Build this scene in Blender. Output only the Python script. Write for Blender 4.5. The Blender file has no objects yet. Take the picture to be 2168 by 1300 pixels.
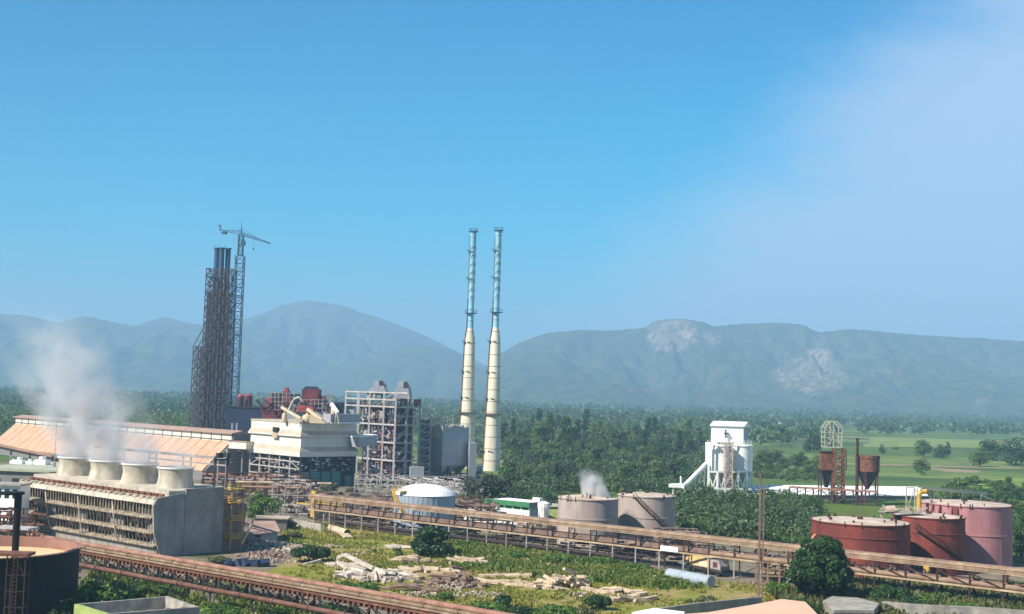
import bpy, math, random
import numpy as np
from mathutils import Vector, Matrix, noise
R = math.radians
random.seed(7); rng = np.random.default_rng(7)
sc = bpy.context.scene
# ------------------------------------------------------------------ camera
W, H, F = 2168.0, 1300.0, 2600.0
CAMZ, PITCH, ROLL = 30.0, R(4.07), R(1.7)
cam_d = bpy.data.cameras.new('camera'); cam = bpy.data.objects.new('camera', cam_d)
sc.collection.objects.link(cam); sc.camera = cam
cam_d.sensor_width = 36; cam_d.lens = 36*F/W; cam_d.clip_start = 0.5; cam_d.clip_end = 60000
CM = Matrix.Rotation(R(90)+PITCH, 3, 'X') @ Matrix.Rotation(ROLL, 3, 'Z')
cam.rotation_euler = CM.to_euler(); cam.location = (0, 0, CAMZ)
# ------------------------------------------------------------------ sun and sky
SUN_EL, SUN_AZ = R(42), R(-58)      # azimuth measured from straight behind the camera, negative to the left
sdir = Vector((math.sin(SUN_AZ)*math.cos(SUN_EL), -math.cos(SUN_AZ)*math.cos(SUN_EL), math.sin(SUN_EL)))
sl = bpy.data.lights.new('sun', 'SUN'); sl.energy = 5.0; sl.angle = R(0.5); sl.color = (1.0, 0.93, 0.82)
so = bpy.data.objects.new('sun', sl); sc.collection.objects.link(so)
so.rotation_euler = sdir.to_track_quat('Z', 'Y').to_euler()
world = bpy.data.worlds.new('World'); sc.world = world; world.use_nodes = True
wn, wl = world.node_tree.nodes, world.node_tree.links
wn.clear()
wo = wn.new('ShaderNodeOutputWorld'); bg = wn.new('ShaderNodeBackground'); wl.new(bg.outputs[0], wo.inputs[0])
sky = wn.new('ShaderNodeTexSky'); sky.sky_type = 'NISHITA'; sky.sun_disc = False
sky.sun_elevation = SUN_EL; sky.sun_rotation = math.atan2(sdir.x, sdir.y)
sky.altitude = 0; sky.air_density = 1.0; sky.dust_density = 0.4; sky.ozone_density = 2.0
bg.inputs[1].default_value = 0.096
tc = wn.new('ShaderNodeTexCoord'); sp = wn.new('ShaderNodeSeparateXYZ'); wl.new(tc.outputs['Generated'], sp.inputs[0])
ramp = wn.new('ShaderNodeValToRGB'); wl.new(sp.outputs['Z'], ramp.inputs[0])
cr = ramp.color_ramp; cr.elements[0].position = 0.0; cr.elements[0].color = (0.36, 0.60, 0.84, 1)
cr.elements[1].position = 0.34; cr.elements[1].color = (0.0, 0.63, 0.92, 1)
for p_, c_ in ((0.06, (0.22, 0.62, 0.84, 1)), (0.13, (0.0, 0.71, 0.88, 1)), (0.22, (0.0, 0.70, 0.92, 1))):
    e = cr.elements.new(p_); e.color = c_
mul = wn.new('ShaderNodeMix'); mul.data_type = 'RGBA'; mul.blend_type = 'MULTIPLY'; mul.inputs[0].default_value = 1.0
wl.new(sky.outputs[0], mul.inputs[6]); wl.new(ramp.outputs[0], mul.inputs[7])
gain = wn.new('ShaderNodeVectorMath'); gain.operation = 'SCALE'; wl.new(mul.outputs[2], gain.inputs[0]); gain.inputs['Scale'].default_value = 1.0
ds = wn.new('ShaderNodeVectorMath'); ds.operation = 'DOT_PRODUCT'; wl.new(tc.outputs['Generated'], ds.inputs[0]); ds.inputs[1].default_value = sdir
da = wn.new('ShaderNodeMapRange'); wl.new(ds.outputs['Value'], da.inputs[0]); da.inputs[1].default_value = -0.1; da.inputs[2].default_value = 1.0; da.inputs[3].default_value = 1.0; da.inputs[4].default_value = 0.22
wl.new(da.outputs[0], gain.inputs['Scale'])
# thin veil of cloud over the right part of the sky
def ray(px, py):
    return (CM @ Vector(((px-W/2)/F, -(py-H/2)/F, -1))).normalized()
va, vb = ray(1250, 640), ray(1900, 20)
vnrm = vb.cross(va).normalized()
if vnrm.dot(ray(2100, 500)) < 0: vnrm = -vnrm
dt = wn.new('ShaderNodeVectorMath'); dt.operation = 'DOT_PRODUCT'; wl.new(tc.outputs['Generated'], dt.inputs[0]); dt.inputs[1].default_value = vnrm
nz = wn.new('ShaderNodeTexNoise'); nz.inputs['Scale'].default_value = 9; nz.inputs['Detail'].default_value = 7; nz.inputs['Roughness'].default_value = 0.62
mpv = wn.new('ShaderNodeMapping'); mpv.inputs['Rotation'].default_value = (0, 0.7, 0); mpv.inputs['Scale'].default_value = (0.6, 1, 1.4)
wl.new(tc.outputs['Generated'], mpv.inputs[0]); wl.new(mpv.outputs[0], nz.inputs['Vector'])
m1 = wn.new('ShaderNodeMath'); m1.operation = 'MULTIPLY_ADD'; wl.new(nz.outputs[0], m1.inputs[0]); m1.inputs[1].default_value = 0.16; wl.new(dt.outputs['Value'], m1.inputs[2])
mr = wn.new('ShaderNodeMapRange'); mr.interpolation_type = 'SMOOTHSTEP'; wl.new(m1.outputs[0], mr.inputs[0])
mr.inputs[1].default_value = 0.03; mr.inputs[2].default_value = 0.17; mr.inputs[3].default_value = 0; mr.inputs[4].default_value = 0.85
veil = wn.new('ShaderNodeMix'); veil.data_type = 'RGBA'; wl.new(mr.outputs[0], veil.inputs[0]); wl.new(gain.outputs[0], veil.inputs[6])
veil.inputs[7].default_value = (3.0, 4.0, 5.6, 1)
wl.new(veil.outputs[2], bg.inputs[0])
vs = sc.view_settings; sc.display_settings.display_device = 'sRGB'
vs.view_transform = 'Standard'; vs.look = 'None'; vs.exposure = 0.86; vs.gamma = 1; vs.use_curve_mapping = False
sc.cycles.max_bounces = 6; sc.cycles.transparent_max_bounces = 12; sc.cycles.volume_bounces = 2
sc.cycles.use_denoising = True
# ------------------------------------------------------------------ pixel <-> place helpers
def G(px, py, z=0.0):
    d = ray(px, py); t = (z-CAMZ)/d.z
    return Vector((d.x*t, d.y*t, z))
def AT(px, Y, z=0.0, py=None):
    """point at forward distance Y seen in column px; z from py when given"""
    if py is not None:
        d = ray(px, py); t = Y/d.y
        return Vector((d.x*t, Y, CAMZ+d.z*t))
    py = 835
    for _ in range(6):
        d = ray(px, py); t = Y/d.y; zz = CAMZ+d.z*t; py += (zz-z)*F/Y
    d = ray(px, py); t = Y/d.y
    return Vector((d.x*t, Y, z))
CMI = CM.transposed()
def proj(p):
    q = CMI @ (Vector(p)-Vector((0, 0, CAMZ)))
    return (W/2+F*q.x/-q.z, H/2-F*q.y/-q.z)
def ZAT(p, py):
    """height on the vertical through p that lands on picture row py"""
    z = 0.0
    for _ in range(8):
        z += (proj((p[0], p[1], z))[1]-py)*p[1]/F
    return z
def LEN(p, d, px):
    """how far to go from p along d to reach picture column px"""
    s = 1.0
    f = lambda s: proj((p[0]+d[0]*s, p[1]+d[1]*s, 5))[0]-px
    a, b = 0.0, 1.0
    for _ in range(20):
        fa, fb = f(a), f(b)
        if abs(fb-fa) < 1e-9: break
        a, b = b, b-fb*(b-a)/(fb-fa)
        if abs(a-b) < 1e-4: break
    return b
V3 = lambda x, y, z=0.0: Vector((x, y, z))
UP = V3(0, 0, 1)
# ------------------------------------------------------------------ materials
MATS = {}
def mat(name, c1, c2=None, scale=1.0, rough=0.8, metal=0.0, streak=None, bump=0.0, c3=None, det=5, coat=None, spec=0.4):
    if name in MATS: return MATS[name]
    m = bpy.data.materials.new(name); m.use_nodes = True
    n, l = m.node_tree.nodes, m.node_tree.links
    b = n['Principled BSDF']; b.inputs['Roughness'].default_value = rough; b.inputs['Metallic'].default_value = metal
    b.inputs['Specular IOR Level'].default_value = spec
    c2 = c2 or tuple(x*0.75 for x in c1)
    g = n.new('ShaderNodeNewGeometry')
    nt = n.new('ShaderNodeTexNoise'); nt.inputs['Scale'].default_value = scale; nt.inputs['Detail'].default_value = det; nt.inputs['Roughness'].default_value = 0.65
    l.new(g.outputs['Position'], nt.inputs['Vector'])
    rp = n.new('ShaderNodeValToRGB'); rp.color_ramp.elements[0].position = 0.38; rp.color_ramp.elements[1].position = 0.62
    rp.color_ramp.elements[0].color = (*c2, 1); rp.color_ramp.elements[1].color = (*c1, 1)
    if c3:
        e = rp.color_ramp.elements.new(0.75); e.color = (*c3, 1)
    l.new(nt.outputs[0], rp.inputs[0]); out = rp.outputs[0]
    if streak:
        mp = n.new('ShaderNodeMapping'); mp.inputs['Scale'].default_value = (0.55, 0.55, 0.05)
        l.new(g.outputs['Position'], mp.inputs[0])
        n2 = n.new('ShaderNodeTexNoise'); n2.inputs['Scale'].default_value = 1.1; n2.inputs['Detail'].default_value = 5; l.new(mp.outputs[0], n2.inputs['Vector'])
        r2 = n.new('ShaderNodeMapRange'); r2.inputs[1].default_value = 0.46; r2.inputs[2].default_value = 0.74; r2.inputs[4].default_value = 0.8
        l.new(n2.outputs[0], r2.inputs[0])
        mx = n.new('ShaderNodeMix'); mx.data_type = 'RGBA'; l.new(r2.outputs[0], mx.inputs[0]); l.new(out, mx.inputs[6]); mx.inputs[7].default_value = (*streak, 1)
        out = mx.outputs[2]
    l.new(out, b.inputs['Base Color'])
    if bump:
        bp = n.new('ShaderNodeBump'); bp.inputs['Strength'].default_value = bump; bp.inputs['Distance'].default_value = 0.1
        n3 = n.new('ShaderNodeTexNoise'); n3.inputs['Scale'].default_value = scale*6; n3.inputs['Detail'].default_value = 4
        l.new(g.outputs['Position'], n3.inputs['Vector']); l.new(n3.outputs[0], bp.inputs['Height']); l.new(bp.outputs[0], b.inputs['Normal'])
    MATS[name] = m; return m
def leafmat(name, c1, c2, scale=0.5, var=0.5):
    m = bpy.data.materials.new(name); m.use_nodes = True
    n, l = m.node_tree.nodes, m.node_tree.links
    b = n['Principled BSDF']; b.inputs['Roughness'].default_value = 0.5; b.inputs['Specular IOR Level'].default_value = 0.4
    g = n.new('ShaderNodeNewGeometry'); oi = n.new('ShaderNodeObjectInfo')
    nt = n.new('ShaderNodeTexNoise'); nt.inputs['Scale'].default_value = scale; nt.inputs['Detail'].default_value = 4
    l.new(g.outputs['Position'], nt.inputs['Vector'])
    a = n.new('ShaderNodeMath'); a.operation = 'MULTIPLY_ADD'; l.new(oi.outputs['Random'], a.inputs[0]); a.inputs[1].default_value = var; l.new(nt.outputs[0], a.inputs[2])
    rp = n.new('ShaderNodeMapRange'); rp.inputs[1].default_value = 0.35; rp.inputs[2].default_value = 0.65+var*0.8; l.new(a.outputs[0], rp.inputs[0])
    mx = n.new('ShaderNodeMix'); mx.data_type = 'RGBA'; l.new(rp.outputs[0], mx.inputs[0]); mx.inputs[6].default_value = (*c1, 1); mx.inputs[7].default_value = (*c2, 1)
    l.new(mx.outputs[2], b.inputs['Base Color'])
    tr = n.new('ShaderNodeBsdfTranslucent'); l.new(mx.outputs[2], tr.inputs[0])
    ms = n.new('ShaderNodeMixShader'); ms.inputs[0].default_value = 0.25; l.new(b.outputs[0], ms.inputs[1]); l.new(tr.outputs[0], ms.inputs[2])
    l.new(ms.outputs[0], n['Material Output'].inputs[0])
    MATS[name] = m; return m
M = lambda k: MATS[k]
mat('white_paint', (0.70, 0.675, 0.62), (0.64, 0.61, 0.55), 0.25, 0.6, streak=(0.56, 0.52, 0.45))
mat('clean_white', (0.90, 0.885, 0.87), (0.83, 0.82, 0.81), 0.3, 0.5)
mat('cream', (0.66, 0.55, 0.38), (0.55, 0.44, 0.30), 0.4, 0.7)
mat('tan_skirt', (0.48, 0.41, 0.33), (0.40, 0.33, 0.25), 0.4, 0.7)
mat('grey_steel', (0.38, 0.36, 0.35), (0.22, 0.20, 0.19), 0.8, 0.6, streak=(0.3, 0.24, 0.2))
mat('pale_steel', (0.55, 0.53, 0.52), (0.36, 0.33, 0.32), 0.8, 0.6, streak=(0.34, 0.26, 0.2))
mat('dark_steel', (0.055, 0.045, 0.05), (0.03, 0.025, 0.03), 0.8, 0.6)
mat('navy_clad', (0.022, 0.035, 0.075), (0.018, 0.028, 0.058), 0.2, 0.5)
mat('maroon', (0.20, 0.035, 0.04), (0.11, 0.02, 0.03), 0.5, 0.6, streak=(0.05, 0.02, 0.03))
mat('red_lead', (0.42, 0.09, 0.07), (0.2, 0.04, 0.05), 0.5, 0.6)
mat('duct_grey', (0.46, 0.48, 0.52), (0.36, 0.37, 0.41), 0.4, 0.4, 0.3)
mat('clad_grey', (0.36, 0.375, 0.41), (0.33, 0.345, 0.38), 0.1, 0.6, streak=(0.29, 0.30, 0.33))
mat('gable_grey', (0.21, 0.20, 0.195), (0.18, 0.17, 0.165), 0.3, 0.8)
mat('teal', (0.06, 0.20, 0.18), (0.05, 0.16, 0.15), 0.3, 0.4)
mat('rust_tank', (0.235, 0.045, 0.028), (0.15, 0.030, 0.022), 0.3, 0.75, streak=(0.085, 0.024, 0.022))
mat('pink_tank', (0.46, 0.21, 0.22), (0.39, 0.17, 0.185), 0.3, 0.7, streak=(0.28, 0.12, 0.135))
mat('tank_roof', (0.58, 0.48, 0.40), (0.40, 0.30, 0.235), 0.35, 0.8, c3=(0.68, 0.60, 0.53))
mat('taupe_tank', (0.42, 0.345, 0.31), (0.35, 0.285, 0.255), 0.3, 0.75, streak=(0.24, 0.185, 0.16))
mat('blue_tank', (0.34, 0.40, 0.47), (0.28, 0.34, 0.41), 0.4, 0.55, streak=(0.26, 0.29, 0.35))
mat('rust', (0.21, 0.085, 0.045), (0.10, 0.038, 0.025), 0.9, 0.85, c3=(0.3, 0.15, 0.08))
mat('rust_dark', (0.075, 0.030, 0.022), (0.035, 0.018, 0.015), 0.9, 0.85)
mat('pipe_tan', (0.32, 0.22, 0.15), (0.20, 0.125, 0.085), 0.5, 0.8, c3=(0.42, 0.31, 0.22))
mat('pipe_pink', (0.34, 0.185, 0.135), (0.22, 0.10, 0.07), 0.6, 0.7, c3=(0.42, 0.26, 0.19))
mat('pipe_cream', (0.50, 0.39, 0.26), (0.33, 0.215, 0.13), 0.5, 0.7)
mat('belt_brown', (0.24, 0.16, 0.125), (0.16, 0.10, 0.085), 0.8, 0.9)
mat('yellow', (0.62, 0.40, 0.05), (0.42, 0.25, 0.05), 1.0, 0.6)
mat('pale_yellow', (0.66, 0.50, 0.24), (0.5, 0.34, 0.14), 1.0, 0.6)
mat('orange_roof', (0.56, 0.35, 0.235), (0.47, 0.285, 0.185), 0.2, 0.8, streak=(0.36, 0.225, 0.155))
mat('roof_edge', (0.42, 0.28, 0.22), (0.33, 0.21, 0.17), 0.4, 0.8)
mat('concrete', (0.40, 0.37, 0.33), (0.26, 0.24, 0.21), 0.6, 0.95, streak=(0.16, 0.14, 0.12), bump=0.4)
mat('grey_concrete', (0.34, 0.31, 0.285), (0.25, 0.228, 0.21), 0.3, 0.9, streak=(0.18, 0.165, 0.15), bump=0.3)
mat('fan_concrete', (0.56, 0.51, 0.43), (0.40, 0.355, 0.28), 0.5, 0.9, streak=(0.28, 0.235, 0.17), c3=(0.62, 0.58, 0.5))
mat('tile_pale', (0.46, 0.385, 0.29), (0.20, 0.155, 0.11), 1.2, 0.95, bump=0.6)
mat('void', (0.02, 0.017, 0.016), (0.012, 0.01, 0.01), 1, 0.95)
mat('fill_olive', (0.20, 0.17, 0.10), (0.06, 0.05, 0.035), 1.2, 0.95)
mat('fill_brown', (0.10, 0.065, 0.045), (0.045, 0.03, 0.022), 2.0, 0.95)
mat('tank_black', (0.010, 0.008, 0.008), (0.006, 0.005, 0.005), 0.6, 0.7, spec=0.2)  # even near-black for the settling tank shell and its drive column
mat('tank_inner', (0.30, 0.155, 0.12), (0.25, 0.12, 0.09), 0.4, 0.8)
mat('cream_liquor', (0.72, 0.57, 0.33), (0.62, 0.48, 0.26), 0.3, 0.5)
mat('green_wall', (0.36, 0.42, 0.14), (0.24, 0.30, 0.10), 0.6, 0.9)
mat('green_trim', (0.05, 0.22, 0.09), (0.04, 0.17, 0.07), 0.5, 0.6)
mat('sage_roof', (0.42, 0.43, 0.33), (0.34, 0.35, 0.27), 0.3, 0.9)
mat('peach_roof', (0.66, 0.43, 0.31), (0.61, 0.39, 0.28), 0.15, 0.8)
mat('stack_white', (0.74, 0.70, 0.57), (0.66, 0.61, 0.47), 0.12, 0.5, streak=(0.50, 0.43, 0.31))
mat('stack_blue', (0.30, 0.60, 0.72), (0.24, 0.52, 0.66), 0.2, 0.4, 0.1)
mat('flue_blue', (0.055, 0.12, 0.21), (0.04, 0.085, 0.15), 0.3, 0.4, 0.2)
mat('scaffold', (0.085, 0.075, 0.085), (0.045, 0.040, 0.05), 0.6, 0.7)
mat('crane_blue', (0.05, 0.10, 0.17), (0.035, 0.07, 0.12), 0.5, 0.6)
mat('beam_tan', (0.60, 0.49, 0.36), (0.40, 0.29, 0.20), 1.2, 0.9, bump=0.4)
mat('beam_white', (0.64, 0.57, 0.50), (0.45, 0.38, 0.32), 1.2, 0.9, bump=0.4)
mat('beam_brown', (0.30, 0.20, 0.15), (0.16, 0.10, 0.075), 1.2, 0.9)
mat('rubble', (0.50, 0.42, 0.34), (0.30, 0.235, 0.185), 1.2, 0.95, c3=(0.62, 0.56, 0.48))
mat('rubble_pink', (0.36, 0.25, 0.21), (0.18, 0.12, 0.10), 1.2, 0.95, c3=(0.5, 0.4, 0.35))
mat('bark', (0.10, 0.075, 0.055), (0.06, 0.045, 0.035), 3, 0.95)
mat('glass_dark', (0.03, 0.05, 0.06), (0.02, 0.03, 0.04), 0.5, 0.15)
leafmat('leaf_bright', (0.050, 0.115, 0.014), (0.12, 0.21, 0.030), 0.5, 0.2)
leafmat('leaf_dark', (0.016, 0.050, 0.010), (0.042, 0.10, 0.018), 0.4, 0.2)
leafmat('weed', (0.075, 0.155, 0.014), (0.21, 0.21, 0.045), 0.11, 0.0)
leafmat('leaf_mid', (0.028, 0.080, 0.015), (0.11, 0.175, 0.035), 0.14, 0.7)
leafmat('leaf_olive', (0.075, 0.090, 0.025), (0.15, 0.16, 0.05), 0.5, 0.4)
leafmat('leaf_grey', (0.045, 0.065, 0.040), (0.10, 0.12, 0.075), 0.4, 0.3)
leafmat('leaf_cool', (0.026, 0.066, 0.022), (0.075, 0.125, 0.045), 0.12, 0.4)
leafmat('leaf_far', (0.024, 0.064, 0.016), (0.105, 0.165, 0.036), 0.02, 0.3)
leafmat('grass_blade', (0.16, 0.19, 0.02), (0.29, 0.26, 0.05), 0.06, 0.0)
# ------------------------------------------------------------------ mesh building
class MB:
    def __init__(s): s.v = []; s.f = []
    def add(s, vs, fs):
        o = len(s.v); s.v += [tuple(x) for x in vs]; s.f += [tuple(i+o for i in f) for f in fs]; return s
    def hexa(s, b, t):
        """four bottom points, four top points (counter-clockwise from above)"""
        return s.add(list(b)+list(t), [(3, 2, 1, 0), (4, 5, 6, 7), (0, 1, 5, 4), (1, 2, 6, 5), (2, 3, 7, 6), (3, 0, 4, 7)])
    def slab(s, o, a, b, z0, z1):
        """box: corner o (x,y), edge vectors a and b (horizontal), from z0 to z1"""
        o = V3(o[0], o[1]); a = V3(a[0], a[1]); b = V3(b[0], b[1])
        if a.cross(b).z < 0: a, b = b, a
        q = [o, o+a, o+a+b, o+b]
        return s.hexa([p+UP*z0 for p in q], [p+UP*z1 for p in q])
    def cbox(s, c, a, b, la, lb, z0, z1):
        c = V3(c[0], c[1]); a = V3(a[0], a[1]).normalized()*la; b = V3(b[0], b[1]).normalized()*lb
        return s.slab(c-a/2-b/2, a, b, z0, z1)
    def bar(s, p, q, w, h=None):
        h = h or w; p = Vector(p); q = Vector(q); d = (q-p)
        if d.length < 1e-6: return s
        d.normalize(); r = d.cross(UP)
        if r.length < 1e-3: r = V3(1, 0, 0)
        r.normalize(); u = r.cross(d).normalized(); r = r*w/2; u = u*h/2
        vs = [p-r-u, p+r-u, p+r+u, p-r+u, q-r-u, q+r-u, q+r+u, q-r+u]
        return s.add(vs, [(0, 3, 2, 1), (4, 5, 6, 7), (0, 1, 5, 4), (1, 2, 6, 5), (2, 3, 7, 6), (3, 0, 4, 7)][:6])
    def cyl(s, p, q, r0, r1=None, n=8, caps=True):
        r1 = r0 if r1 is None else r1
        p = Vector(p); q = Vector(q); d = (q-p).normalized(); a = d.cross(UP)
        if a.length < 1e-3: a = V3(1, 0, 0)
        a.normalize(); b = d.cross(a)
        vs = [p+(a*math.cos(t)+b*math.sin(t))*r0 for t in [2*math.pi*i/n for i in range(n)]]+[q+(a*math.cos(t)+b*math.sin(t))*r1 for t in [2*math.pi*i/n for i in range(n)]]
        fs = [(i, i+n, (i+1) % n+n, (i+1) % n) for i in range(n)]
        if caps: fs += [tuple(range(n)), tuple(range(2*n-1, n-1, -1))]
        return s.add(vs, fs)
    def tube(s, pts, r, n=8):
        for a, b in zip(pts, pts[1:]): s.cyl(a, b, r, n=n)
        return s
    def lathe(s, c, prof, n=32, closed=False):
        """prof: list of (r, z); around the vertical through c"""
        vs = []; fs = []
        for r, z in prof:
            for i in range(n):
                t = 2*math.pi*i/n; vs.append((c[0]+r*math.cos(t), c[1]+r*math.sin(t), z))
        for k in range(len(prof)-1):
            for i in range(n):
                j = (i+1) % n; fs.append((k*n+i, k*n+j, (k+1)*n+j, (k+1)*n+i))
        return s.add(vs, fs)
    def disc(s, c, r, z, n=32):
        return s.add([(c[0]+r*math.cos(2*math.pi*i/n), c[1]+r*math.sin(2*math.pi*i/n), z) for i in range(n)], [tuple(range(n))])
    def prism(s, poly, d):
        n = len(poly); poly = [Vector(p) for p in poly]; d = Vector(d)
        return s.add(poly+[p+d for p in poly], [tuple(range(n-1, -1, -1)), tuple(range(n, 2*n))]+[(i, (i+1) % n, (i+1) % n+n, i+n) for i in range(n)])
    def rock(s, c, r, q=None):
        c = Vector(c); vs = []
        for x, y, z in ((-1, -1, -1), (1, -1, -1), (1, 1, -1), (-1, 1, -1), (-1, -1, 1), (1, -1, 1), (1, 1, 1), (-1, 1, 1)):
            vs.append(c+V3(x*random.uniform(.4, 1)*r, y*random.uniform(.4, 1)*r, z*random.uniform(.35, .8)*r))
        a = random.random()*6.28; m = Matrix.Rotation(a, 3, 'Z') @ Matrix.Rotation(random.uniform(-.5, .5), 3, 'X')
        vs = [c+m @ (v-c) for v in vs]
        return s.add(vs, [(3, 2, 1, 0), (4, 5, 6, 7), (0, 1, 5, 4), (1, 2, 6, 5), (2, 3, 7, 6), (3, 0, 4, 7)])
    def build(s, name, m, parent=None, loc=None, smooth=False):
        if parent is not None: org = wloc(parent)
        elif loc is not None: org = Vector(loc)
        else: org = V3(0, 0, 0)
        me = bpy.data.meshes.new(name); me.from_pydata([(a-org.x, b-org.y, c-org.z) for a, b, c in s.v], [], s.f)
        me.materials.append(m if not isinstance(m, str) else MATS[m])
        if smooth:
            me.polygons.foreach_set('use_smooth', [True]*len(me.polygons))
            try: me.set_sharp_from_angle(angle=R(40))
            except Exception: pass
        o = bpy.data.objects.new(name, me); sc.collection.objects.link(o)
        if parent is not None: o.parent = parent
        else: o.location = org
        if name in ('pipework', 'machinery', 'cable_tray', 'pipe_tangle', 'roof_valves'): o['kind'] = 'stuff'
        return o
def wloc(o):
    l = Vector(o.location); p = o.parent
    while p: l = l+Vector(p.location); p = p.parent
    return l
def tag(o, label, cat, group=None, kind=None):
    if label: o['label'] = label
    if cat: o['category'] = cat
    if group: o['group'] = group
    o['kind'] = kind or 'thing'
    return o
def thing(name, label, cat, loc, group=None):
    o = bpy.data.objects.new(name, None); sc.collection.objects.link(o); o.location = loc
    o.empty_display_size = 0.5
    return tag(o, label, cat, group)
def copy_tree(o, parent=None):
    c = o.copy(); sc.collection.objects.link(c); c.parent = parent
    for ch in [x for x in o.children]: copy_tree(ch, c)
    return c
def structure(o): o['kind'] = 'structure'; return o
U1, N1 = V3(.757, -.653), V3(.653, .757)        # cooling tower grid: along the row to the near right, and across
U2, N2 = V3(.70, -.714), V3(.714, .70)          # boiler house grid
UR, NR = V3(.79, -.613), V3(.613, .79)          # pipe racks
# ================================================================== LAND
def fbm(x, y, s, o=4, sd=0.0):
    return noise.fractal(Vector((x/s+sd, y/s-sd, sd*1.7)), 1.0, 2.0, o)
def ground_mat():
    m = bpy.data.materials.new('plain'); m.use_nodes = True; n, l = m.node_tree.nodes, m.node_tree.links
    b = n['Principled BSDF']; b.inputs['Roughness'].default_value = 0.95; b.inputs['Specular IOR Level'].default_value = 0.1
    g = n.new('ShaderNodeNewGeometry'); mp = n.new('ShaderNodeMapping'); mp.inputs['Rotation'].default_value = (0, 0, 0.25); mp.inputs['Scale'].default_value = (0.0055, 0.016, 0.01)
    l.new(g.outputs['Position'], mp.inputs[0])
    v = n.new('ShaderNodeTexVoronoi'); v.distance = 'MANHATTAN'; v.inputs['Scale'].default_value = 1.0; v.inputs['Randomness'].default_value = 0.75; l.new(mp.outputs[0], v.inputs['Vector'])
    sx = n.new('ShaderNodeSeparateColor'); l.new(v.outputs['Color'], sx.inputs[0])
    rp = n.new('ShaderNodeValToRGB'); rp.color_ramp.interpolation = 'CONSTANT'; e = rp.color_ramp.elements
    e[0].position = 0; e[0].color = (0.085, 0.140, 0.030, 1); e[1].position = 0.26; e[1].color = (0.120, 0.175, 0.045, 1)
    for p_, c_ in ((0.48, (0.065, 0.110, 0.028, 1)), (0.66, (0.155, 0.205, 0.055, 1)), (0.82, (0.050, 0.095, 0.028, 1)), (0.93, (0.22, 0.20, 0.11, 1))):
        q = e.new(p_); q.color = c_
    l.new(sx.outputs[0], rp.inputs[0])
    nt = n.new('ShaderNodeTexNoise'); nt.inputs['Scale'].default_value = 0.03; nt.inputs['Detail'].default_value = 8; nt.inputs['Roughness'].default_value = 0.7
    l.new(g.outputs['Position'], nt.inputs['Vector'])
    r2 = n.new('ShaderNodeMapRange'); r2.inputs[1].default_value = 0.45; r2.inputs[2].default_value = 0.7; l.new(nt.outputs[0], r2.inputs[0])
    mx = n.new('ShaderNodeMix'); mx.data_type = 'RGBA'; l.new(r2.outputs[0], mx.inputs[0]); l.new(rp.outputs[0], mx.inputs[6]); mx.inputs[7].default_value = (0.06, 0.095, 0.028, 1)
    l.new(mx.outputs[2], b.inputs['Base Color']); return m
gm = MB().add([(-9000, -300, 0), (9000, -300, 0), (9000, 12000, 0), (-9000, 12000, 0)], [(0, 1, 2, 3)])
structure(gm.build('ground', ground_mat()))
# --- the works' own ground: dry grass, trodden earth and rubble dust
def yard_mat(name, grass1, grass2, earth, s=0.05, lo=0.46, hi=0.56, bare=0.5):
    m = bpy.data.materials.new(name); m.use_nodes = True; n, l = m.node_tree.nodes, m.node_tree.links
    b = n['Principled BSDF']; b.inputs['Roughness'].default_value = 0.95; b.inputs['Specular IOR Level'].default_value = 0.1
    g = n.new('ShaderNodeNewGeometry')
    a = n.new('ShaderNodeTexNoise'); a.inputs['Scale'].default_value = s; a.inputs['Detail'].default_value = 8; a.inputs['Roughness'].default_value = 0.65; l.new(g.outputs['Position'], a.inputs['Vector'])
    c = n.new('ShaderNodeTexNoise'); c.inputs['Scale'].default_value = 0.5; c.inputs['Detail'].default_value = 8; c.inputs['Roughness'].default_value = 0.75; l.new(g.outputs['Position'], c.inputs['Vector'])
    r1 = n.new('ShaderNodeMapRange'); r1.inputs[1].default_value = lo; r1.inputs[2].default_value = hi; l.new(a.outputs[0], r1.inputs[0])
    r2 = n.new('ShaderNodeMapRange'); r2.inputs[1].default_value = 0.38; r2.inputs[2].default_value = 0.62; l.new(c.outputs[0], r2.inputs[0])
    m1 = n.new('ShaderNodeMix'); m1.data_type = 'RGBA'; l.new(r2.outputs[0], m1.inputs[0]); m1.inputs[6].default_value = (*grass1, 1); m1.inputs[7].default_value = (*grass2, 1)
    m2 = n.new('ShaderNodeMix'); m2.data_type = 'RGBA'; l.new(r1.outputs[0], m2.inputs[0]); l.new(m1.outputs[2], m2.inputs[6]); m2.inputs[7].default_value = (*earth, 1)
    l.new(m2.outputs[2], b.inputs['Base Color']); return m
def sheet(name, pix, m, z=0.02, wig=1.2, n=6):
    pts = [G(*p) for p in pix]; out = []
    for i, p in enumerate(pts):
        q = pts[(i+1) % len(pts)]
        for k in range(n):
            r = p.lerp(q, k/n); w = wig if k else wig*.3
            out.append((r.x+random.uniform(-w, w), r.y+random.uniform(-w, w), z))
    return structure(MB().add(out, [tuple(range(len(out)))]).build(name, m))
dust = yard_mat('works_dust', (0.24, 0.20, 0.15), (0.13, 0.115, 0.085), (0.085, 0.10, 0.035), 0.06, 0.52, 0.60)
mead = yard_mat('meadow', (0.14, 0.165, 0.02), (0.25, 0.235, 0.045), (0.33, 0.235, 0.125), 0.045, 0.50, 0.62)
lush = yard_mat('lush', (0.055, 0.105, 0.014), (0.12, 0.17, 0.03), (0.10, 0.10, 0.03), 0.08, 0.52, 0.62)
sandy = yard_mat('sandy', (0.33, 0.26, 0.17), (0.22, 0.17, 0.11), (0.12, 0.12, 0.05), 0.1, 0.55, 0.62)
sheet('works_yard', [(-500, 1360), (-500, 985), (200, 975), (700, 985), (1010, 1000), (1010, 1075), (1250, 1120), (1700, 1130), (2400, 1175), (2400, 1480), (1200, 1480)], dust, 0.02, 2)
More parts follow.
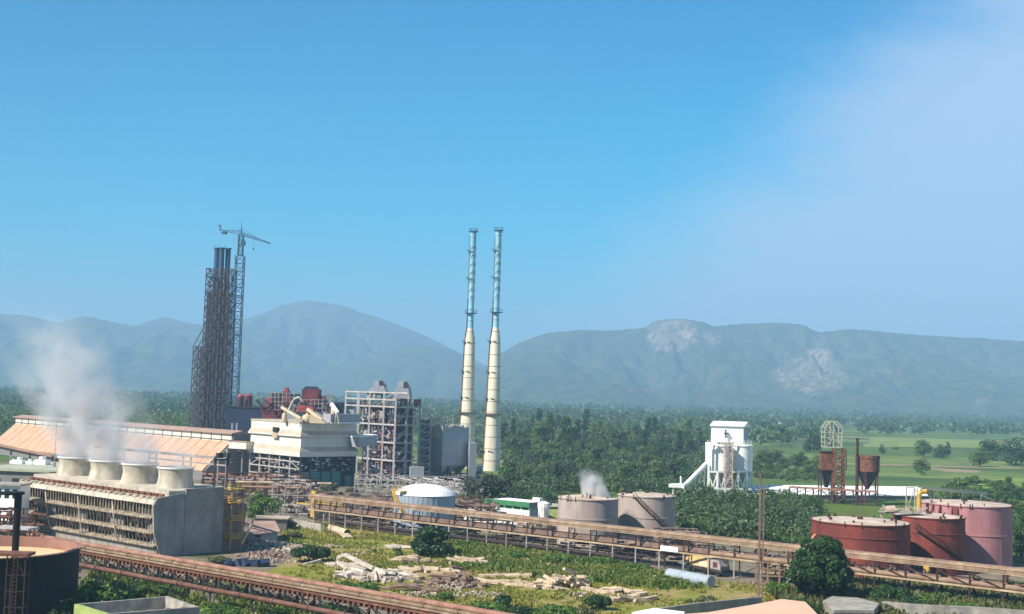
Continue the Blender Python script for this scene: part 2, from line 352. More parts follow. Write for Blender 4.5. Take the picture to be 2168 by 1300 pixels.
sheet('meadow', [(585, 1125), (700, 1100), (860, 1135), (1010, 1155), (1250, 1185), (1420, 1225), (1720, 1245), (1700, 1330), (1200, 1380), (960, 1330), (700, 1250), (560, 1215), (640, 1175)], mead, 0.05, 0.8, 10)
sheet('verge', [(955, 1160), (1010, 1150), (1100, 1158), (1250, 1183), (1420, 1224), (1450, 1245), (1300, 1232), (1130, 1212), (1030, 1200), (930, 1190)], lush, 0.09, 0.6, 10)
sheet('scrub_ground', [(1100, 1110), (1250, 1118), (1420, 1122), (1720, 1135), (1720, 1175), (2220, 1190), (2300, 1080), (2250, 1058), (1900, 1062), (1400, 1055), (1050, 1035), (1040, 1080)], lush, 0.05, 2)
sheet('sandy_track', [(1950, 1228), (2200, 1238), (2240, 1262), (2000, 1258), (1900, 1240)], sandy, 0.06, 0.5)
sheet('far_track', [(1500, 972), (1800, 981), (2160, 990), (2160, 992.5), (1800, 984), (1500, 974.5)], sandy, 0.05, 1)
sheet('bare_patch', [(1965, 990), (2070, 996), (2078, 1002), (2000, 999)], sandy, 0.05, 2)
sheet('bright_field', [(2040, 1016), (2190, 1013), (2240, 1030), (2060, 1035)], yard_mat('young_crop', (0.16, 0.24, 0.04), (0.22, 0.29, 0.06), (0.12, 0.2, 0.04)), 0.05, 1)
sheet('far_field', [(1840, 926), (2020, 930), (2110, 934), (2080, 948), (1830, 946)], yard_mat('pale_crop', (0.17, 0.235, 0.07), (0.21, 0.27, 0.085), (0.14, 0.2, 0.05)), 0.05, 3)
# --- low weeds and grass clumps over the meadow: nobody could count them
def cards(n, cx, cy, cz, w, h, jitter=0.6, up=0.5):
    """n small leaf quads; arrays of centres and sizes -> verts (4n,3)"""
    t = rng.uniform(0, 2*np.pi, n); tilt = rng.uniform(-1, 1, n)*jitter
    ax = np.stack([np.cos(t), np.sin(t), tilt*0.9], 1)
    bz = np.stack([-np.sin(t)*tilt, np.cos(t)*tilt, np.full(n, up)+rng.uniform(0, .5, n)], 1)
    bz /= np.linalg.norm(bz, axis=1)[:, None]
    c = np.stack([cx, cy, cz], 1); a = ax*(w/2)[:, None]; b = bz*(h/2)[:, None]
    return np.stack([c-a-b, c+a-b, c+a*.55+b, c-a*.55+b], 1).reshape(-1, 3)
def card_mesh(name, vs, m, mi=None):
    n = len(vs)//4; me = bpy.data.meshes.new(name); me.vertices.add(n*4); me.vertices.foreach_set('co', np.ascontiguousarray(vs, dtype=np.float32).ravel())
    me.loops.add(n*4); me.loops.foreach_set('vertex_index', np.arange(n*4, dtype=np.int32)); me.polygons.add(n)
    me.polygons.foreach_set('loop_start', np.arange(0, n*4, 4, dtype=np.int32)); me.update(calc_edges=True)
    for k in (m if isinstance(m, (list, tuple)) else [m]): me.materials.append(MATS[k])
    if mi is not None: me.polygons.foreach_set('material_index', mi.astype(np.int32))
    me.validate(); return me
def inside(poly, x, y):
    c = False; j = len(poly)-1
    for i in range(len(poly)):
        if (poly[i][1] > y) != (poly[j][1] > y) and x < (poly[j][0]-poly[i][0])*(y-poly[i][1])/(poly[j][1]-poly[i][1])+poly[i][0]: c = not c
        j = i
    return c
def scatter(pix, n, z=0, dens=None, gap=0):
    P = [(q.x, q.y) for q in (G(*p) for p in pix)]; xs = [p[0] for p in P]; ys = [p[1] for p in P]; out = []; tries = 0
    while len(out) < n and tries < n*60:
        tries += 1; x = random.uniform(min(xs), max(xs)); y = random.uniform(min(ys), max(ys))
        if not inside(P, x, y): continue
        if dens and random.random() > dens(x, y): continue
        if gap and any((x-a)**2+(y-b)**2 < gap*gap for a, b in out): continue
        out.append((x, y))
    return out
MEADOW = [(585, 1125), (700, 1100), (860, 1135), (1010, 1155), (1250, 1185), (1420, 1225), (1720, 1245), (1700, 1310), (1200, 1330), (960, 1310), (700, 1245), (600, 1215), (640, 1175)]
def tufts(name, pix, n, hmin, hmax, m, label, patch=0.5, per=5, w=0.35):
    pts = scatter(pix, n, dens=lambda x, y: min(1, max(0.03, (fbm(x, y, 9, 4, 3.3)*1.2+patch))))
    xy = np.array(pts); k = len(xy)
    xy = np.repeat(xy, per, 0)+rng.normal(0, .28, (k*per, 2)); h = rng.uniform(hmin, hmax, k*per)
    vs = cards(k*per, xy[:, 0], xy[:, 1], h*.45+.03, np.full(k*per, w)*rng.uniform(.5, 1.2, k*per), h, 0.5, 0.9)
    o = bpy.data.objects.new(name, card_mesh(name, vs, m)); sc.collection.objects.link(o); return tag(o, label, 'grass', kind='stuff')
tufts('meadow_grass', MEADOW, 7500, 0.12, 0.45, 'grass_blade', 'short olive green grass growing over the open meadow', 0.6)
tufts('roadside_weeds', [(900, 1150), (1010, 1152), (1250, 1183), (1420, 1222), (1560, 1243), (1400, 1250), (1130, 1222), (960, 1205)], 3600, 0.4, 1.1, 'weed', 'tall green weeds along the foot of the long pipe gallery', 0.62, 6, 0.5)
tufts('yard_weeds', [(100, 1290), (200, 1215), (420, 1240), (760, 1300), (600, 1360), (100, 1360)], 1800, 0.4, 1.1, 'weed', 'rank dark weeds under the near pipe gallery', 0.6, 6, 0.5)
tufts('right_corner_weeds', [(1640, 1262), (1800, 1240), (2190, 1255), (2230, 1330), (1700, 1340)], 3200, 0.5, 2.0, 'leaf_olive', 'mixed olive weeds in the near right corner of the works', 0.65, 6, 0.55)
# --- hills
def hill_mat(name, c1, c2, rock):
    m = bpy.data.materials.new(name); m.use_nodes = True; n, l = m.node_tree.nodes, m.node_tree.links
    b = n['Principled BSDF']; b.inputs['Roughness'].default_value = 0.95; b.inputs['Specular IOR Level'].default_value = 0.05
    g = n.new('ShaderNodeNewGeometry'); nt = n.new('ShaderNodeTexNoise'); nt.inputs['Scale'].default_value = 0.02; nt.inputs['Detail'].default_value = 10; nt.inputs['Roughness'].default_value = 0.75
    l.new(g.outputs['Position'], nt.inputs['Vector'])
    r1 = n.new('ShaderNodeMapRange'); r1.inputs[1].default_value = 0.4; r1.inputs[2].default_value = 0.6; l.new(nt.outputs[0], r1.inputs[0])
    m1 = n.new('ShaderNodeMix'); m1.data_type = 'RGBA'; l.new(r1.outputs[0], m1.inputs[0]); m1.inputs[6].default_value = (*c1, 1); m1.inputs[7].default_value = (*c2, 1)
    at = n.new('ShaderNodeAttribute'); at.attribute_name = 'rock'
    n2 = n.new('ShaderNodeTexNoise'); n2.inputs['Scale'].default_value = 0.016; n2.inputs['Detail'].default_value = 9; n2.inputs['Roughness'].default_value = 0.7; l.new(g.outputs['Position'], n2.inputs['Vector'])
    ad = n.new('ShaderNodeMath'); ad.operation = 'MULTIPLY_ADD'; l.new(n2.outputs[0], ad.inputs[0]); ad.inputs[1].default_value = 2.2; l.new(at.outputs['Fac'], ad.inputs[2])
    r2 = n.new('ShaderNodeMapRange'); r2.inputs[1].default_value = 1.55; r2.inputs[2].default_value = 2.0; l.new(ad.outputs[0], r2.inputs[0])
    m2 = n.new('ShaderNodeMix'); m2.data_type = 'RGBA'; l.new(r2.outputs[0], m2.inputs[0]); l.new(m1.outputs[2], m2.inputs[6]); 
    n4 = n.new('ShaderNodeTexNoise'); n4.inputs['Scale'].default_value = 0.022; n4.inputs['Detail'].default_value = 8; n4.inputs['Roughness'].default_value = 0.75
    m4 = n.new('ShaderNodeMapping'); m4.inputs['Scale'].default_value = (1.6, 1.0, 0.5); l.new(g.outputs['Position'], m4.inputs[0]); l.new(m4.outputs[0], n4.inputs['Vector'])
    r4 = n.new('ShaderNodeValToRGB'); r4.color_ramp.elements[0].position = .42; r4.color_ramp.elements[0].color = (0.07, 0.08, 0.05, 1); r4.color_ramp.elements[1].position = .58; r4.color_ramp.elements[1].color = (*rock, 1)
    l.new(n4.outputs[0], r4.inputs[0]); l.new(r4.outputs[0], m2.inputs[7])
    l.new(m2.outputs[2], b.inputs['Base Color'])
    bp = n.new('ShaderNodeBump'); bp.inputs['Strength'].default_value = 1; bp.inputs['Distance'].default_value = 6; l.new(nt.outputs[0], bp.inputs['Height']); l.new(bp.outputs[0], b.inputs['Normal'])
    return m
HM = hill_mat('forested_hill', (0.018, 0.036, 0.012), (0.085, 0.10, 0.035), (0.31, 0.235, 0.18))
def hill(name, prof, D, front, back, sd, rocks=(), rag=3.0, pw=1.5, spur=0.16, dx=14.0):
    xs = [p[0] for p in prof]
    A = AT(prof[0][0], D, py=prof[0][1]); B = AT(prof[-1][0], D, py=prof[-1][1])
    px_ = np.arange(xs[0], xs[-1]+.1, dx*F/D/1.0); nx = len(px_); ny = int((front+back)/32)
    py_ = np.interp(px_, xs, [p[1] for p in prof])
    verts = []; rk = []
    for j in range(ny+1):
        s = -front+(front+back)*j/ny
        for i in range(nx):
            q = AT(px_[i], D, py=py_[i]); x = q.x+s*q.x/D*0.25; y = D+s
            t = (-s/front) if s < 0 else s/back
            zr = q.z*1.0
            sh = (1-t)**pw if s < 0 else (1-t*t)
            w = fbm(x, y*0.45, 540, 5, sd); w2 = fbm(x, y, 170, 4, sd+5)
            edge = max(0.0, min(1.0, t*3.5))
            fac = (1+spur*3.0*w*edge*(1-t*.4)+spur*0.9*w2*edge-edge*(.42*(1-min(1, abs(fbm(x, y*.35, 380, 4, sd+31))*4))+.16*(1-min(1, abs(fbm(x, y*.5, 130, 3, sd+41))*4))))
            if t < .45: fac = min(fac, 1+.1*t)
            if s > 0: fac = 1.0
            z = zr*sh*fac
            r = 0.0
            if rocks and s < front*.05:
                pq = proj((x, y, max(z, 1)))
                for (rx, ry, rw, rh, st) in rocks:
                    e = 1-((pq[0]-rx)/rw)**2-((pq[1]-ry)/rh)**2
                    if e > -0.8: r = max(r, min(1, e+.35)*st)
                if r > 0 and t > .2: z += r*9*abs(fbm(x, y, 60, 4, sd+9))
            z += rag*fbm(x, y, 26, 3, sd+2)*(1 if t < .97 else 0)
            verts.append((x, y, z-(8 if j in (0, ny) else 0))); rk.append(max(r, 0))
    fs = [(j*nx+i, j*nx+i+1, (j+1)*nx+i+1, (j+1)*nx+i) for j in range(ny) for i in range(nx-1)]
    me = bpy.data.meshes.new(name); me.from_pydata(verts, [], fs); me.materials.append(HM)
    at = me.attributes.new('rock', 'FLOAT', 'POINT'); at.data.foreach_set('value', rk)
    me.polygons.foreach_set('use_smooth', [True]*len(me.polygons))
    o = bpy.data.objects.new(name, me); sc.collection.objects.link(o); return structure(o)
hill('hill_ridge', [(960, 870), (1000, 800), (1060, 747), (1100, 725), (1160, 704), (1240, 698), (1270, 699), (1300, 700), (1370, 693), (1386, 680), (1405, 676), (1445, 674), (1490, 681), (1510, 691), (1570, 685), (1640, 683), (1700, 686), (1722, 699), (1740, 703), (1800, 696), (1880, 703), (1960, 710), (2060, 715), (2168, 722), (2300, 730), (2500, 760)], 5000, 1750, 650, 1.0,
     rocks=[(1425, 710, 62, 42, 1.0), (1500, 715, 45, 22, .6), (1735, 722, 28, 18, .6), (1738, 755, 38, 22, 1.0), (1715, 792, 95, 48, .85), (1860, 790, 90, 22, .42), (1640, 790, 30, 16, .3), (2050, 850, 90, 14, .35)], pw=1.25)
hill('hill_ridge', [(-400, 690), (-200, 660), (0, 664), (60, 668), (120, 684), (150, 675), (180, 669), (230, 680), (285, 691), (340, 688), (420, 686), (480, 700), (560, 730), (700, 790), (800, 850)], 6000, 1800, 650, 6.0, pw=1.1)
hill('hill_ridge', [(180, 760), (285, 692), (320, 678), (350, 671), (390, 681), (430, 690), (490, 687), (515, 676), (560, 662), (600, 645), (650, 635), (690, 641), (735, 648), (760, 660), (800, 672), (850, 690), (900, 710), (940, 730), (980, 750), (1060, 790), (1160, 850)], 7000, 1900, 650, 11.0, pw=1.15)
hill('hill_ridge', [(560, 850), (640, 800), (760, 760), (830, 738), (880, 729), (920, 733), (965, 745), (1010, 775), (1080, 850)], 5500, 1150, 650, 15.0, pw=1.2)
hill('hill_ridge', [(-300, 800), (-100, 770), (60, 740), (200, 735), (330, 752), (450, 790), (560, 845)], 5200, 1050, 650, 19.0, pw=1.3)
# --- the air
hz = MB().slab((-8600, -250), (17200, 0), (0, 9000), -1.0, 575.0).build('haze', 'void')
hm = bpy.data.materials.new('haze_air'); hm.use_nodes = True; hn, hl = hm.node_tree.nodes, hm.node_tree.links
hn.remove(hn['Principled BSDF']); pv = hn.new('ShaderNodeVolumePrincipled'); hl.new(pv.outputs[0], hn['Material Output'].inputs['Volume'])
pv.inputs['Color'].default_value = (0.37, 0.61, 0.90, 1); pv.inputs['Density'].default_value = 0.00023; pv.inputs['Anisotropy'].default_value = 0.0
hz.data.materials.clear(); hz.data.materials.append(hm); hz['kind'] = 'stuff'; hz['label'] = 'blue haze filling the valley air'
# ================================================================== THE WORKS
def lattice_leg(m, a, b, w, step, r, side=(1, 1)):
    """square lattice mast between two points on a vertical line"""
    a = Vector(a); b = Vector(b); h = b.z-a.z; n = max(2, int(h/step)); c = [V3(-w/2, -w/2), V3(w/2, -w/2), V3(w/2, w/2), V3(-w/2, w/2)]
    for q in c: m.bar(a+q, b+q, r*1.5)
    for k in range(n):
        z0 = a.lerp(b, k/n); z1 = a.lerp(b, (k+1)/n)
        for i in range(4):
            p, q = c[i], c[(i+1) % 4]; m.bar(z0+p, z0+q, r); m.bar(z0+(p if k % 2 else q), z1+(q if k % 2 else p), r)
def rail(m, pts, h=1.1, r=0.06, step=2.0):
    for a, b in zip(pts, pts[1:]):
        a = Vector(a); b = Vector(b); n = max(1, int((b-a).length/step))
        for k in range(n+1):
            p = a.lerp(b, k/n); m.bar(p, p+UP*h, r)
        m.bar(a+UP*h, b+UP*h, r); m.bar(a+UP*h*.5, b+UP*h*.5, r)
# ------------------------------------------------------------------ induced-draught cooling tower
C = G(330, 1180); C.z = 0
ct = thing('cooling_tower', 'long weathered cooling tower with four round fan stacks and a grey end wall', 'cooling tower', C)
LC, WC = 47.0, 18.4
DK = 11.3
def cu(s, t, z): return V3(C.x-U1.x*s+N1.x*t, C.y-U1.y*s+N1.y*t, z)
def band(m, s0, s1, prof):
    """extrude a (t,z) profile along the row"""
    n = len(prof); vs = [cu(s0, t, z) for t, z in prof]+[cu(s1, t, z) for t, z in prof]
    m.add(vs, [tuple(range(n)), tuple(range(2*n-1, n-1, -1))]+[((i+1) % n, i, i+n, (i+1) % n+n) for i in range(n)])
# end wall outlines: louvre side leans out towards the top
def endwall(s0, s1, name):
    m = MB(); band(m, s0, s1, [(0.6, 0), (-0.9, 4.2), (-1.3, 8.9), (-0.6, 10.2), (4.9, 10.9), (4.9, 0)])
    band(m, s0, s1, [(5.25, 0), (5.25, 11.6), (13.4, 11.6), (13.4, 0)]); band(m, s0+.12, s1-.12, [(4.9, 0), (4.9, 10.5), (5.25, 10.5), (5.25, 0)])
    return m.build(name, 'grey_concrete', ct)
endwall(-0.45, 0, 'end_wall'); endwall(LC, LC+.45, 'end_wall')
m = MB(); band(m, -0.45, 0, [(13.4, 0), (13.4, 9.4), (16.0, 9.4), (18.7, 8.2), (17.6, 0)]); m.build('end_wall', 'belt_brown', ct)
m = MB(); band(m, 0, LC, [(2.2, 0.2), (1.6, 8.8), (16.6, 8.8), (16, 0.2)]); m.build('fill_pack', 'fill_brown', ct)
m = MB(); band(m, 0, LC, [(2.0, 10.3), (2.0, DK), (16.5, DK), (16.5, 10.3)]); m.build('deck', 'fan_concrete', ct)
m = MB()
for k in range(24): band(m, .3+k*LC/24, .3+k*LC/24+1.5, [(1.2, 9.3), (1.0, 10.8), (1.35, 10.8), (1.5, 9.3)])
m.build('deck_edge', 'rust', ct)
m = MB(); band(m, 0, LC, [(-1.2, 9.1), (-0.8, 10.0), (0.9, 10.25), (0.9, 9.9), (-0.5, 9.6), (-0.95, 9.1)])
m.build('top_beam', 'fan_concrete', ct)
m = MB()
k = 0.0
while k < LC: band(m, k, k+.9+random.random()*.5, [(-0.9, 9.95), (-0.85, 10.22+random.random()*.15), (-.1, 10.4), (-.1, 10.2)]); k += 1.5+random.random()*.8
m.build('cap_tiles', 'tile_pale', ct)
m = MB(); band(m, 0, LC, [(0.2, 0), (0.0, 1.6), (0.5, 1.6), (0.7, 0)]); m.build('basin_wall', 'concrete', ct)
# corrugated tile rows: a sloping band with a scalloped lip
for zt, tt in ((6.9, -1.25), (4.25, -0.95), (1.95, -0.45)):
    m = MB(); n = 118; vs = []
    for i in range(n+1):
        s = LC*i/n; w = 0.16*math.sin(i*math.pi); a = 0.13*(1 if i % 2 else -1)
        vs += [cu(s, tt+.9, zt+.32+a*.4), cu(s, tt-.25, zt+.05+a), cu(s, tt-.25, zt-.2+a), cu(s, tt+.9, zt+.1+a*.4)]
    m.add(vs, [(4*i+j, 4*i+4+j, 4*i+4+(j+1) % 4, 4*i+(j+1) % 4) for i in range(n) for j in range(4)])
    m.build('tile_row', 'tile_pale', ct)
for row, (z0, z1, t0, t1) in enumerate(((7.2, 9.2, -0.9, -1.0), (4.55, 6.5, -0.55, -0.8), (2.2, 3.9, -0.1, -0.5))):
    m = MB(); step = 0.98; g_ = MB(); w_ = MB(); k = 0
    s = 0.3
    while s < LC-.3:
        bay = int(s/(LC/4.0)); loc_ = s-bay*LC/4.0
        m.bar(cu(s, t0, z0), cu(s, t1, z1), 0.12 if row == 0 else .08, 0.16)
        if row == 0 or (2.2 < loc_ < 10.0):
            if random.random() < (.75 if row == 0 else .35): g_.slab(cu(s+.2, t0+.7, 0), -U1*.6, N1*.2, z0-.1, z0+(z1-z0)*random.uniform(.5, .95))
        else: w_.slab(cu(s+.02, t0+.35, 0), -U1*.96, N1*.15, z0-.1, z1+.2)
        s += step*(1.15 if row else 1)
    m.build('mullions', 'tile_pale' if row == 0 else 'grey_concrete', ct); g_.build('infill_panels', 'fill_olive', ct)
    if w_.v: w_.build('wall_panels', 'grey_concrete', ct)
m = MB()
for k in range(1, 4):
    s = LC*k/4.0
    pts = [cu(s+.9, -1.25, 8.7), cu(s, -1.5, 7.0), cu(s-.3, -1.35, 5.0), cu(s-.6, -1.1, 3.0), cu(s-.8, -.6, 1.7)]
    m.tube(pts, 0.14, 6)
m.build('buttress', 'beam_tan', ct)
FANS = [LEN(cu(0, 8.0, 0), -U1, x) for x in (367, 292, 224, 157)]
for k, s in enumerate(FANS):
    c = cu(s, 8.0, 0); r = 3.05+.1*k
    pr = [(r+.45, DK-.2), (r+.25, DK+.6), (r-.02, DK+1.8), (r, DK+2.4), (r+.1, DK+3.4), (r+.2, DK+3.45), (r+.2, DK+3.65), (r, DK+3.65), (r-.15, DK+3.2), (r-.2, DK+.2)]
    f = MB().lathe(c, pr, 40).build('fan_stack', 'fan_concrete', ct, smooth=True)
    f2 = MB().lathe(c, [(r+.22, DK+3.42), (r+.3, DK+3.44), (r+.3, DK+3.68), (r+.22, DK+3.7)], 40).build('rim', 'clean_white', f, smooth=True)
    b = MB(); b.cyl(c+UP*(DK+1.4), c+UP*(DK+2.3), .5, n=10)
    for q in range(6):
        a = q*math.pi/3; d = V3(math.cos(a), math.sin(a)); b.bar(c+UP*(DK+2), c+d*(r-.5)+UP*(DK+2.1), .7, .08)
    b.build('fan', 'dark_steel', ct)
m = MB()
zf = 16.6
for s in (1.0, 3.5, 12, 14.5, 23.5, 26, 35, 37.5, 46): m.bar(cu(s, 14.6, DK), cu(s, 14.6, zf), 0.22)
m.bar(cu(-.2, 14.6, zf), cu(46.2, 14.6, zf), .45, .5); m.bar(cu(1, 14.6, zf-1.2), cu(26, 14.6, zf-1.2), .25)
m.build('header_frame', 'grey_steel', ct)
m = MB()
for t in (11.5, 14.2):
    m.bar(cu(.1, t, 11.4), cu(.1, t, 17.2), .34)
m.bar(cu(.1, 11.2, 16.6), cu(.1, 14.6, 16.6), .3); m.cbox(cu(.1, 12.4, 0), U1, N1, .7, 1.2, 16.9, 17.8); m.cbox(cu(.1, 14.3, 0), U1, N1, .7, .7, 16.9, 17.7)
m.build('hoist_frame', 'dark_steel', ct)
m = MB(); rail(m, [cu(-.2, 13.2, 11.6), cu(-.2, 5.4, 11.6)], 1.0, .05, 1.3); m.build('handrail', 'grey_steel', ct)
# yellow caged ladder and its landings
ld = MB()
for t in (14.3, 16.9): ld.bar(cu(-1.6, t, 0.3), cu(-1.6, t, 11.8), .13)
for z in np.arange(.6, 11.6, .4): ld.bar(cu(-1.6, 14.3, z), cu(-1.6, 14.75, z), .05)
ldo = ld.build('ladder', 'pale_yellow', ct)
for z in (2.4, 5.6, 8.8, 11.2):
    p = MB(); p.slab(cu(-.7, 13.7, 0), U1*1.5, N1*3.0, z, z+.16); rail(p, [cu(-.7, 13.7, z), cu(-2.2, 13.7, z), cu(-2.2, 16.6, z)], 1.0, .09, .7); p.build('landing', 'yellow', ct)
m = MB().bar(cu(-2.6, 16.3, 1.5), cu(-3.4, 18.4, 6.4), .3); m.bar(cu(-2.5, 15, 8.9), cu(-2.5, 18.6, 10.2), .35, .6); m.build('stay', 'pale_yellow', ct)

# ------------------------------------------------------------------ open settling tank, near left corner
TC = AT(-40, 163, 0); TR = 11.8; TH = 8.0
ot = thing('settling_tank', 'open black tank with a brown inner wall and cream liquor, cut by the left edge', 'tank', TC)
MB().lathe(TC, [(TR, 0), (TR, TH-.25), (TR+.3, TH-.2), (TR+.3, TH-.05)], 96).build('shell', 'tank_black', ot, smooth=True)
MB().lathe(TC, [(TR+.3, TH-.05), (TR+.3, TH+.05), (TR-.35, TH+.05)], 96).build('rim', 'pipe_pink', ot, smooth=True)
MB().lathe(TC, [(TR-.35, TH+.05), (TR-.3, TH-3.0)], 96).build('inner_wall', 'tank_inner', ot, smooth=True)
MB().disc(TC, TR-.2, TH-1.35, 96).build('liquor', 'cream_liquor', ot)
col = thing('drive_column', 'thick black drive column with a flat round cap rising inside the open tank', 'column', V3(AT(24, 158).x, 158, 0))
cc = wloc(col)
zt_ = ZAT(cc, 1047)
MB().cyl(cc+UP*(TH-2.2), cc+UP*zt_, .42, .46, 12).build('shaft', 'tank_black', col)
MB().cyl(cc+UP*zt_-V3(.9, 0, 0), cc+UP*(zt_+.3)-V3(.9, 0, 0), 1.6, 1.6, 20).build('cap', 'tank_black', col)
m = MB(); m.bar(cc+V3(0, 0, 8.2), cc+V3(.25, -.2, 9.5), .15); m.bar(cc+V3(-.6, 0, 7.9), cc+V3(.9, 0, 7.9), .1); m.build('stiffener', 'rust_dark', col)
lt = thing('access_tower', 'dark rusty ladder frame and walkway standing in front of the open tank', 'ladder', V3(AT(28, 150).x, 150, 0))
lc = wloc(lt)
m = MB()
z1 = ZAT(lc, 1178)
for dx_ in (-1.2, 1.0): 
    for dy in (0, 1.4): m.bar(lc+V3(dx_, dy, 0), lc+V3(dx_, dy, z1), .12)
for z in np.arange(.8, z1, 1.9): m.bar(lc+V3(-1.2, 0, z), lc+V3(1.0, 0, z), .12); m.bar(lc+V3(1.0, 0, z), lc+V3(1.0, 1.4, z), .1)
m.bar(lc+V3(1, 0, z1-2.5), lc+V3(-.2, 0, z1), .1); m.build('frame', 'rust_dark', lt)
m = MB()
for dx_ in (-.35, .15): m.bar(lc+V3(dx_, -.15, 0), lc+V3(dx_, -.15, z1), .08)
for z in np.arange(.4, z1, .45): m.bar(lc+V3(-.35, -.15, z), lc+V3(.15, -.15, z), .06)
m.build('ladder', 'rust_dark', lt)
MB().slab(lc+V3(-4.5, -.3), V3(5.8, 0, 0), V3(0, 2.6, 0), z1, z1+.35).build('walkway', 'rust', lt)

# ------------------------------------------------------------------ near pipe gallery
Q0 = AT(150, 198); 
def near(s, o, z): return V3(Q0.x+UR.x*s+NR.x*o, Q0.y+UR.y*s+NR.y*o, z)
ng = thing('pipe_gallery', 'near rusty pipe gallery crossing the lower left corner with pink and cream pipes on top', 'pipe rack', near(0, 0, 0))
S0, S1 = -30.0, 108.0
def longbox(mb, f, s0, s1, o0, o1, z0, z1, n=1):
    for k in range(n):
        a = s0+(s1-s0)*k/n; b = s0+(s1-s0)*(k+1)/n; q = [f(a, o0, 0), f(b, o0, 0), f(b, o1, 0), f(a, o1, 0)]
        mb.hexa([p+UP*z0 for p in q], [p+UP*z1 for p in q])
    return mb
m = MB(); m.tube([near(S0+i*6, 1.7+random.uniform(-.1, .1), 4.05) for i in range(24)], .42, 10); m.build('pipe', 'pipe_pink', ng, smooth=True)
m = MB(); m.tube([near(S0+i*6, .55+random.uniform(-.05, .05), 3.78) for i in range(24)], .3, 10)
for k in np.arange(S0, S1, 5.5): m.cyl(near(k, .55, 3.78), near(k+.18, .55, 3.78), .42, n=12); m.build('pipe', 'pipe_cream', ng, smooth=True)
m = MB(); m.tube([near(S0+i*6, .0, 3.5) for i in range(24)], .15, 8); m.build('pipe', 'pipe_tan', ng, smooth=True)
m = MB(); longbox(m, near, S0, S1, -.35, -.2, 3.05, 3.3); longbox(m, near, S0, S1, 2.1, 2.3, 3.05, 3.3)
k = S0
while k < S1:
    m.slab(near(k, -.3, 0), UR*.35, NR*2.5, 2.6, 3.03); k += .95
m.build('deck_truss', 'rust', ng)
k = S0+2; leg_i = 0
while k < S1:
    for o in (-.1, 2.1):
        m = MB(); m.bar(near(k, o, 0), near(k, o, 3.0), .3); m.build('post', 'dark_steel', ng)
    m = MB(); m.bar(near(k, -.1, .3), near(k+2.4, -.1, 2.6), .12); m.bar(near(k+2.6, 2.1, .3), near(k, 2.1, 2.6), .12); m.bar(near(k, -.1, 2.4), near(k, 2.1, 1.0), .1)
    m.build('brace', 'rust_dark', ng); k += 3.4
m = MB()
for k in np.arange(S0, S1, 5.5): m.bar(near(k, .25, 3.4), near(k, .25, 4.5), .07); m.bar(near(k+1, 1.0, 4.2), near(k+2.2, .6, 3.9), .1)
m.build('vent_stub', 'pipe_tan', ng)
# the lower pipe on its own trestles
lp = thing('steam_main', 'single long rusty pink pipe on short trestles, just in front of the near gallery', 'pipe', near(0, -6, 0))
m = MB(); m.tube([near(S0+i*6, -6.0+random.uniform(-.05, .05), 2.65+random.uniform(-.04, .04)) for i in range(24)], .33, 10)
for k in np.arange(S0, S1, 6.5): m.cyl(near(k, -6, 2.65), near(k+.2, -6, 2.65), .44, n=12); m.build('pipe', 'pipe_pink', lp, smooth=True)
for k in np.arange(-26, 104, 8.5):
    m = MB(); m.bar(near(k, -6.0, 0), near(k, -6, 2.3), .22); m.bar(near(k, -6.3, 2.2), near(k, -5.6, 2.2), .2); m.bar(near(k, -6, .2), near(k+1.3, -6, 2.1), .1); m.build('trestle', 'dark_steel', lp)
m = MB()
for k in np.arange(60, 90, 1.1): m.bar(near(k, -5.3, 0), near(k, -5.3, 2.3), .1)
m.build('fence_bars', 'rust', lp)

# ------------------------------------------------------------------ long far pipe gallery
P0 = AT(650, 275)
def far(s, o, z): return V3(P0.x+UR.x*s+NR.x*o, P0.y+UR.y*s+NR.y*o, z)
fg = thing('belt_gallery', 'long tan conveyor gallery on many legs running from the yellow post to the right edge', 'conveyor', far(0, 0, 0))
E1 = 215.0
m = MB()
for k in range(36):
    a, b = E1*k/36+.03, E1*(k+1)/36-.03
    for (o0, o1, z0, z1) in ((0, 2.2, 5.78, 6.35),): 
        q = [far(a, o0, 0), far(b, o0, 0), far(b, o1, 0), far(a, o1, 0)]; t_ = [far(a, .35, 0), far(b, .35, 0), far(b, o1-.3, 0), far(a, o1-.3, 0)]
        m.hexa([p+UP*z0 for p in q], [p+UP*z1 for p in q]); m.hexa([p+UP*(z1+.004) for p in q], [p+UP*(z1+.3) for p in t_])
m.build('belt_cover', 'pipe_tan', fg)
m = MB(); longbox(m, far, 0, E1, -.08, .02, 6.3, 6.42); longbox(m, far, 0, E1, -.12, -.02, 5.62, 5.72); m.build('edge_beam', 'pipe_cream', fg)
m = MB(); longbox(m, far, 0, E1, 1.2, 1.35, 3.45, 4.5); m.build('side_panel', 'belt_brown', fg)
m = MB(); longbox(m, far, 0, E1, -.1, .12, 3.15, 3.42); longbox(m, far, 0, E1, 2.1, 2.3, 3.15, 3.42); m.build('lower_beam', 'pipe_cream', fg)
m = MB(); longbox(m, far, 0, 86, 0, .2, 1.35, 1.65); m.build('tie_beam', 'dark_steel', fg)
m = MB(); m.tube([far(100+i*6, .6, 3.75) for i in range(20)], .42, 10); m.build('pipe', 'pipe_tan', fg, smooth=True)
m = MB()
for o in (.1, 1.0): m.tube([far(i*6, o+.9, 1.0+o*.8) for i in range(15)], .16, 6)
m.tube([far(i*6, 0.5, .55) for i in range(16)], .1, 6)
m.build('pipe', 'rust_dark', fg)
k = 2.0; i_ = 0
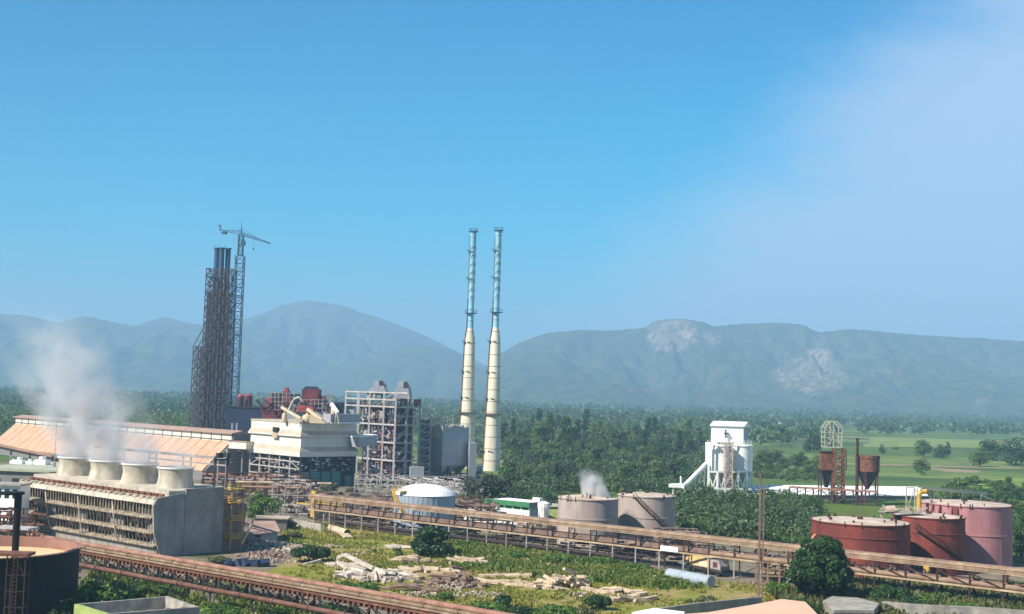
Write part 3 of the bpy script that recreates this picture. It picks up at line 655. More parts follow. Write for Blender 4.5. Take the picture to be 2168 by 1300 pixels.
while k < E1:
    for o, mm in ((.05, 'pale_steel' if k < 118 else 'rust_dark'), (2.1, 'dark_steel')):
        MB().bar(far(k, o, 0), far(k, o, 3.2), .2 if k < 118 else .28).build('post', mm, fg)
    b = MB()
    b.bar(far(k, .15, 3.4), far(k, .15, 5.6), .22); b.bar(far(k, 2.05, 3.4), far(k, 2.05, 5.6), .2); b.bar(far(k, .1, 5.4), far(k+.9, .1, 5.55), .16); b.bar(far(k, .1, 4.6), far(k+.9, .1, 5.5), .12)
    if k > 112: b.bar(far(k, .1, 5.3), far(k+4.6, .1, 3.6), .16)
    if i_ % 2: b.bar(far(k, 2.1, .3), far(k+4.8, 2.1, 3.0), .12)
    b.build('upright', 'rust_dark' if k > 60 else 'dark_steel', fg); k += 4.9; i_ += 1
# junk and cable trays hanging below the deck
m = MB()
for k in range(230):
    s = random.uniform(4, 92); z = random.uniform(.5, 2.7); o = random.uniform(2.4, 7)
    a = far(s, o, z); m.bar(a, a+UR*random.uniform(.5, 3.5)+UP*random.uniform(-.3, .3), random.uniform(.1, .35))
m.build('cable_tray', 'rust_dark', fg)
m = MB()
for k in range(150):
    s = random.uniform(80, 140); z = random.uniform(.3 if s < 92 else 3.5, 5.2); o = random.uniform(.8, 2.0) if z > 3.2 else random.uniform(3, 8)
    a = far(s, o, z); m.bar(a, a+UR*random.uniform(-1, 1.4)+UP*random.uniform(-.9, .9), random.uniform(.08, .22))
m.build('pipe_tangle', 'grey_steel', fg)
sg = LEN(far(0, 0, 0), UR, 1400); se = LEN(far(0, 0, 0), UR, 1437)
tag(MB().slab(far(sg, -.25, 0), UR*(se-sg), NR*.1, 3.3, 4.2).build('sign_board', 'clean_white', loc=far(sg, -.25, 3.3)), 'blank white board fixed to the side of the long conveyor gallery', 'sign')

# ------------------------------------------------------------------ long shed with orange roof
SR = AT(495, 400); UL, NL = V3(.722, -.692), V3(.692, .722)
def shp(s, t, z): return V3(SR.x-UL.x*s+NL.x*t, SR.y-UL.y*s+NL.y*t, z)
SL = 159.0
sh = thing('storage_shed', 'long shed with a sloping orange roof and white clerestory windows behind the cooling tower', 'building', shp(0, 0, 0))
def sband(m, s0, s1, prof):
    n = len(prof); vs = [shp(s0, t, z) for t, z in prof]+[shp(s1, t, z) for t, z in prof]
    return m.add(vs, [tuple(range(n)), tuple(range(2*n-1, n-1, -1))]+[((i+1) % n, i, i+n, (i+1) % n+n) for i in range(n)])
sband(MB(), 1, SL-1, [(-1.0, 12.0), (-11.2, 3.1), (-11.2, 2.8), (-.6, 11.8)]).build('roof', 'orange_roof', sh)
sband(MB(), 1, SL-1, [(6, 12.0), (6, 11.7), (17, 2.8), (17, 3.1)]).build('roof', 'orange_roof', sh)
m = MB()
for k in range(27):
    s = 1+(SL-2)*k/26; m.bar(shp(s, -1.1, 12.0), shp(s, -11.1, 3.2), .1)
m.build('roof_seams', 'roof_edge', sh)
sband(MB(), .5, SL-.5, [(-1, 11.6), (-1, 14.6), (6, 14.6), (6, 11.6)]).build('clerestory', 'white_paint', sh)
sband(MB(), -.2, SL+.2, [(-1.8, 14.5), (-1.8, 14.75), (2.5, 15.6), (6.8, 14.75), (6.8, 14.5)]).build('ridge_roof', 'roof_edge', sh)
m = MB(); sband(m, .4, SL-.4, [(-1.12, 12.35), (-1.12, 12.6), (-1.0, 12.6), (-1.0, 12.35)])
for k in range(27):
    s = .5+(SL-1)*k/26; m.bar(shp(s, -1.05, 11.9), shp(s, -1.05, 14.5), .22)
m.build('window_mullions', 'dark_steel', sh)
for s0 in (-.1, SL-.5):
    sband(MB(), s0, s0+.6, [(-11.3, 0), (-11.3, 2.75), (-.98, 11.75), (-.9, 14.55), (2.5, 15.3), (5.9, 14.55), (5.98, 11.75), (17.2, 2.7), (17.2, 0)]).build('gable_wall', 'gable_grey', sh)
m = MB(); m.slab(shp(-.15, -11.1, 0), -UL*(SL-.5), NL*.3, 0, 2.7); m.build('wall', 'gable_grey', sh)
m = MB(); m.cbox(shp(-.6, 2, 0), UL, NL, 1.0, 2.5, 9, 9.3); m.cbox(shp(-.6, 1, 0), UL, NL, 1.0, 6, 5.4, 5.7); m.cbox(shp(-.6, -3, 0), UL, NL, .8, 1, 8.6, 9.6); m.build('canopy', 'grey_steel', sh)
# rusty sloping conveyor at the left edge
a = AT(-30, 330, py=936); b = AT(112, 330, py=966)
cv = thing('conveyor', 'narrow orange-edged conveyor sloping down at the left edge below the shed roof', 'conveyor', V3(a.x, a.y, 0))
m = MB().bar(a, b, 1.6, .55).build('gallery', 'orange_roof', cv); MB().bar(a-UP*.62, b-UP*.62, 1.7, .5).build('side_truss', 'dark_steel', cv)
for f_ in (.1, .38, .66, .93):
    p = a.lerp(b, f_); m = MB(); m.bar(V3(p.x-.5, p.y, 0), p, .25); m.bar(V3(p.x+.9, p.y, 0), p, .25); m.bar(V3(p.x-.5, p.y, 3), V3(p.x+.6, p.y, 6), .15); m.build('trestle', 'grey_steel', cv)

# ------------------------------------------------------------------ low buildings left of and behind the cooling tower
a = G(-20, 1040, 0); 
lb = thing('low_building', 'low flat-roofed building with a pale sage roof behind the left end of the cooling tower', 'building', AT(60, 300))
c0 = AT(-60, 285); MB().slab(c0, V3(40, -6, 0)*.85, V3(8, 26, 0), 0, 9.1).build('wall', 'gable_grey', lb)
MB().slab(c0+V3(-.6, -.6), V3(41.5, -6.2, 0)*.85, V3(8.3, 27.4, 0), 9.1, 9.7).build('roof', 'sage_roof', lb)
m = MB()
for k in range(5): m.slab(c0+V3(3+k*6.4, -.5-k*.96), V3(3.6, -.54, 0), V3(0, .4, 0), 4.5, 7.5)
m.build('window', 'glass_dark', lb)
for i, (px_, w, h) in enumerate(((36, 2.2, 1.6), (58, 1.6, 1.2), (84, 3.0, 1.9), (22, 1.2, 1.1))):
    p = AT(px_, 300); m = MB().cbox(p, V3(1, -.15), V3(.15, 1), w, w*.8, 9.705, 9.7+h*.6); m.cyl(p+V3(.2, -.3, 9.7+h*.6), p+V3(.2, -.3, 9.7+h), w*.28, n=10); m.cbox(p+V3(0, -w*.4, 0), V3(1, 0), V3(0, 1), w*.4, .1, 10, 9.9+h*.4)
    tag(m.build('roof_cooler', 'clean_white', loc=p+UP*9.7), ['white box cooler on the sage roof, second from its left end', 'small white cooler in the middle of the sage roof', 'largest white cooler on the sage roof, beside the thin pole', 'smallest white cooler at the left end of the sage roof'][i], 'cooler', 'coolers on the sage roof')
p = AT(110, 292); tag(MB().cyl(p, p+UP*ZAT(p, 905), .12, .08, 8).cyl(p+UP*9.7, p+UP*10.8, .3, n=8).build('pole', 'grey_steel', loc=p), 'thin grey pole rising past the orange shed roof at the left', 'pole')
# white low plant wall and junk at the very left
wb = thing('pump_house', 'small white pump house with openings at the left edge beside the cooling tower', 'building', AT(15, 235))
p = AT(-20, 235); MB().slab(p, V3(5.4, -.8, 0), V3(.3, 4, 0), 0, 10.0).build('wall', 'clean_white', wb)
m = MB()
for k in range(3): m.slab(p+V3(.7+k*1.6, -.16-k*.23), V3(.9, -.13, 0), V3(0, .3, 0), 7.6, 9.3)
m.build('window', 'glass_dark', wb); MB().slab(p+V3(-.5, -.6), V3(6.2, -.95, 0), V3(.3, 5, 0), 10.0, 10.3).build('roof', 'concrete', wb)
def junk(name, label, cat, boxes, n, m1='rust_dark', m2='grey_steel', seed=1, w=(.12, .35), tilt=.3):
    """a tangle of pipework on a frame: pixel column range, distance range, height range"""
    random.seed(seed); x0, x1, y0, y1, z0, z1 = boxes
    c = AT((x0+x1)/2, (y0+y1)/2); t = thing(name, label, cat, c)
    A, B = MB(), MB(); zs = np.linspace(z0+.3, z1, 4)
    for k in range(n):
        p = AT(random.uniform(x0, x1), random.uniform(y0, y1), random.choice(zs)+random.uniform(-.2, .2))
        d = random.choice([UR, UR, NR, UP*.7, (UR+UP)*.6]); L_ = random.uniform(.8, 5)
        q = p+d*L_+UP*random.uniform(-tilt, tilt); q.z = max(z0, min(q.z, z1)); (A if random.random() < .5 else B).bar(p, q, random.uniform(*w))
    F_ = MB(); nx = max(2, int((x1-x0)/22))
    for i in range(nx+1):
        for yy in (y0, y1):
            p = AT(x0+(x1-x0)*i/nx, yy); F_.bar(p, V3(p.x, p.y, z1), .26)
    for z in zs:
        for yy in (y0, y1): F_.bar(AT(x0, yy, z), AT(x1, yy, z), .22)
    F_.build('frame', m2, t); A.build('pipework', m1, t); B.build('pipework', m2, t); random.seed(seed+99); return t
junk('pipework_frame', 'tangled rusty pipework on a frame at the left edge above the open tank', 'pipe rack', (-30, 70, 205, 220, 0, 7.2), 130, 'rust', 'rust_dark', 3)
m = MB(); p = AT(-20, 200); m.slab(p, V3(6.2, -1.4, 0), V3(.6, 3, 0), 6.0, 6.3)
tag(m.build('steel_canopy', 'pale_steel', loc=p), 'flat pale steel canopy over the pipework at the left edge', 'canopy')

# ------------------------------------------------------------------ green walled open basin, bottom left
ZB = 5.0
bp = [G(225, 1300, ZB), G(423, 1285, ZB), G(355, 1262, ZB), G(157, 1279, ZB)]
bs = thing('open_basin', 'open-topped concrete basin with a lime green outer wall at the bottom left', 'basin', V3(bp[3].x, bp[3].y, 0))
def wallseg(m, p, q, th, z0, z1):
    d = (q-p); d.z = 0; d.normalize(); r = V3(-d.y, d.x)*th
    return m.slab(p, (q-p), r, z0, z1)
def inset(i): return bp[i]
cx_ = sum((p for p in bp), V3(0, 0))/4
inner = [p+(cx_-p).normalized()*.55 for p in bp]
mm_ = ['grey_concrete', 'concrete', 'concrete', 'green_wall']
for i in range(4):
    j = (i+1) % 4; q = [bp[i], bp[j], inner[j], inner[i]]
    MB().hexa([V3(p.x, p.y, 0) for p in q], [V3(p.x, p.y, ZB) for p in q]).build('wall', mm_[i], bs)
MB().add([V3(p.x, p.y, 3.4) for p in inner], [(0, 1, 2, 3)]).build('floor_slab', 'concrete', bs)
m = MB()
for k in range(4):
    p = bp[0].lerp(bp[1], .25+k*.18); p.z = ZB; m.bar(p+V3(0, .3, .05), p+V3(-.5+k*.2, 3, -.4), .12)
m.build('loose_rods', 'pipe_cream', bs)
# ------------------------------------------------------------------ triple flue stack in its scaffold, with the crane
def tri():
    c = AT(447, 470); W0 = 16.0
    t = thing('flue_stack', 'tall dark triple-flue stack wrapped in steel scaffold at the left centre', 'chimney', c)
    zt = ZAT(c, 527); zs1 = ZAT(c, 571); zs2 = ZAT(c, 735)
    for i, dx in enumerate((-2.15, 0, 2.15)):
        p = c+V3(dx+.6, 0 if i != 1 else -1.2)
        f = MB().cyl(p, p+UP*zt, 1.12, 1.02, 16).build('flue', 'flue_blue', t, smooth=True)
        MB().cyl(p+UP*zt, p+UP*(zt+.35), 1.35, 1.3, 16).build('cap_ring', 'crane_blue', f)
        MB().bar(p+V3(-.9, -.9, zt), p+V3(-1.0, -.9, zt+1.3), .12).build('vent_stub', 'crane_blue', f)
    def scaf(x0, x1, y0, y1, z0, z1, nx, r, mname, name, taper=0.0):
        m = MB(); n = int((z1-z0)/3.1)
        xs_ = [x0+(x1-x0)*i/nx for i in range(nx+1)]
        def P(x, y, z): 
            s = 1-taper*(z-z0)/(z1-z0); xm = (x0+x1)/2; return c+V3(xm+(x-xm)*s, y, z)
        for y in (y0, y1):
            for x in xs_: m.bar(P(x, y, z0), P(x, y, z1), r)
            for k in range(n):
                za, zb = z0+(z1-z0)*k/n, z0+(z1-z0)*(k+1)/n
                m.bar(P(x0, y, zb), P(x1, y, zb), r*.9)
                for i in range(nx):
                    if (i+k) % 2: m.bar(P(xs_[i], y, za), P(xs_[i+1], y, zb), r*.9)
                    else: m.bar(P(xs_[i+1], y, za), P(xs_[i], y, zb), r*.9)
        for k in range(n):
            zb = z0+(z1-z0)*(k+1)/n; za = z0+(z1-z0)*k/n
            for x in (x0, x1): m.bar(P(x, y0, zb), P(x, y1, zb), r*.9); m.bar(P(x, y0, za), P(x, y1, zb), r*.8)
        return m.build(name, mname, t)
    scaf(-4.6, 5.8, -4.2, 4.2, 0, zs1, 7, .30, 'scaffold', 'scaffold', .07)
    scaf(-8.2, -4.7, -3.6, 3.6, 0, zs2, 3, .26, 'scaffold', 'scaffold', .12)
    m = MB()
    top = c+V3(-8.0, -3.6, zs2); m.bar(top, c+V3(-4.5, -3.6, zs2+7), .25); m.bar(c+V3(-8, 3.6, zs2), c+V3(-4.5, 3.6, zs2+7), .25)
    for k in range(int(zs1/3.1)):
        z = k*3.1; m.bar(c+V3(-3.2, -1.4, z), c+V3(3.6, -1.4, z), .3, .5)
    m.build('ring_beams', 'dark_steel', t)
    m = MB().bar(c+V3(3.45, -1.8, 0), c+V3(3.3, -1.8, zt-6), 1.3).build('riser_shaft', 'navy_clad', t)
    MB().cbox(c+V3(-.5, 2), V3(1, 0), V3(0, 1), 8, 5, 0, 66).build('dark_filler', 'navy_clad', t)  # navy block added to darken the inside of the scaffold
    # climbing tower crane
    k_ = AT(488.5, 466); cr_ = thing('tower_crane', 'thin blue tower crane with a slightly drooping jib beside the scaffolded stack', 'crane', k_)
    ztop = ZAT(k_, 541)+.0; zc = ZAT(k_, 497); zp = ZAT(k_, 466)
    m = MB(); lattice_leg(m, k_, k_+UP*ztop, 3.0, 3.0, .2); m.build('mast', 'crane_blue', cr_)
    m = MB(); lattice_leg(m, k_+UP*ztop, k_+UP*zc, 1.7, 1.8, .18); m.build('mast', 'crane_blue', cr_)
    m = MB()
    for q in (V3(-.6, 0), V3(.6, 0), V3(0, .5)): m.bar(k_+q+UP*zc, k_+UP*(zp-3), .16)
    m.cyl(k_+UP*(zp-3.2), k_+UP*(zp+.2), .13, .06, 6); m.build('apex', 'crane_blue', cr_)
    pr = AT(572, 440, py=516); pl = AT(466, 474, py=488)
    o = k_+UP*zc
    m = MB()
    def boom(a, b, w, n):
        d = (b-a); r = d.cross(UP).normalized()*w/2
        m.bar(a+r, b+r*.4, .16); m.bar(a-r, b-r*.4, .16); m.bar(a+UP*w*1.0, b+UP*.25, .2)
        for i in range(n):
            p = a+d*(i/n); q = a+d*((i+.5)/n); e = a+d*((i+1)/n); h = w*1.0*(1-i/n)+.25
            m.bar(p+r, q+UP*h, .1); m.bar(q+UP*h, e+r, .1); m.bar(p-r, q+UP*h, .1); m.bar(p-r, p+r, .1)
    boom(o, pr, 1.1, 12); m.build('jib', 'crane_blue', cr_)
    m = MB(); boom(o, pl, 1.4, 4); m.bar(pl, pl+UP*1.9, .35); m.bar(pl+UP*1.9-V3(.7, 0, 0), pl+UP*1.9+V3(.3, 0, 0), .5); m.build('counter_jib', 'crane_blue', cr_)
    MB().bar(pl+(o-pl)*.1-UP*.8, pl+(o-pl)*.3-UP*.5, .8, 1.0).build('counterweight', 'crane_blue', cr_)
    m = MB(); m.bar(o+UP*2.6, pr.lerp(o, .45)+UP*.8, .08); m.build('tie_rod', 'crane_blue', cr_)
    MB().cbox(k_+V3(1.2, -1), V3(1, 0), V3(0, 1), 1.4, 1.4, zc-4.2, zc-2.4).build('cab', 'crane_blue', cr_)
    hk = o.lerp(pr, .45); m = MB(); m.bar(hk, hk-UP*3.4, .05); m.cbox(hk, V3(1, 0), V3(0, 1), .35, .35, hk.z-4.2, hk.z-3.4); m.build('hook_block', 'dark_steel', cr_)
    m = MB()
    for z in (ztop*.62, ztop*.8, ztop*.42): m.bar(k_+V3(-3.5, 0, z), k_+V3(1.8, 0, z), .4)
    m.build('tie_collar', 'crane_blue', cr_)
tri()
# ------------------------------------------------------------------ navy clad block with rusty vessels on its roof
a = AT(490, 455); b = AT(549, 455)
nb = thing('bunker_block', 'plain dark navy block between the scaffolded stack and the white building', 'building', a)
zn = ZAT(a, 862); MB().slab(a-V3(3, 0), (b-a)+V3(3, 0, 0), V3(3, 20, 0), 0, zn).build('wall', 'navy_clad', nb)
MB().slab(a-V3(3.2, .3), (b-a)+V3(3.4, 0, 0), V3(3, 20.5, 0), zn, zn+.3).build('roof_edge', 'dark_steel', nb)
for i, px_ in enumerate((503, 520)):
    p = AT(px_, 460); z1 = ZAT(p, 840-i); m = MB().cyl(p+UP*(zn+.3), p+UP*z1, 1.15+.3*i, n=14); 
    t = thing('vent_vessel', ['narrow maroon vessel at the left on the navy block roof', 'wide maroon vessel with a domed cap on the navy block roof'][i], 'vessel', p+UP*zn, 'maroon vessels on the navy block')
    m.build('shell', 'maroon', t, smooth=True)
    MB().lathe(p, [(1.25+.3*i, z1), (1.2+.3*i, z1+.3), (.5, z1+.9), (0, z1+1)], 14).build('cap', 'red_lead', t, smooth=True)
    m = MB(); 
    for k in range(4): m.bar(p+V3(-1.4+k*.95, -1.6, zn+.2), p+V3(-1.4+k*.95, -1.6, zn+3.4), .2)
    m.build('frame', 'dark_steel', t)
for i, px_ in enumerate((487.5, 497)):
    p = AT(px_, 418); tag(MB().cyl(p, p+UP*ZAT(p, 898), .35, n=8).cyl(p+UP*ZAT(p, 898), p+UP*(ZAT(p, 898)+.3), .45, n=8).build('vent_pipe', 'duct_grey', loc=p), ['left one of two thin grey vent pipes behind the shed gable', 'right one of two thin grey vent pipes behind the shed gable'][i], 'pipe', 'vent pipes behind the shed gable')
# ------------------------------------------------------------------ maroon recovery boiler
def maroon():
    Y = 455; c = AT(635, Y); t = thing('boiler_house', 'maroon and navy boiler house with ducts and a hooded top behind the white building', 'boiler house', c)
    def bx(x0, x1, y0_, y1_, dy, dep, mname, name, tp=0.0):
        p = AT(x0, Y+dy); q = AT(x1, Y+dy); z0, z1 = AT(x0, Y+dy, py=y1_).z, AT(x0, Y+dy, py=y0_).z; z0 = max(0, z0)
        m = MB(); o = [V3(p.x, p.y), V3(q.x, q.y), V3(q.x, q.y+dep), V3(p.x, p.y+dep)]; w = (q.x-p.x)*tp
        u = [o[0]+V3(w, 0), o[1]-V3(w, 0), o[2]-V3(w, w), o[3]+V3(w, -w)]
        m.hexa([k+UP*z0 for k in o], [k+UP*z1 for k in u]); return m.build(name, mname, t)
    bx(549, 716, 872, 1000, 3, 22, 'navy_clad', 'main_block'); bx(549, 600, 868, 905, 0, 6, 'maroon', 'casing'); bx(600, 640, 873, 905, -1, 6, 'clad_grey', 'panel')
    bx(552, 585, 878, 892, -3, 4, 'maroon', 'duct', .12); bx(640, 716, 852, 905, 1, 14, 'navy_clad', 'casing'); bx(565, 604, 850, 868, 4, 8, 'maroon', 'casing')
    bx(590, 606, 828, 852, 3, 5, 'maroon', 'cyclone', .1); bx(594, 602, 820, 828, 3, 4, 'red_lead', 'cyclone', .2)
    bx(568, 586, 832, 849, 4, 5, 'dark_steel', 'platform_house'); bx(608, 624, 834, 852, 4, 5, 'dark_steel', 'platform_house')
    bx(632, 668, 823, 842, 2, 7, 'maroon', 'drum_hood'); bx(635, 664, 817.5, 823.2, 2.1, 6.8, 'navy_clad', 'drum_hood', .14); bx(626, 674, 842, 856, 1, 9, 'maroon', 'drum_hood', .06)
    bx(664, 684, 838, 862, 3, 6, 'navy_clad', 'downcomer', .2); bx(620, 660, 858, 872, -2, 3, 'red_lead', 'hot_duct', .1); bx(556, 566, 842, 868, 2, 3, 'red_lead', 'hot_duct')
    bx(716, 745, 855, 905, 6, 10, 'clad_grey', 'side_house'); bx(690, 745, 851, 856, 5, 10, 'navy_clad', 'side_roof')
    m = MB(); random.seed(5)
    for x0, x1, y0_, y1_ in ((566, 626, 832, 868), (626, 706, 846, 880), (684, 706, 834, 862)):
        for x in np.arange(x0, x1+1, 8): m.bar(AT(x, Y-.3, py=y0_), AT(x, Y-.3, py=y1_), .25)
        for y in np.arange(y0_, y1_+1, 9): m.bar(AT(x0, Y-.3, py=y), AT(x1, Y-.3, py=y), .22)
    m.build('steelwork', 'grey_steel', t)
    m = MB()
    for k in range(60):
        x = random.uniform(556, 706); y = random.uniform(844, 880); p = AT(x, Y-1.5+random.random()*2, py=y); m.bar(p, p+V3(random.uniform(-2.5, 2.5), 0, random.uniform(-1.5, 1.5)), random.uniform(.2, .6))
    m.build('pipework', 'maroon', t)
    m = MB()
    m.tube([AT(612, Y-2, py=868), AT(622, Y-2, py=846), AT(634, Y-2, py=841), AT(640, Y-2, py=850)], .5, 8)
    for k in range(6): p = AT(668+k*5, Y-2, py=870+k % 3*3); m.bar(p, p+V3(1.6, 0, -2.4), .35)
    m.build('pipe', 'pale_steel', t)
    m = MB()
    for a_, b_ in (((544, 846), (556, 862)),): m.bar(AT(a_[0], Y, py=a_[1]), AT(b_[0], Y, py=b_[1]), .8)
    m.build('stair', 'dark_steel', t)
maroon()
# ------------------------------------------------------------------ white mill building on open legs
B0 = AT(633, 375); 
wbd = thing('mill_building', 'white mill building with sloping skirts on open steel legs and a teal lower wall', 'building', B0)
ll = LEN(B0, -U2, 528); lr = LEN(B0, N2, 751)
def wb(s, t, z): return V3(B0.x-U2.x*s+N2.x*t, B0.y-U2.y*s+N2.y*t, z)
def ring(m, o0, z0, o1, z1, th=.25, fl=True):
    """sloping skirt all round: offset o outwards at height z"""
    def sq(o): return [(-o, -o), (-o, lr+o), (ll+o, lr+o), (ll+o, -o)]
    vs = [wb(s, t, z0) for s, t in sq(o0)]+[wb(s, t, z1) for s, t in sq(o1)]+[wb(s, t, z0-th) for s, t in sq(o0-.05)]+[wb(s, t, z1-th) for s, t in sq(o1-.05)]
    fs = []
    for i in range(4):
        j = (i+1) % 4; fs += [(i, j, j+4, i+4), (i+8, i+12, j+12, j+8), (i, i+8, j+8, j), (i+4, j+4, j+12, i+12)]
    return m.add(vs, fs)
zz = lambda y: ZAT(B0, y)
MB().slab(wb(0, 0, 0), -U2*ll, N2*lr, zz(966), zz(896.5)).build('wall', 'white_paint', wbd)
ring(MB(), 0.02, zz(913), .65, zz(922)).build('skirt_roof', 'tan_skirt', wbd); ring(MB(), 0.02, zz(947), .75, zz(956.5)).build('skirt_roof', 'tan_skirt', wbd)
m = MB(); ring(m, .66, zz(922), .68, zz(923)-.12, .2); ring(m, .77, zz(956.5), .6, zz(967), .1); m.build('fascia', 'white_paint', wbd)
MB().slab(wb(-.15, -.15, 0), -U2*(ll+.3), N2*(lr+.3), zz(896.5), zz(893)).build('parapet', 'tan_skirt', wbd)
MB().slab(wb(ll*.42, -.85, 0), -U2*2.6, N2*.6, zz(918), zz(908)).build('vent_opening', 'void', wbd)
MB().slab(wb(ll*.42, -.9, 0), -U2*2.8, N2*.9, zz(931), zz(921)).build('vent_box', 'tan_skirt', wbd)
m = MB()
for k in range(6):
    s = ll*k/5; MB().bar(wb(s, .1, 0), wb(s, .1, zz(966)), .42).build('leg', 'pale_steel', wbd)
for z in (3.0, 5.4, 7.6):
    m.bar(wb(0, .1, z), wb(ll, .1, z), .3)
m.bar(wb(0, .1, 5.4), wb(ll/5, .1, 7.6), .18); m.bar(wb(ll, .1, 5.4), wb(ll*.8, .1, 7.6), .18); m.build('floor_beams', 'pale_steel', wbd)
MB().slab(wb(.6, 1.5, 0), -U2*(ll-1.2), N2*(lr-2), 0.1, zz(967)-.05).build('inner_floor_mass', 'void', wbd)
random.seed(3); m = MB()
for k in range(110):
    s = random.uniform(.5, ll-1); z = random.uniform(.5, 9); p = wb(s, random.uniform(.2, 1.3), z); m.bar(p, p-U2*random.uniform(.5, 2.6)*random.choice((1, -.4))+UP*random.uniform(-.8, .8), random.uniform(.1, .4))
m.build('machinery', 'grey_steel', wbd)
m = MB()
for k in range(4): m.slab(wb(0, lr*.0+k*lr*.187+.05, 0), -U2*.2, N2*(lr*.187-.15), .0, zz(1000))
m.slab(wb(0, lr*.82, 0), -U2*.2, N2*(lr*.16), 0, zz(1010))
m.build('lower_panel', 'teal', wbd)
for k in range(6): MB().bar(wb(-.1, lr*k*.187+.02 if k < 5 else lr*.98, 0), wb(-.1, lr*k*.187+.02 if k < 5 else lr*.98, zz(966)), .45 if k < 5 else 1.0).build('leg', 'navy_clad', wbd)
m = MB()
for k in range(45):
    p = wb(.3, random.uniform(.5, lr-1), random.uniform(4.8, 9)); m.bar(p, p+N2*random.uniform(.4, 1.6)+UP*random.uniform(-.2, .2), random.uniform(.1, .45))
m.build('machinery', 'duct_grey', wbd)
# things on its roof
zr = zz(895)
def onroof(m, a, b, w, h=None): return m.bar(AT(*a[:1], a[1], py=a[2]), AT(*b[:1], b[1], py=b[2]), w, h)
rf = [('roof_boom', 'long cream pipe leaning up to the left from the mill roof', 'pipe', (596, 378, 862), (637, 374, 886), .7),
      ('roof_boom', 'cream inclined chute sloping down to the right on the mill roof', 'chute', (651, 376, 866), (682, 374, 889), .9),
      ('roof_boom', 'short pale boom at the right end of the mill roof, beside the steel tower', 'pipe', (702, 380, 855), (715, 376, 874), .8)]
for nm, lb_, cat_, a_, b_, w in rf:
    A, B = AT(a_[0], a_[1], py=a_[2]), AT(b_[0], b_[1], py=b_[2]); t = thing(nm.replace('boom', 'chute'), lb_, cat_, V3(B.x, B.y, zr))
    MB().bar(A, B, w).build('trough', 'cream' if 'short' not in lb_ else 'clean_white', t); m = MB(); q = A.lerp(B, .82); m.bar(V3(q.x-.6, q.y, zr), q, .3); m.bar(V3(q.x+.8, q.y, zr), q, .3); m.build('support', 'cream', t)
def vessel(label, px_, Y, w, y0_, y1_, mname='cream', kind=0):
    p = AT(px_, Y); z0 = max(zr, AT(px_, Y, py=y1_).z); z1 = AT(px_, Y, py=y0_).z; t = thing('roof_vessel', label, 'vessel', V3(p.x, p.y, z0), None)
    MB().lathe(p, [(w*.45, z0), (w*.5, z0+.2), (w*.5, z1-.6), (w*.36, z1-.1), (0, z1)], 14).build('shell', mname, t, smooth=True)
    m = MB(); m.cyl(p+UP*(z1-.1), p+UP*(z1+.5), w*.14, n=8); m.bar(p+V3(w*.5, 0, z0+1), p+V3(w*.9, 0, z0), .2); m.build('nozzle', mname, t)
vessel('slim cream vessel at the left on the white mill roof', 596, 380, 1.5, 874, 893); vessel('squat cream vessel at the foot of the long leaning pipe', 644, 376, 2.7, 877, 894)
vessel('cream vessel standing tall between chute and short boom on the roof', 700, 384, 1.7, 860, 886)
p = AT(655, 372, zr); q = AT(690, 372, zr); t = thing('roof_duct', 'large cream sloping duct lying on the white mill roof', 'duct', p)
MB().hexa([p+UP*.05, q+UP*.05, q+V3(0, 5, .05), p+V3(0, 5, .05)], [p+V3(0, 0, 2.6), q+V3(-1, 0, .8), q+V3(-1, 5, .8), p+V3(0, 5, 2.6)]).build('casing', 'cream', t)
p = AT(693, 376, 0); q = AT(755, 387, 0); t = thing('roof_trough', 'long grey half-round trough along the right side of the mill roof', 'trough', V3(p.x, p.y, zr))
d = (q-p).normalized(); nn = V3(-d.y, d.x); m = MB()
m.prism([p+UP*(zr+2.9)-nn*.3, p+UP*(zr+.7)-nn*.2, p+UP*(zr+.05)+nn*.6, p+UP*(zr+.05)+nn*3, p+UP*(zr+2.9)+nn*3], q-p); m.build('casing', 'clad_grey', t)
MB().bar(p+UP*(zr+.2)-nn*.3, q+UP*(zr+.2)-nn*.3, .3, .4).build('edge', 'clean_white', t)
# covered link to the shed, and link to the steel tower
a = AT(492, 397, py=942); b = AT(529, 392, py=944); lk = thing('link_bridge', 'short white covered bridge joining the shed gable to the mill building', 'bridge', V3(a.x, a.y, 0))
MB().bar(a, b, 3.0, 2.1).build('gallery', 'white_paint', lk); MB().bar(a+UP*1.2, b+UP*1.2, 3.3, .25).build('roof', 'roof_edge', lk); MB().bar(V3((a.x+b.x)/2, a.y, 0), V3((a.x+b.x)/2, a.y, a.z-1), .4).build('leg', 'grey_steel', lk)
a = AT(751, 386, py=936); b = AT(789, 398, py=932); lk = thing('link_bridge', 'grey covered bridge with a white roof between the mill and the steel tower', 'bridge', V3(a.x, a.y, 0))
MB().bar(a, b, 3.2, 3.1).build('gallery', 'clad_grey', lk); MB().bar(a+UP*1.75, b+UP*1.75, 3.9, .4).build('roof', 'clean_white', lk)
for f_ in (.5, .95): q = a.lerp(b, f_); MB().bar(V3(q.x, q.y-1.4, 0), V3(q.x, q.y-1.4, q.z-1.5), .4).build('leg', 'grey_steel', lk)

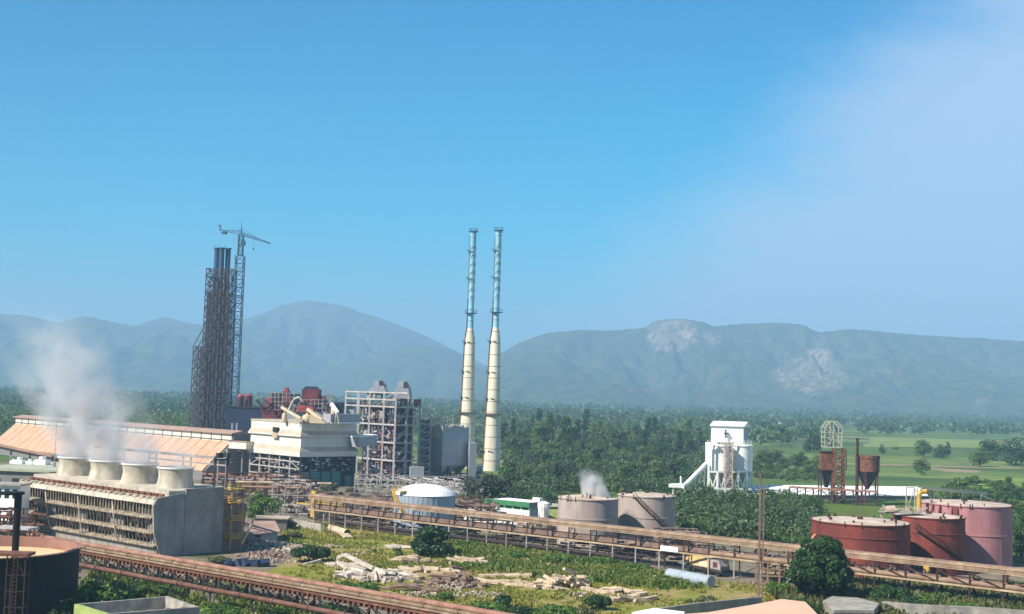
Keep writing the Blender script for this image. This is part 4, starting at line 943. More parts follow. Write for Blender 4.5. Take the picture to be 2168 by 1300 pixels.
# ------------------------------------------------------------------ steel frame boiler tower
T0 = AT(832, 412)
st = thing('boiler_tower', 'tall open grey steel boiler tower with two silver duct hoods on top', 'boiler tower', T0)
tl = LEN(T0, -U2, 727); tr = LEN(T0, N2, 884)
def tw(s, t, z): return V3(T0.x-U2.x*s+N2.x*t, T0.y-U2.y*s+N2.y*t, z)
zT = lambda y: ZAT(T0, y)
sc_ = [LEN(T0, -U2, x) for x in (831.9, 808, 778, 755, 727)]; sc_[0] = 0
tc_ = [0]+[LEN(T0, N2, x) for x in (856, 871, 884)]
lev = [zT(y) for y in (832, 847, 862, 900, 938, 976)]
DT = tc_[-1]
for i, s in enumerate(sc_):
    for t in (0, DT*.5):
        MB().bar(tw(s, t, 0 if i < 4 else zT(905)), tw(s, t, lev[0]), .62).build('column', 'pale_steel', st)
for t in tc_[1:]:
    for s in (0, sc_[2]): MB().bar(tw(s, t, 0), tw(s, t, lev[2]), .38).build('column', 'pale_steel', st)
m = MB()
for k, z in enumerate(lev):
    s1 = sc_[4] if k < 3 else sc_[3]
    for t in (0, DT*.5):
        m.bar(tw(0, t, z), tw(s1, t, z), .4, .5)
    if k >= 2: m.bar(tw(0, 0, z), tw(0, DT, z), .34, .42); m.bar(tw(0, DT*.5, z-1.5), tw(sc_[1], DT*.5, z-1.5), .3)
for k in range(2, 6):
    z1_, z0_ = lev[k], (lev[k+1] if k < 5 else 0)
    mid = (z0_+z1_)/2
    m.bar(tw(0, 0, mid), tw(0, DT, mid), .24); m.bar(tw(0, .2, mid-1.5), tw(0, tc_[1], mid+1.5 if mid+1.5 < z1_ else z1_), .2); m.bar(tw(0, .2, z0_+.5), tw(0, tc_[1]*.8, mid), .2)
m.build('floor_beams', 'pale_steel', st)
for k, z in enumerate(lev[:3]): MB().slab(tw(0.3, .3, 0), -U2*(sc_[4]-.6), N2*(DT*.5-.6), z-.35, z-.2).build('floor_slab', 'grey_steel', st)
for k, z in enumerate(lev[3:]): MB().slab(tw(0.3, .3, 0), -U2*(sc_[3]-.6), N2*(DT-.6), z-.35, z-.2).build('floor_slab', 'grey_steel', st)
MB().slab(tw(1.5, 1.4, 0), -U2*(sc_[3]-3), N2*(DT-2.6), 0, lev[2]-.3).build('boiler_casing', 'navy_clad', st)
random.seed(11); A, B_, Cc = MB(), MB(), MB()
for k in range(560):
    s = random.uniform(.3, sc_[3]); z = random.uniform(1, lev[1]); t = random.uniform(.1, 1.3)
    if random.random() < .3: s = random.uniform(0, 1.2); t = random.uniform(.2, DT)
    p = tw(s, t, z); d = random.choice((-U2*2.2, -U2*1.2, UP*2.0, UP*1.2-U2, N2*.8)); q = p+d*random.uniform(.5, 1.3); q.z = min(q.z, lev[0]-.5)
    random.choice((A, B_, Cc)).bar(p, q, random.uniform(.12, .42))
A.build('pipework', 'pale_steel', st); B_.build('pipework', 'belt_brown', st); Cc.build('pipework', 'maroon', st)
m = MB()
for (sx, zc_, r) in ((sc_[1]*1.2, lev[3]+3, 1.5), (sc_[2]*.9, lev[3]+2.5, 1.1), (sc_[2]*1.1, lev[1]+.5, .8), (sc_[3]*.8, lev[4]+2.4, 1.3), (sc_[1]*.6, lev[4]+2, 1.0), (sc_[3]*.6, lev[1]+1, .9)):
    c = tw(sx, .6, zc_); m.lathe(c, [(0, zc_-r), (r*.6, zc_-r*.8), (r*.8, zc_), (r*.6, zc_+r*.8), (0, zc_+r)], 12)
m.build('vessel', 'grey_steel', st, smooth=True)
# duct hoods
for i, (x0, x1, xt0, xt1, yt) in enumerate(((768, 812, 783, 805, 804.5), (820, 862, 834, 858, 806.5))):
    Yh = 424; z0 = AT((x0+x1)/2, Yh, py=836 if i == 0 else 846).z; z2 = AT(xt0, Yh, py=yt).z; z1_ = z0+(z2-z0)*.62
    a, b, c_, d_ = AT(x0-3, Yh), AT(x1+1, Yh), AT(xt0, Yh), AT(xt1, Yh)
    q = [a, b, b+V3(0, 5, 0), a+V3(0, 5, 0)]; r_ = [c_, d_, d_+V3(0, 4, 0), c_+V3(0, 4, 0)]
    hd = MB().hexa([k+UP*z0 for k in q], [k+UP*z1_ for k in r_]); hd = hd.build('duct_hood', 'duct_grey', st)
    MB().slab(c_, (d_-c_)*.55, V3(0, 4, 0), z1_+.004, z2).build('duct_box', 'duct_grey', hd)
    m = MB(); n = 8; pts = []
    for k in range(n+1):
        an = math.pi*.5*k/n; pts.append(V3(d_.x-1.6+(b.x-d_.x+1.9)*math.sin(an), d_.y+.8, z0+(z2-z0)*math.cos(an)))
    m.prism([V3(d_.x-1.6, d_.y+.8, z0)]+pts[::-1], V3(0, 4.5, 0))
    m.build('duct_elbow', 'duct_grey', hd)
    MB().slab(c_+(d_-c_)*.56+V3(0, -.1, 0), (d_-c_)*.3, V3(0, 4, 0), z1_+.3, z2-.2).build('duct_mouth', 'dark_steel', hd)
p = AT(870, 418); q = AT(884, 421); z0 = AT(870, 418, py=863).z; z1_ = AT(870, 418, py=845).z
MB().slab(p+UP*0, q-p, V3(0, 4, 0), z0+.15, z1_).build('duct_box', 'maroon', st); a_ = AT(848, 417, py=851); MB().bar(a_, AT(869, 417, py=852), 2.2, 2.4).build('duct_box', 'pipe_pink', st)
# stair tower
S_ = AT(885, 421); se_ = AT(908, 424); sw = se_-S_; t = thing('stair_tower', 'slender grey steel stair tower against the right side of the boiler tower', 'stair tower', S_)
zs_ = ZAT(S_, 864); m = MB()
for c_ in (S_, se_, S_+V3(0, 4, 0), se_+V3(0, 4, 0)): m.bar(V3(c_.x, c_.y, 0), V3(c_.x, c_.y, zs_), .34)
m.build('frame', 'pale_steel', t); m = MB(); n = 9
for k in range(n):
    z = zs_*(k+1)/n; m.bar(S_+UP*z, se_+UP*z, .26); m.bar(S_+UP*z+V3(0, 4, 0), se_+UP*z+V3(0, 4, 0), .26); m.bar(S_+UP*(z-zs_/n), se_+UP*(z-.3)+V3(0, .3, 0), .3, .18); m.bar(S_+UP*(z-zs_/n+1.1), se_+UP*(z+.8)+V3(0, .3, 0), .14)
m.build('stair_flight', 'pale_steel', t)
MB().slab(S_+V3(.4, 1.2), sw-V3(.8, 0, 0), V3(0, 2.4, 0), 1, zs_-4).build('lift_shaft', 'navy_clad', t)
p = AT(868, 408); tag(MB().slab(p, V3(4.4, 1.0, 0), V3(-.5, 2.5, 0), 1.6, 5.2).build('switch_room', 'clad_grey', loc=p), 'small plain grey cabin at the foot of the boiler tower', 'cabin')
# ------------------------------------------------------------------ dust filter
e0 = AT(934, 424); el = LEN(e0, -U2, 909); er = LEN(e0, N2, 991)
ef = thing('dust_filter', 'big pale grey dust filter box with hoppers between the stair tower and the chimneys', 'filter', e0)
zE = lambda y: ZAT(e0, y)
MB().slab(e0, -U2*el*.9, N2*er, zE(986), zE(905)).build('casing', 'clad_grey', ef)
MB().slab(e0-U2*(el*.9+.0)+V3(0, 0, 0), -U2*5, N2*(er*.8), zE(1008), zE(926)).build('casing', 'clad_grey', ef)
m = MB()
for k in range(3): m.slab(e0-U2*(.5+k*2.1)-N2*.12, -U2*1.8, N2*.3, zE(927), zE(904)+.1)
m.build('inlet_duct', 'cream', ef)
for k in range(3):
    a = e0+N2*(er*k/3+.2); b = e0+N2*(er*(k+1)/3-.2); q = [a, b, b-U2*5, a-U2*5]; c_ = sum((x for x in q), V3(0, 0))/4; c_ = c_+(a-b)*.2
    MB().hexa([c_+(x-c_)*.22+UP*zE(1004) for x in q], [x+UP*(zE(986)-.01) for x in q]).build('hopper', 'clad_grey', ef)
m = MB()
for k in range(5):
    for o in (.3, 6): m.bar(e0+N2*(er*k/4)-U2*o, e0+N2*(er*k/4)-U2*o+UP*(zE(986)-.02), .4)
m.bar(e0-U2*.3+UP*2, e0+N2*er-U2*.3+UP*2, .35); m.build('support_leg', 'dark_steel', ef)
m = MB(); random.seed(8)
for k in range(46):
    p = e0+N2*random.uniform(.2, er-.2)-U2*random.uniform(0, 4)+UP*zE(905); m.rock(p+UP*.4, random.uniform(.3, .8))
m.build('roof_valves', 'pale_steel', ef)
m = MB()
p0_, p1_ = AT(908, 432), AT(955, 436); z0 = ZAT(p0_, 884)
m.bar(p0_+UP*z0, p1_+UP*(z0-.2), .2); m.bar(p0_+UP*(z0-3), p1_+UP*(z0-3.2), .25)
for k in range(9): q = p0_.lerp(p1_, k/8); m.bar(q+UP*(z0-4.5), q+UP*(z0+random.uniform(-.5, .8)), .2); m.bar(q+UP*(z0-3), p0_.lerp(p1_, min(1, (k+1)/8))+UP*z0, .16)
for c_ in (p0_, p1_): m.bar(V3(c_.x, c_.y, 0), V3(c_.x, c_.y, z0), .35)
m.build('gantry', 'grey_steel', ef)
p = AT(992, 426); m = MB().slab(p, V3(2.4, 1, 0), V3(-1, 8, 0), 0, ZAT(p, 938)); m.build('fan_duct', 'clad_grey', ef)
p = AT(1013, 440); t = thing('fan_housing', 'pale curved fan housing at the foot of the right chimney', 'fan', p); MB().cyl(p+V3(-.5, -1.5, 3), p+V3(1.5, -1.5, 3), 1.5, n=16).build('scroll', 'duct_grey', t, smooth=True); MB().hexa([p+V3(-2.6, -2.4, 0), p+V3(.6, -2.4, 0), p+V3(.6, 0, 0), p+V3(-2.6, 0, 0)], [p+V3(-.5, -2.4, 3), p+V3(1.5, -2.4, 3), p+V3(1.5, 0, 3), p+V3(-.5, 0, 3)]).build('intake', 'clad_grey', t)
# ------------------------------------------------------------------ the two chimneys
def chimney(base, label, ys, wide):
    """ys: picture rows of top, gallery, neck top, neck foot, low ring ; wide: half widths in px"""
    t = thing('chimney', label, 'chimney', base, 'twin steel chimneys')
    px = base.y/F; zt, zg, zn1, zn0, zl = [ZAT(base, y) for y in ys]; r0, r1, r2, r3, r4 = [w*px for w in wide]
    MB().lathe(base, [(r0*1.04, 0), (r0, zl*.5), (r1, zl), (r2, zn0), (r3, zn1)], 36).build('lower_shaft', 'stack_white', t, smooth=True)
    MB().lathe(base, [(r3, zn1), (r3*.98, zg), (r4, zt-1.6), (r4*1.15, zt-.8), (r4*1.2, zt), (r4*.8, zt)], 30).build('upper_shaft', 'stack_blue', t, smooth=True)
    def rad(z):
        pts = [(0, r0*1.04), (zl*.5, r0), (zl, r1), (zn0, r2), (zn1, r3), (zg, r3*.98), (zt, r4)]
        for (a, ra), (b, rb) in zip(pts, pts[1:]):
            if z <= b: return ra+(rb-ra)*(z-a)/(b-a)
        return r4
    z = 4.0; k = 0; bands = MB()
    while z < zg:
        r = rad(z); bands.lathe(base, [(r-.02, z-.12), (r+.07, z-.12), (r+.07, z+.12), (r-.02, z+.12)], 30); z += 4.6
    while z < zt-2:
        r = rad(z); bands.lathe(base, [(r-.02, z-.1), (r+.06, z-.1), (r+.06, z+.1), (r-.02, z+.1)], 24); z += 3.6
    bands.build('ring_bands', 'grey_steel', t)
    # helical strakes on the slim upper part
    m = MB()
    for h in range(3):
        n = 70; 
        for i in range(n):
            za, zb = zg+6+(zt-zg-12)*i/n, zg+6+(zt-zg-12)*(i+1)/n; a = h*2.094+i*.19; b = a+.19; r = rad(za)
            m.bar(base+V3(math.cos(a)*(r+.16), math.sin(a)*(r+.16), za), base+V3(math.cos(b)*(r+.16), math.sin(b)*(r+.16), zb), .1, .16)
    m.build('strakes', 'duct_grey', t)
    for z, w in ((zg, 1.3), (zl, 1.1), (zt-.2, .7)):
        r = rad(z); p = MB().lathe(base, [(r, z-.15), (r+w, z-.15), (r+w, z+.05), (r, z+.05)], 24); 
        n = 12
        for i in range(n):
            a = 2*math.pi*i/n; b = 2*math.pi*(i+1)/n; A_ = base+V3(math.cos(a)*(r+w-.1), math.sin(a)*(r+w-.1), z); Bb = base+V3(math.cos(b)*(r+w-.1), math.sin(b)*(r+w-.1), z)
            p.bar(A_, A_+UP*1.1, .09); p.bar(A_+UP*1.1, Bb+UP*1.1, .09)
        p.build('gallery', 'rust' if z == zl else 'crane_blue', t)
    m = MB(); z = 2.0; d = V3(-.94, -.34)
    while z < zt-3:
        z2_ = min(z+6, zt-2); ra, rb = rad(z)+.35, rad(z2_)+.35; m.bar(base+d*ra+UP*z, base+d*rb+UP*z2_, .32 if z < zg else .16); z = z2_
    m.build('ladder', 'rust', t)
    m = MB()
    for y in (zl*.35, zl*1.28, zl*1.75, zn0-1, zg+(zt-zg)*.42, zg+(zt-zg)*.75):
        r = rad(y); m.slab(base+d*(r+1.3)+V3(0, -.6, 0), V3(1.3, 0, 0), V3(0, 1.2, 0), y, y+.15); m.bar(base+d*(r+1.2)+UP*y, base+d*(r+1.2)+UP*(y+1.1), .1); m.bar(base+d*(r+.1)+UP*(y-1.2), base+d*(r+1.2)+UP*y, .1)
        m.bar(base+V3(-r*.5, -r*.9-.1, y), base+V3(r*.1, -r-.1, y-.3), .35)
    m.build('rest_platform', 'dark_steel', t)
    m = MB(); m.bar(base+V3(r4, 0, zt), base+V3(r4, 0, zt+1.6), .1); m.bar(base+V3(-r4, 0, zt), base+V3(-r4, 0, zt+1.0), .1); m.build('lightning_rod', 'crane_blue', t)
c2_ = AT(1040.5, 484); c1_ = AT(986.5, 494)
chimney(c2_, 'right one of two tall banded steel chimneys, its cream base in full view', (487, 661, 693, 717, 877), (17.3, 14.6, 10.7, 6.4, 6.3))
chimney(c1_, 'left one of two tall banded steel chimneys, its base behind the grey filter', (489, 663, 695, 719, 874), (16.5, 14.0, 10.5, 6.3, 6.2))
# ------------------------------------------------------------------ storage tanks
def stair(m, c, R_, a0, a1, z0, z1, n=26, w=.8):
    """helical stair on a tank shell from angle a0 to a1"""
    P = []
    for i in range(n+1):
        a = a0+(a1-a0)*i/n; P.append(V3(c[0]+math.cos(a)*(R_+w*.6), c[1]+math.sin(a)*(R_+w*.6), z0+(z1-z0)*i/n))
    for p, q in zip(P, P[1:]):
        m.bar(p, q, w, .16); m.bar(p+UP*1.0, q+UP*1.0, .08); m.bar(p, p+UP*1.0, .07)
def tank(px_, Y, Rr, zt, shell, label, roof='tank_roof', dome=.45, steps=(), group=None, facets=72, stair_=None, seams=True, name='storage_tank'):
    c = AT(px_, Y); t = thing(name, label, 'tank', c, group)
    pr = [(Rr+.05, 0)]
    for z in steps: pr += [(Rr+.05, z), (Rr+.16, z+.02), (Rr+.16, z+.14), (Rr+.02, z+.16)]
    pr += [(Rr, zt)]
    MB().lathe(c, pr, facets).build('shell', shell, t, smooth=True)
    MB().lathe(c, [(Rr, zt-.1), (Rr+.16, zt-.1), (Rr+.16, zt+.08), (Rr-.1, zt+.08)], facets).build('rim', shell, t, smooth=True)
    MB().lathe(c, [(Rr+.0, zt+.03), (Rr*.7, zt+dome*.6), (Rr*.35, zt+dome*.9), (0, zt+dome)], facets).build('roof', roof, t, smooth=True)
    random.seed(int(px_)); m = MB()
    for k in range(9):
        a = random.uniform(0, 6.28); r = Rr*random.uniform(.5, .97); p = c+V3(math.cos(a)*r, math.sin(a)*r, zt+dome*(1-r/Rr)-.1); MB().cyl(p, p+UP*random.uniform(.4, .9), random.uniform(.1, .3), n=8).build('roof_vent', 'rust_dark', t)
    m.cyl(c+UP*(zt+dome-.05), c+UP*(zt+dome+.4), .5, n=12)
    for k in range(5):
        a = -math.pi/2+random.uniform(-1.2, 1.2); p = c+V3(math.cos(a)*(Rr+.1), math.sin(a)*(Rr+.1), zt); MB().bar(p-UP*.4, p+UP*.5, .18).build('rim_bracket', 'rust_dark', t)
    m.build('manhole', 'rust_dark', t)
    if seams:
        m = MB(); n = 16
        for i in range(n):
            a = 2*math.pi*i/n+.1; d = V3(math.cos(a), math.sin(a)); m.bar(c+d*(Rr+.03)+UP*.1, c+d*(Rr+.03)+UP*(steps[-1] if steps else zt-.2), .06)
        m.build('seams', shell, t)
    if stair_:
        m = MB(); stair(m, c, Rr, *stair_); m.build('stair', 'rust_dark' if 'blue' not in shell else 'yellow', t)
    return t, c
D2 = math.pi/180
tank(1243, 252, 6.1, 9.5, 'taupe_tank', 'left one of two taupe tanks behind the conveyor, steam rising from its roof', steps=(5.5,), dome=.5)
tank(1367, 262, 6.05, 9.6, 'taupe_tank', 'right one of two taupe tanks behind the conveyor, dark stair down its front', steps=(5.2,), dome=.5, stair_=(-118*D2, -38*D2, 9.4, 1.0))
t_, c_ = tank(1820, 217, 8.35, 9.7, 'rust_tank', 'widest rust-red tank at the right, directly behind the big dark tree', steps=(2.2, 7.4), dome=.35)
p = c_+V3(-8.9, -2, 0); m = MB(); m.tube([p, p+UP*6.6, p+V3(.5, 0, 7.3), p+V3(1.3, .4, 7.3)], .16, 8); m.build('pipe', 'pale_yellow', t_)
tank(1966, 228, 6.3, 10.0, 'rust_tank', 'smaller rust-red tank with a zigzag stair, between the wide and pink tanks', steps=(7.2,), dome=.4, stair_=(-128*D2, -22*D2, 8.2, .5))
t_, c_ = tank(2042, 242, 8.65, 11.4, 'pink_tank', 'tall dusty pink tank with pale roof at the far right', dome=.4, steps=(5.9,))
m = MB(); 
for a in (-150, -140, -125): d = V3(math.cos(a*D2), math.sin(a*D2)); m.bar(c_+d*(8.9)+UP*11.4, c_+d*10.4+UP*6, .25)
d = V3(math.cos(-122*D2), math.sin(-122*D2)); m.bar(c_+d*8.8+UP*11.2, c_+d*9.3+UP*6, 1.2, .3); m.build('downpipe', 'rust_tank', t_)
# pipe bridge over the pink tank, with the yellow riser
p = AT(1948, 247); t = thing('pipe_bridge', 'long pale green pipe bridge behind the pink tank with square frames', 'pipe rack', p); q = AT(2100, 258)
A_ = p+UP*ZAT(p, 1034); B_ = AT(2128, 258, py=1068)
m = MB(); m.bar(A_, AT(2088, 256, py=1046), .5, .35); m.bar(A_+V3(0, 2, .2), AT(2088, 258, py=1043), .4, .3); m.bar(AT(2076, 255, py=1049), B_, .5, .35)
m.build('walkway', 'sage_roof', t); m = MB()
for f_ in (0, .2, .45, .7, .98):
    c0_ = A_.lerp(AT(2088, 256, py=1046), f_); m.bar(V3(c0_.x, c0_.y, 0), c0_, .2); m.bar(V3(c0_.x, c0_.y+2, 0), c0_+V3(0, 2, 0), .2)
a1, a2 = AT(1918, 243), AT(1936, 243); zt2, zt1 = ZAT(a1, 1032), ZAT(a1, 1084)
for z in (zt1, zt2): m.bar(a1+UP*z, a2+UP*z, .18)
for k_ in (a1, a2): m.bar(k_, k_+UP*zt2, .2)
m.bar(a1+UP*zt1, a2+UP*zt2, .14); m.bar(a2+UP*zt1, a1+UP*(zt1+zt2)*.5, .14); m.build('frame', 'sage_roof', t)
p = AT(1945, 238); z_ = ZAT(p, 1040); t = thing('riser_pipe', 'thick yellow riser pipe bent over beside the pink tank', 'pipe', p)
MB().tube([p, p+UP*(z_-.7), p+V3(.3, 0, z_-.1), p+V3(1.4, 0, z_)], .45, 12).build('pipe', 'yellow', t, smooth=True); MB().cyl(p+UP*5, p+UP*5.3, .65, n=12).build('flange', 'yellow', t)
# little plant on top of the smaller rust tank
p = AT(1905, 226); t = thing('roof_platform', 'cluttered pipe platform joining the two rust-red tank roofs', 'platform', p+UP*10)
m = MB(); random.seed(4)
MB().cbox(p, V3(1, -.1), V3(.1, 1), 7.5, 2.4, 10.55, 10.75).build('deck', 'concrete', t)
for k in range(22): q = p+V3(random.uniform(-3.8, 4.4), random.uniform(-1.4, 1.4), 10.75+random.uniform(0, .8)); m.bar(q, q+V3(random.uniform(-2, 2), 0, random.uniform(-.3, .5)), random.uniform(.12, .4))
m.cyl(p+V3(-2.6, 0, 11), p+V3(-1, 0, 11.2), .7, n=12)
for x in (-3.4, 3.4): m.bar(p+V3(x, 0, 9.6), p+V3(x, 0, 10.6), .3)
m.build('pipework', 'tank_roof', t)
# rust pump and yellow valve between tanks
p = AT(1962, 206); tag(MB().cbox(p, UR, NR, .9, .7, 2.7, 4.4).bar(p, p+UP*2.7, .15).build('junction_box', 'yellow', loc=p), 'small yellow box under the conveyor in front of the rust tank', 'box')
# ------------------------------------------------------------------ white-blue domed tank
c = AT(897, 274); Rr = 6.7; zt = ZAT(c, 1046); t = thing('domed_tank', 'pale blue tank with a bright domed roof behind the conveyor near the centre', 'tank', c)
MB().lathe(c, [(Rr+.03, 0), (Rr+.03, 2.6), (Rr, 2.62), (Rr, zt)], 64).build('shell', 'blue_tank', t, smooth=True)
MB().lathe(c, [(Rr+.12, zt), (Rr*.93, zt+.75), (Rr*.72, zt+1.45), (Rr*.4, zt+2.05), (0, zt+2.3)], 64).build('dome', 'clean_white', t, smooth=True)
m = MB()
for i in range(40):
    a = 2*math.pi*i/40; d = V3(math.cos(a), math.sin(a)); m.bar(c+d*(Rr*.93+.04)+UP*(zt+.77), c+d*(Rr*.72+.02)+UP*(zt+1.48), .08); m.bar(c+d*(Rr+.05)+UP*.2, c+d*(Rr+.05)+UP*(zt-.1), .05)
m.build('ribs', 'blue_tank', t)
m = MB(); stair(m, c, Rr, -165*D2, -112*D2, zt+.9, 2.0, 16, .7); m.cbox(c+V3(-4.9, -5.0), V3(1, -.4), V3(.4, 1), 2, 1.3, zt+.8, zt+.95); rail(m, [c+V3(-6.2, -4.6, zt+.95), c+V3(-4.2, -5.7, zt+.95)], 1, .1, .6)
m.build('stair', 'yellow', t)
# ------------------------------------------------------------------ white canteen with green trim
g0 = AT(1120, 289); t = thing('office_building', 'small white building with a green roof trim behind the conveyor', 'building', g0)
gl = LEN(g0, -UR, 1034); zg_ = ZAT(g0, 1074); gw = 7.5
def gb(s, o): return g0-UR*s+NR*o
MB().slab(gb(0, 0), -UR*gl, NR*gw, 0, zg_-.02).build('wall', 'clean_white', t)
q = [gb(-.5, -.5), gb(-.5, gw+.5), gb(gl+.5, gw+.5), gb(gl+.5, -.5)]
MB().slab(gb(-.6, -.7), -UR*(gl+1.2), NR*.25, zg_+.0, zg_+1.15).build('fascia', 'green_trim', t); MB().slab(gb(-.6, -.7), -UR*.22, NR*(gw+1.2), zg_-.003, zg_+1.14).build('fascia', 'gable_grey', t)
MB().slab(gb(-.3, -.4), -UR*(gl+.6), NR*(gw+.8), zg_, zg_+.9).build('roof', 'clean_white', t)
m = MB()
for k in range(5): m.slab(gb(gl*(k+.12)/5, -.06), -UR*gl*.15, NR*.2, zg_-.75, zg_-.12)
m.build('window', 'green_trim', t)
MB().slab(gb(-.05, .3), -UR*.1, NR*(gw-.5), 0, zg_-.1).build('end_wall', 'clad_grey', t)
p = gb(gl*.08, 4.5); tag(MB().cbox(p, UR, NR, 2.0, 1.4, zg_+.9, zg_+1.9).cbox(p-UR*.9, UR, NR, .7, 1.0, zg_+.9, zg_+1.5).build('roof_cooler', 'clean_white', loc=p+UP*(zg_+.9)), 'white box cooler on the green-trimmed office roof', 'cooler')
w2 = thing('boundary_wall', 'low bright white wall with dark openings behind the conveyor below the office', 'wall', gb(gl, -9)); MB().slab(gb(gl, -9), UR*(gl+5), NR*.3, 0, 3.3).build('wall', 'white_paint', w2)
p = AT(1152, 300); t = thing('store_shed', 'small lime-yellow shed right of the green-trimmed office', 'building', p); MB().slab(p, V3(8, -1.6, 0), V3(1, 5, 0), 0, ZAT(p, 1072)).build('wall', 'green_wall', t); MB().slab(p+V3(-.4, -.4), V3(8.8, -1.7, 0), V3(1, 5.8, 0), ZAT(p, 1072), ZAT(p, 1069)).build('roof', 'sage_roof', t)
m = MB(); p = AT(1150, 283); m.lathe(p, [(0, 1), (.5, 1.2), (1.4, 4.6), (1.4, 5.5), (0, 6.0)], 12)
for a in range(4): m.bar(p+V3(math.cos(a*1.57), math.sin(a*1.57)), p+V3(math.cos(a*1.57)*1.2, math.sin(a*1.57)*1.2, 4.5), .15)
tag(m.build('small_hopper', 'clean_white', loc=p), 'small white funnel hopper beside the green-trimmed office', 'hopper')

# ------------------------------------------------------------------ white twin silo plant
K0 = AT(1572, 388); 
sp_ = thing('silo_plant', 'bright white twin silo plant with a boxy head house and a sloping conveyor', 'silo', K0)
px1 = lambda x, y, Y=388: AT(x, Y, py=y)
c1, c2 = AT(1522, 384), AT(1566, 388)
r1_, r2_ = 24*384/F, 25*388/F
for c, r in ((c1, r1_), (c2, r2_)):
    zt, zb = ZAT(c, 942), ZAT(c, 997)
    MB().lathe(c, [(r, zb), (r, zt-.5), (r+.22, zt-.4), (r+.22, zt), (0, zt+.1)], 36).build('silo', 'clean_white', sp_, smooth=True)
    MB().lathe(c, [(.4, zb-5.5), (r*.98, zb-.02)], 24).build('cone', 'clad_grey', sp_, smooth=True)
zb = ZAT(c2, 997)
hh0, hh1 = AT(1503, 386), AT(1572, 386); z0, z1_ = ZAT(hh0, 936), ZAT(hh0, 902)
u_ = (hh1-hh0); dp = V3(3.2, 7.5)
q = [hh0, hh1, hh1+dp, hh0+dp]; rz = ZAT(hh0, 893)
mid = lambda a, b: (a+b)/2
ch = .16; pts = [hh0+UP*z0, hh1+UP*z0, hh1+UP*(z1_+.3), hh1-u_*.07+UP*rz, hh0+u_*ch+UP*rz, hh0+UP*z1_]
MB().prism([hh0+UP*z0, hh0+dp+UP*z0, hh0+dp+UP*z1_, hh0+dp*.5+UP*(rz), hh0+UP*z1_], u_).build('head_house', 'clean_white', sp_)
m = MB(); e_ = .35; a, b = hh0-V3(e_, 0), hh1+V3(e_, 0); n_ = V3(-dp.y, dp.x)
for (t0, zA, t1, zB) in ((-.05, z1_, .5, rz), (.5, rz, 1.05, z1_)):
    A0, A1 = a+dp*t0+UP*(zA+.05), a+dp*t1+UP*(zB+.05); m.prism([A0, A1, A1+UP*.2, A0+UP*.2], b-a)
m.build('roof', 'clean_white', sp_)
MB().slab(hh1+V3(.02, .15), V3(.05, 0, 0), dp*.96, z0+.1, z1_-.1).build('shaded_end', 'clad_grey', sp_)  # grey sheet over the white right end, its shade put into the colour
m = MB(); w_ = AT(1534, 385.3); zz_ = ZAT(w_, 918); m.bar(w_+V3(-.4, 0, zz_), w_+V3(.8, 0, zz_), .5); m.bar(w_+V3(0, 0, zz_-1.4), w_+V3(0, 0, zz_+1.2), .35); m.build('wall_fan', 'dark_steel', sp_)
# columns and braces below
m = MB()
zd = ZAT(K0, 940)
cols = [AT(x, Y) for x, Y in ((1499, 379), (1518, 379), (1536, 380), (1546, 382), (1562, 382), (1580, 384), (1590, 395), (1500, 391), (1540, 395))]
for i, p in enumerate(cols):
    MB().bar(p, p+UP*(zb if i not in (0, 6) else zd), .55).build('leg', 'clean_white', sp_)
for (i, j) in ((0, 1), (1, 2), (3, 4), (4, 5), (5, 6)):
    a, b = cols[i], cols[j]; c = mid(a, b)
    m.bar(a+UP*zb, b+UP*zb, .4, .5); m.bar(a+UP*(zb-.3), c+UP*(zb*.42), .3); m.bar(b+UP*(zb-.3), c+UP*(zb*.42), .3); m.bar(a+UP*zb*.42, b+UP*zb*.42, .3); m.bar(a+UP*.3, c+UP*zb*.42, .25); m.bar(b+UP*.3, c+UP*zb*.42, .25)
m.build('bracing', 'clean_white', sp_)
lf = MB(); p = AT(1540, 380.5); lattice_leg(lf, p, p+UP*ZAT(p, 938), 2.4, 1.6, .16); lf.build('lift_tower', 'tank_roof', sp_)
MB().cbox(p+V3(.2, 1.6), V3(1, 0), V3(0, 1), 2.2, 1.2, 0, ZAT(p, 940)).build('lift_casing', 'taupe_tank', sp_)
m = MB(); rail(m, [AT(1498, 380, zd), AT(1590, 386, zd)], 1.1, .12, 1.2); m.bar(AT(1496, 380, zd-.2), AT(1592, 386, zd-.2), .5, .35)
for x in (1500, 1507, 1514, 1556, 1563, 1570): q_ = AT(x, 380, zd); m.cyl(q_+V3(0, -.3, 0), q_+V3(0, -.9, .1), .55, n=10)
m.build('top_platform', 'clean_white', sp_)
a = px1(1497, 980, 382); b = px1(1448, 1030, 374); m = MB().bar(a, b, 1.2, .8); m.build('conveyor', 'clean_white', sp_)
MB().bar(px1(1496, 936, 380), px1(1496, 982, 380), .7).build('downpipe', 'clean_white', sp_)
m = MB()
for f_ in (.1, .3, .5, .7, .9):
    p = a.lerp(b, f_); m.bar(V3(p.x, p.y, 0), p, .28)
    q_ = a.lerp(b, min(1, f_+.2)); m.bar(V3(p.x, p.y, p.z*.5), q_, .18); m.bar(V3(p.x, p.y, p.z*.5), V3(q_.x, q_.y, p.z*.5), .18); m.bar(V3(p.x, p.y, .2), V3(q_.x, q_.y, p.z*.5), .18)
m.build('trestle', 'clean_white', sp_)
m = MB(); random.seed(6)
for k in range(16): x = 1448+k*9; p = AT(x, 372+k*.3); m.bar(p, p+UP*3.4, .3)
m.bar(AT(1446, 371, 3.3), AT(1590, 377, 3.3), .9, .45); m.bar(AT(1446, 371, 1.8), AT(1590, 377, 1.8), .3, .3)
for k in range(26): p = AT(random.uniform(1446, 1580), 372, random.uniform(.3, 2.9)); m.bar(p, p+V3(random.uniform(-1.6, 1.6), 0, random.uniform(-.8, .8)), .22)
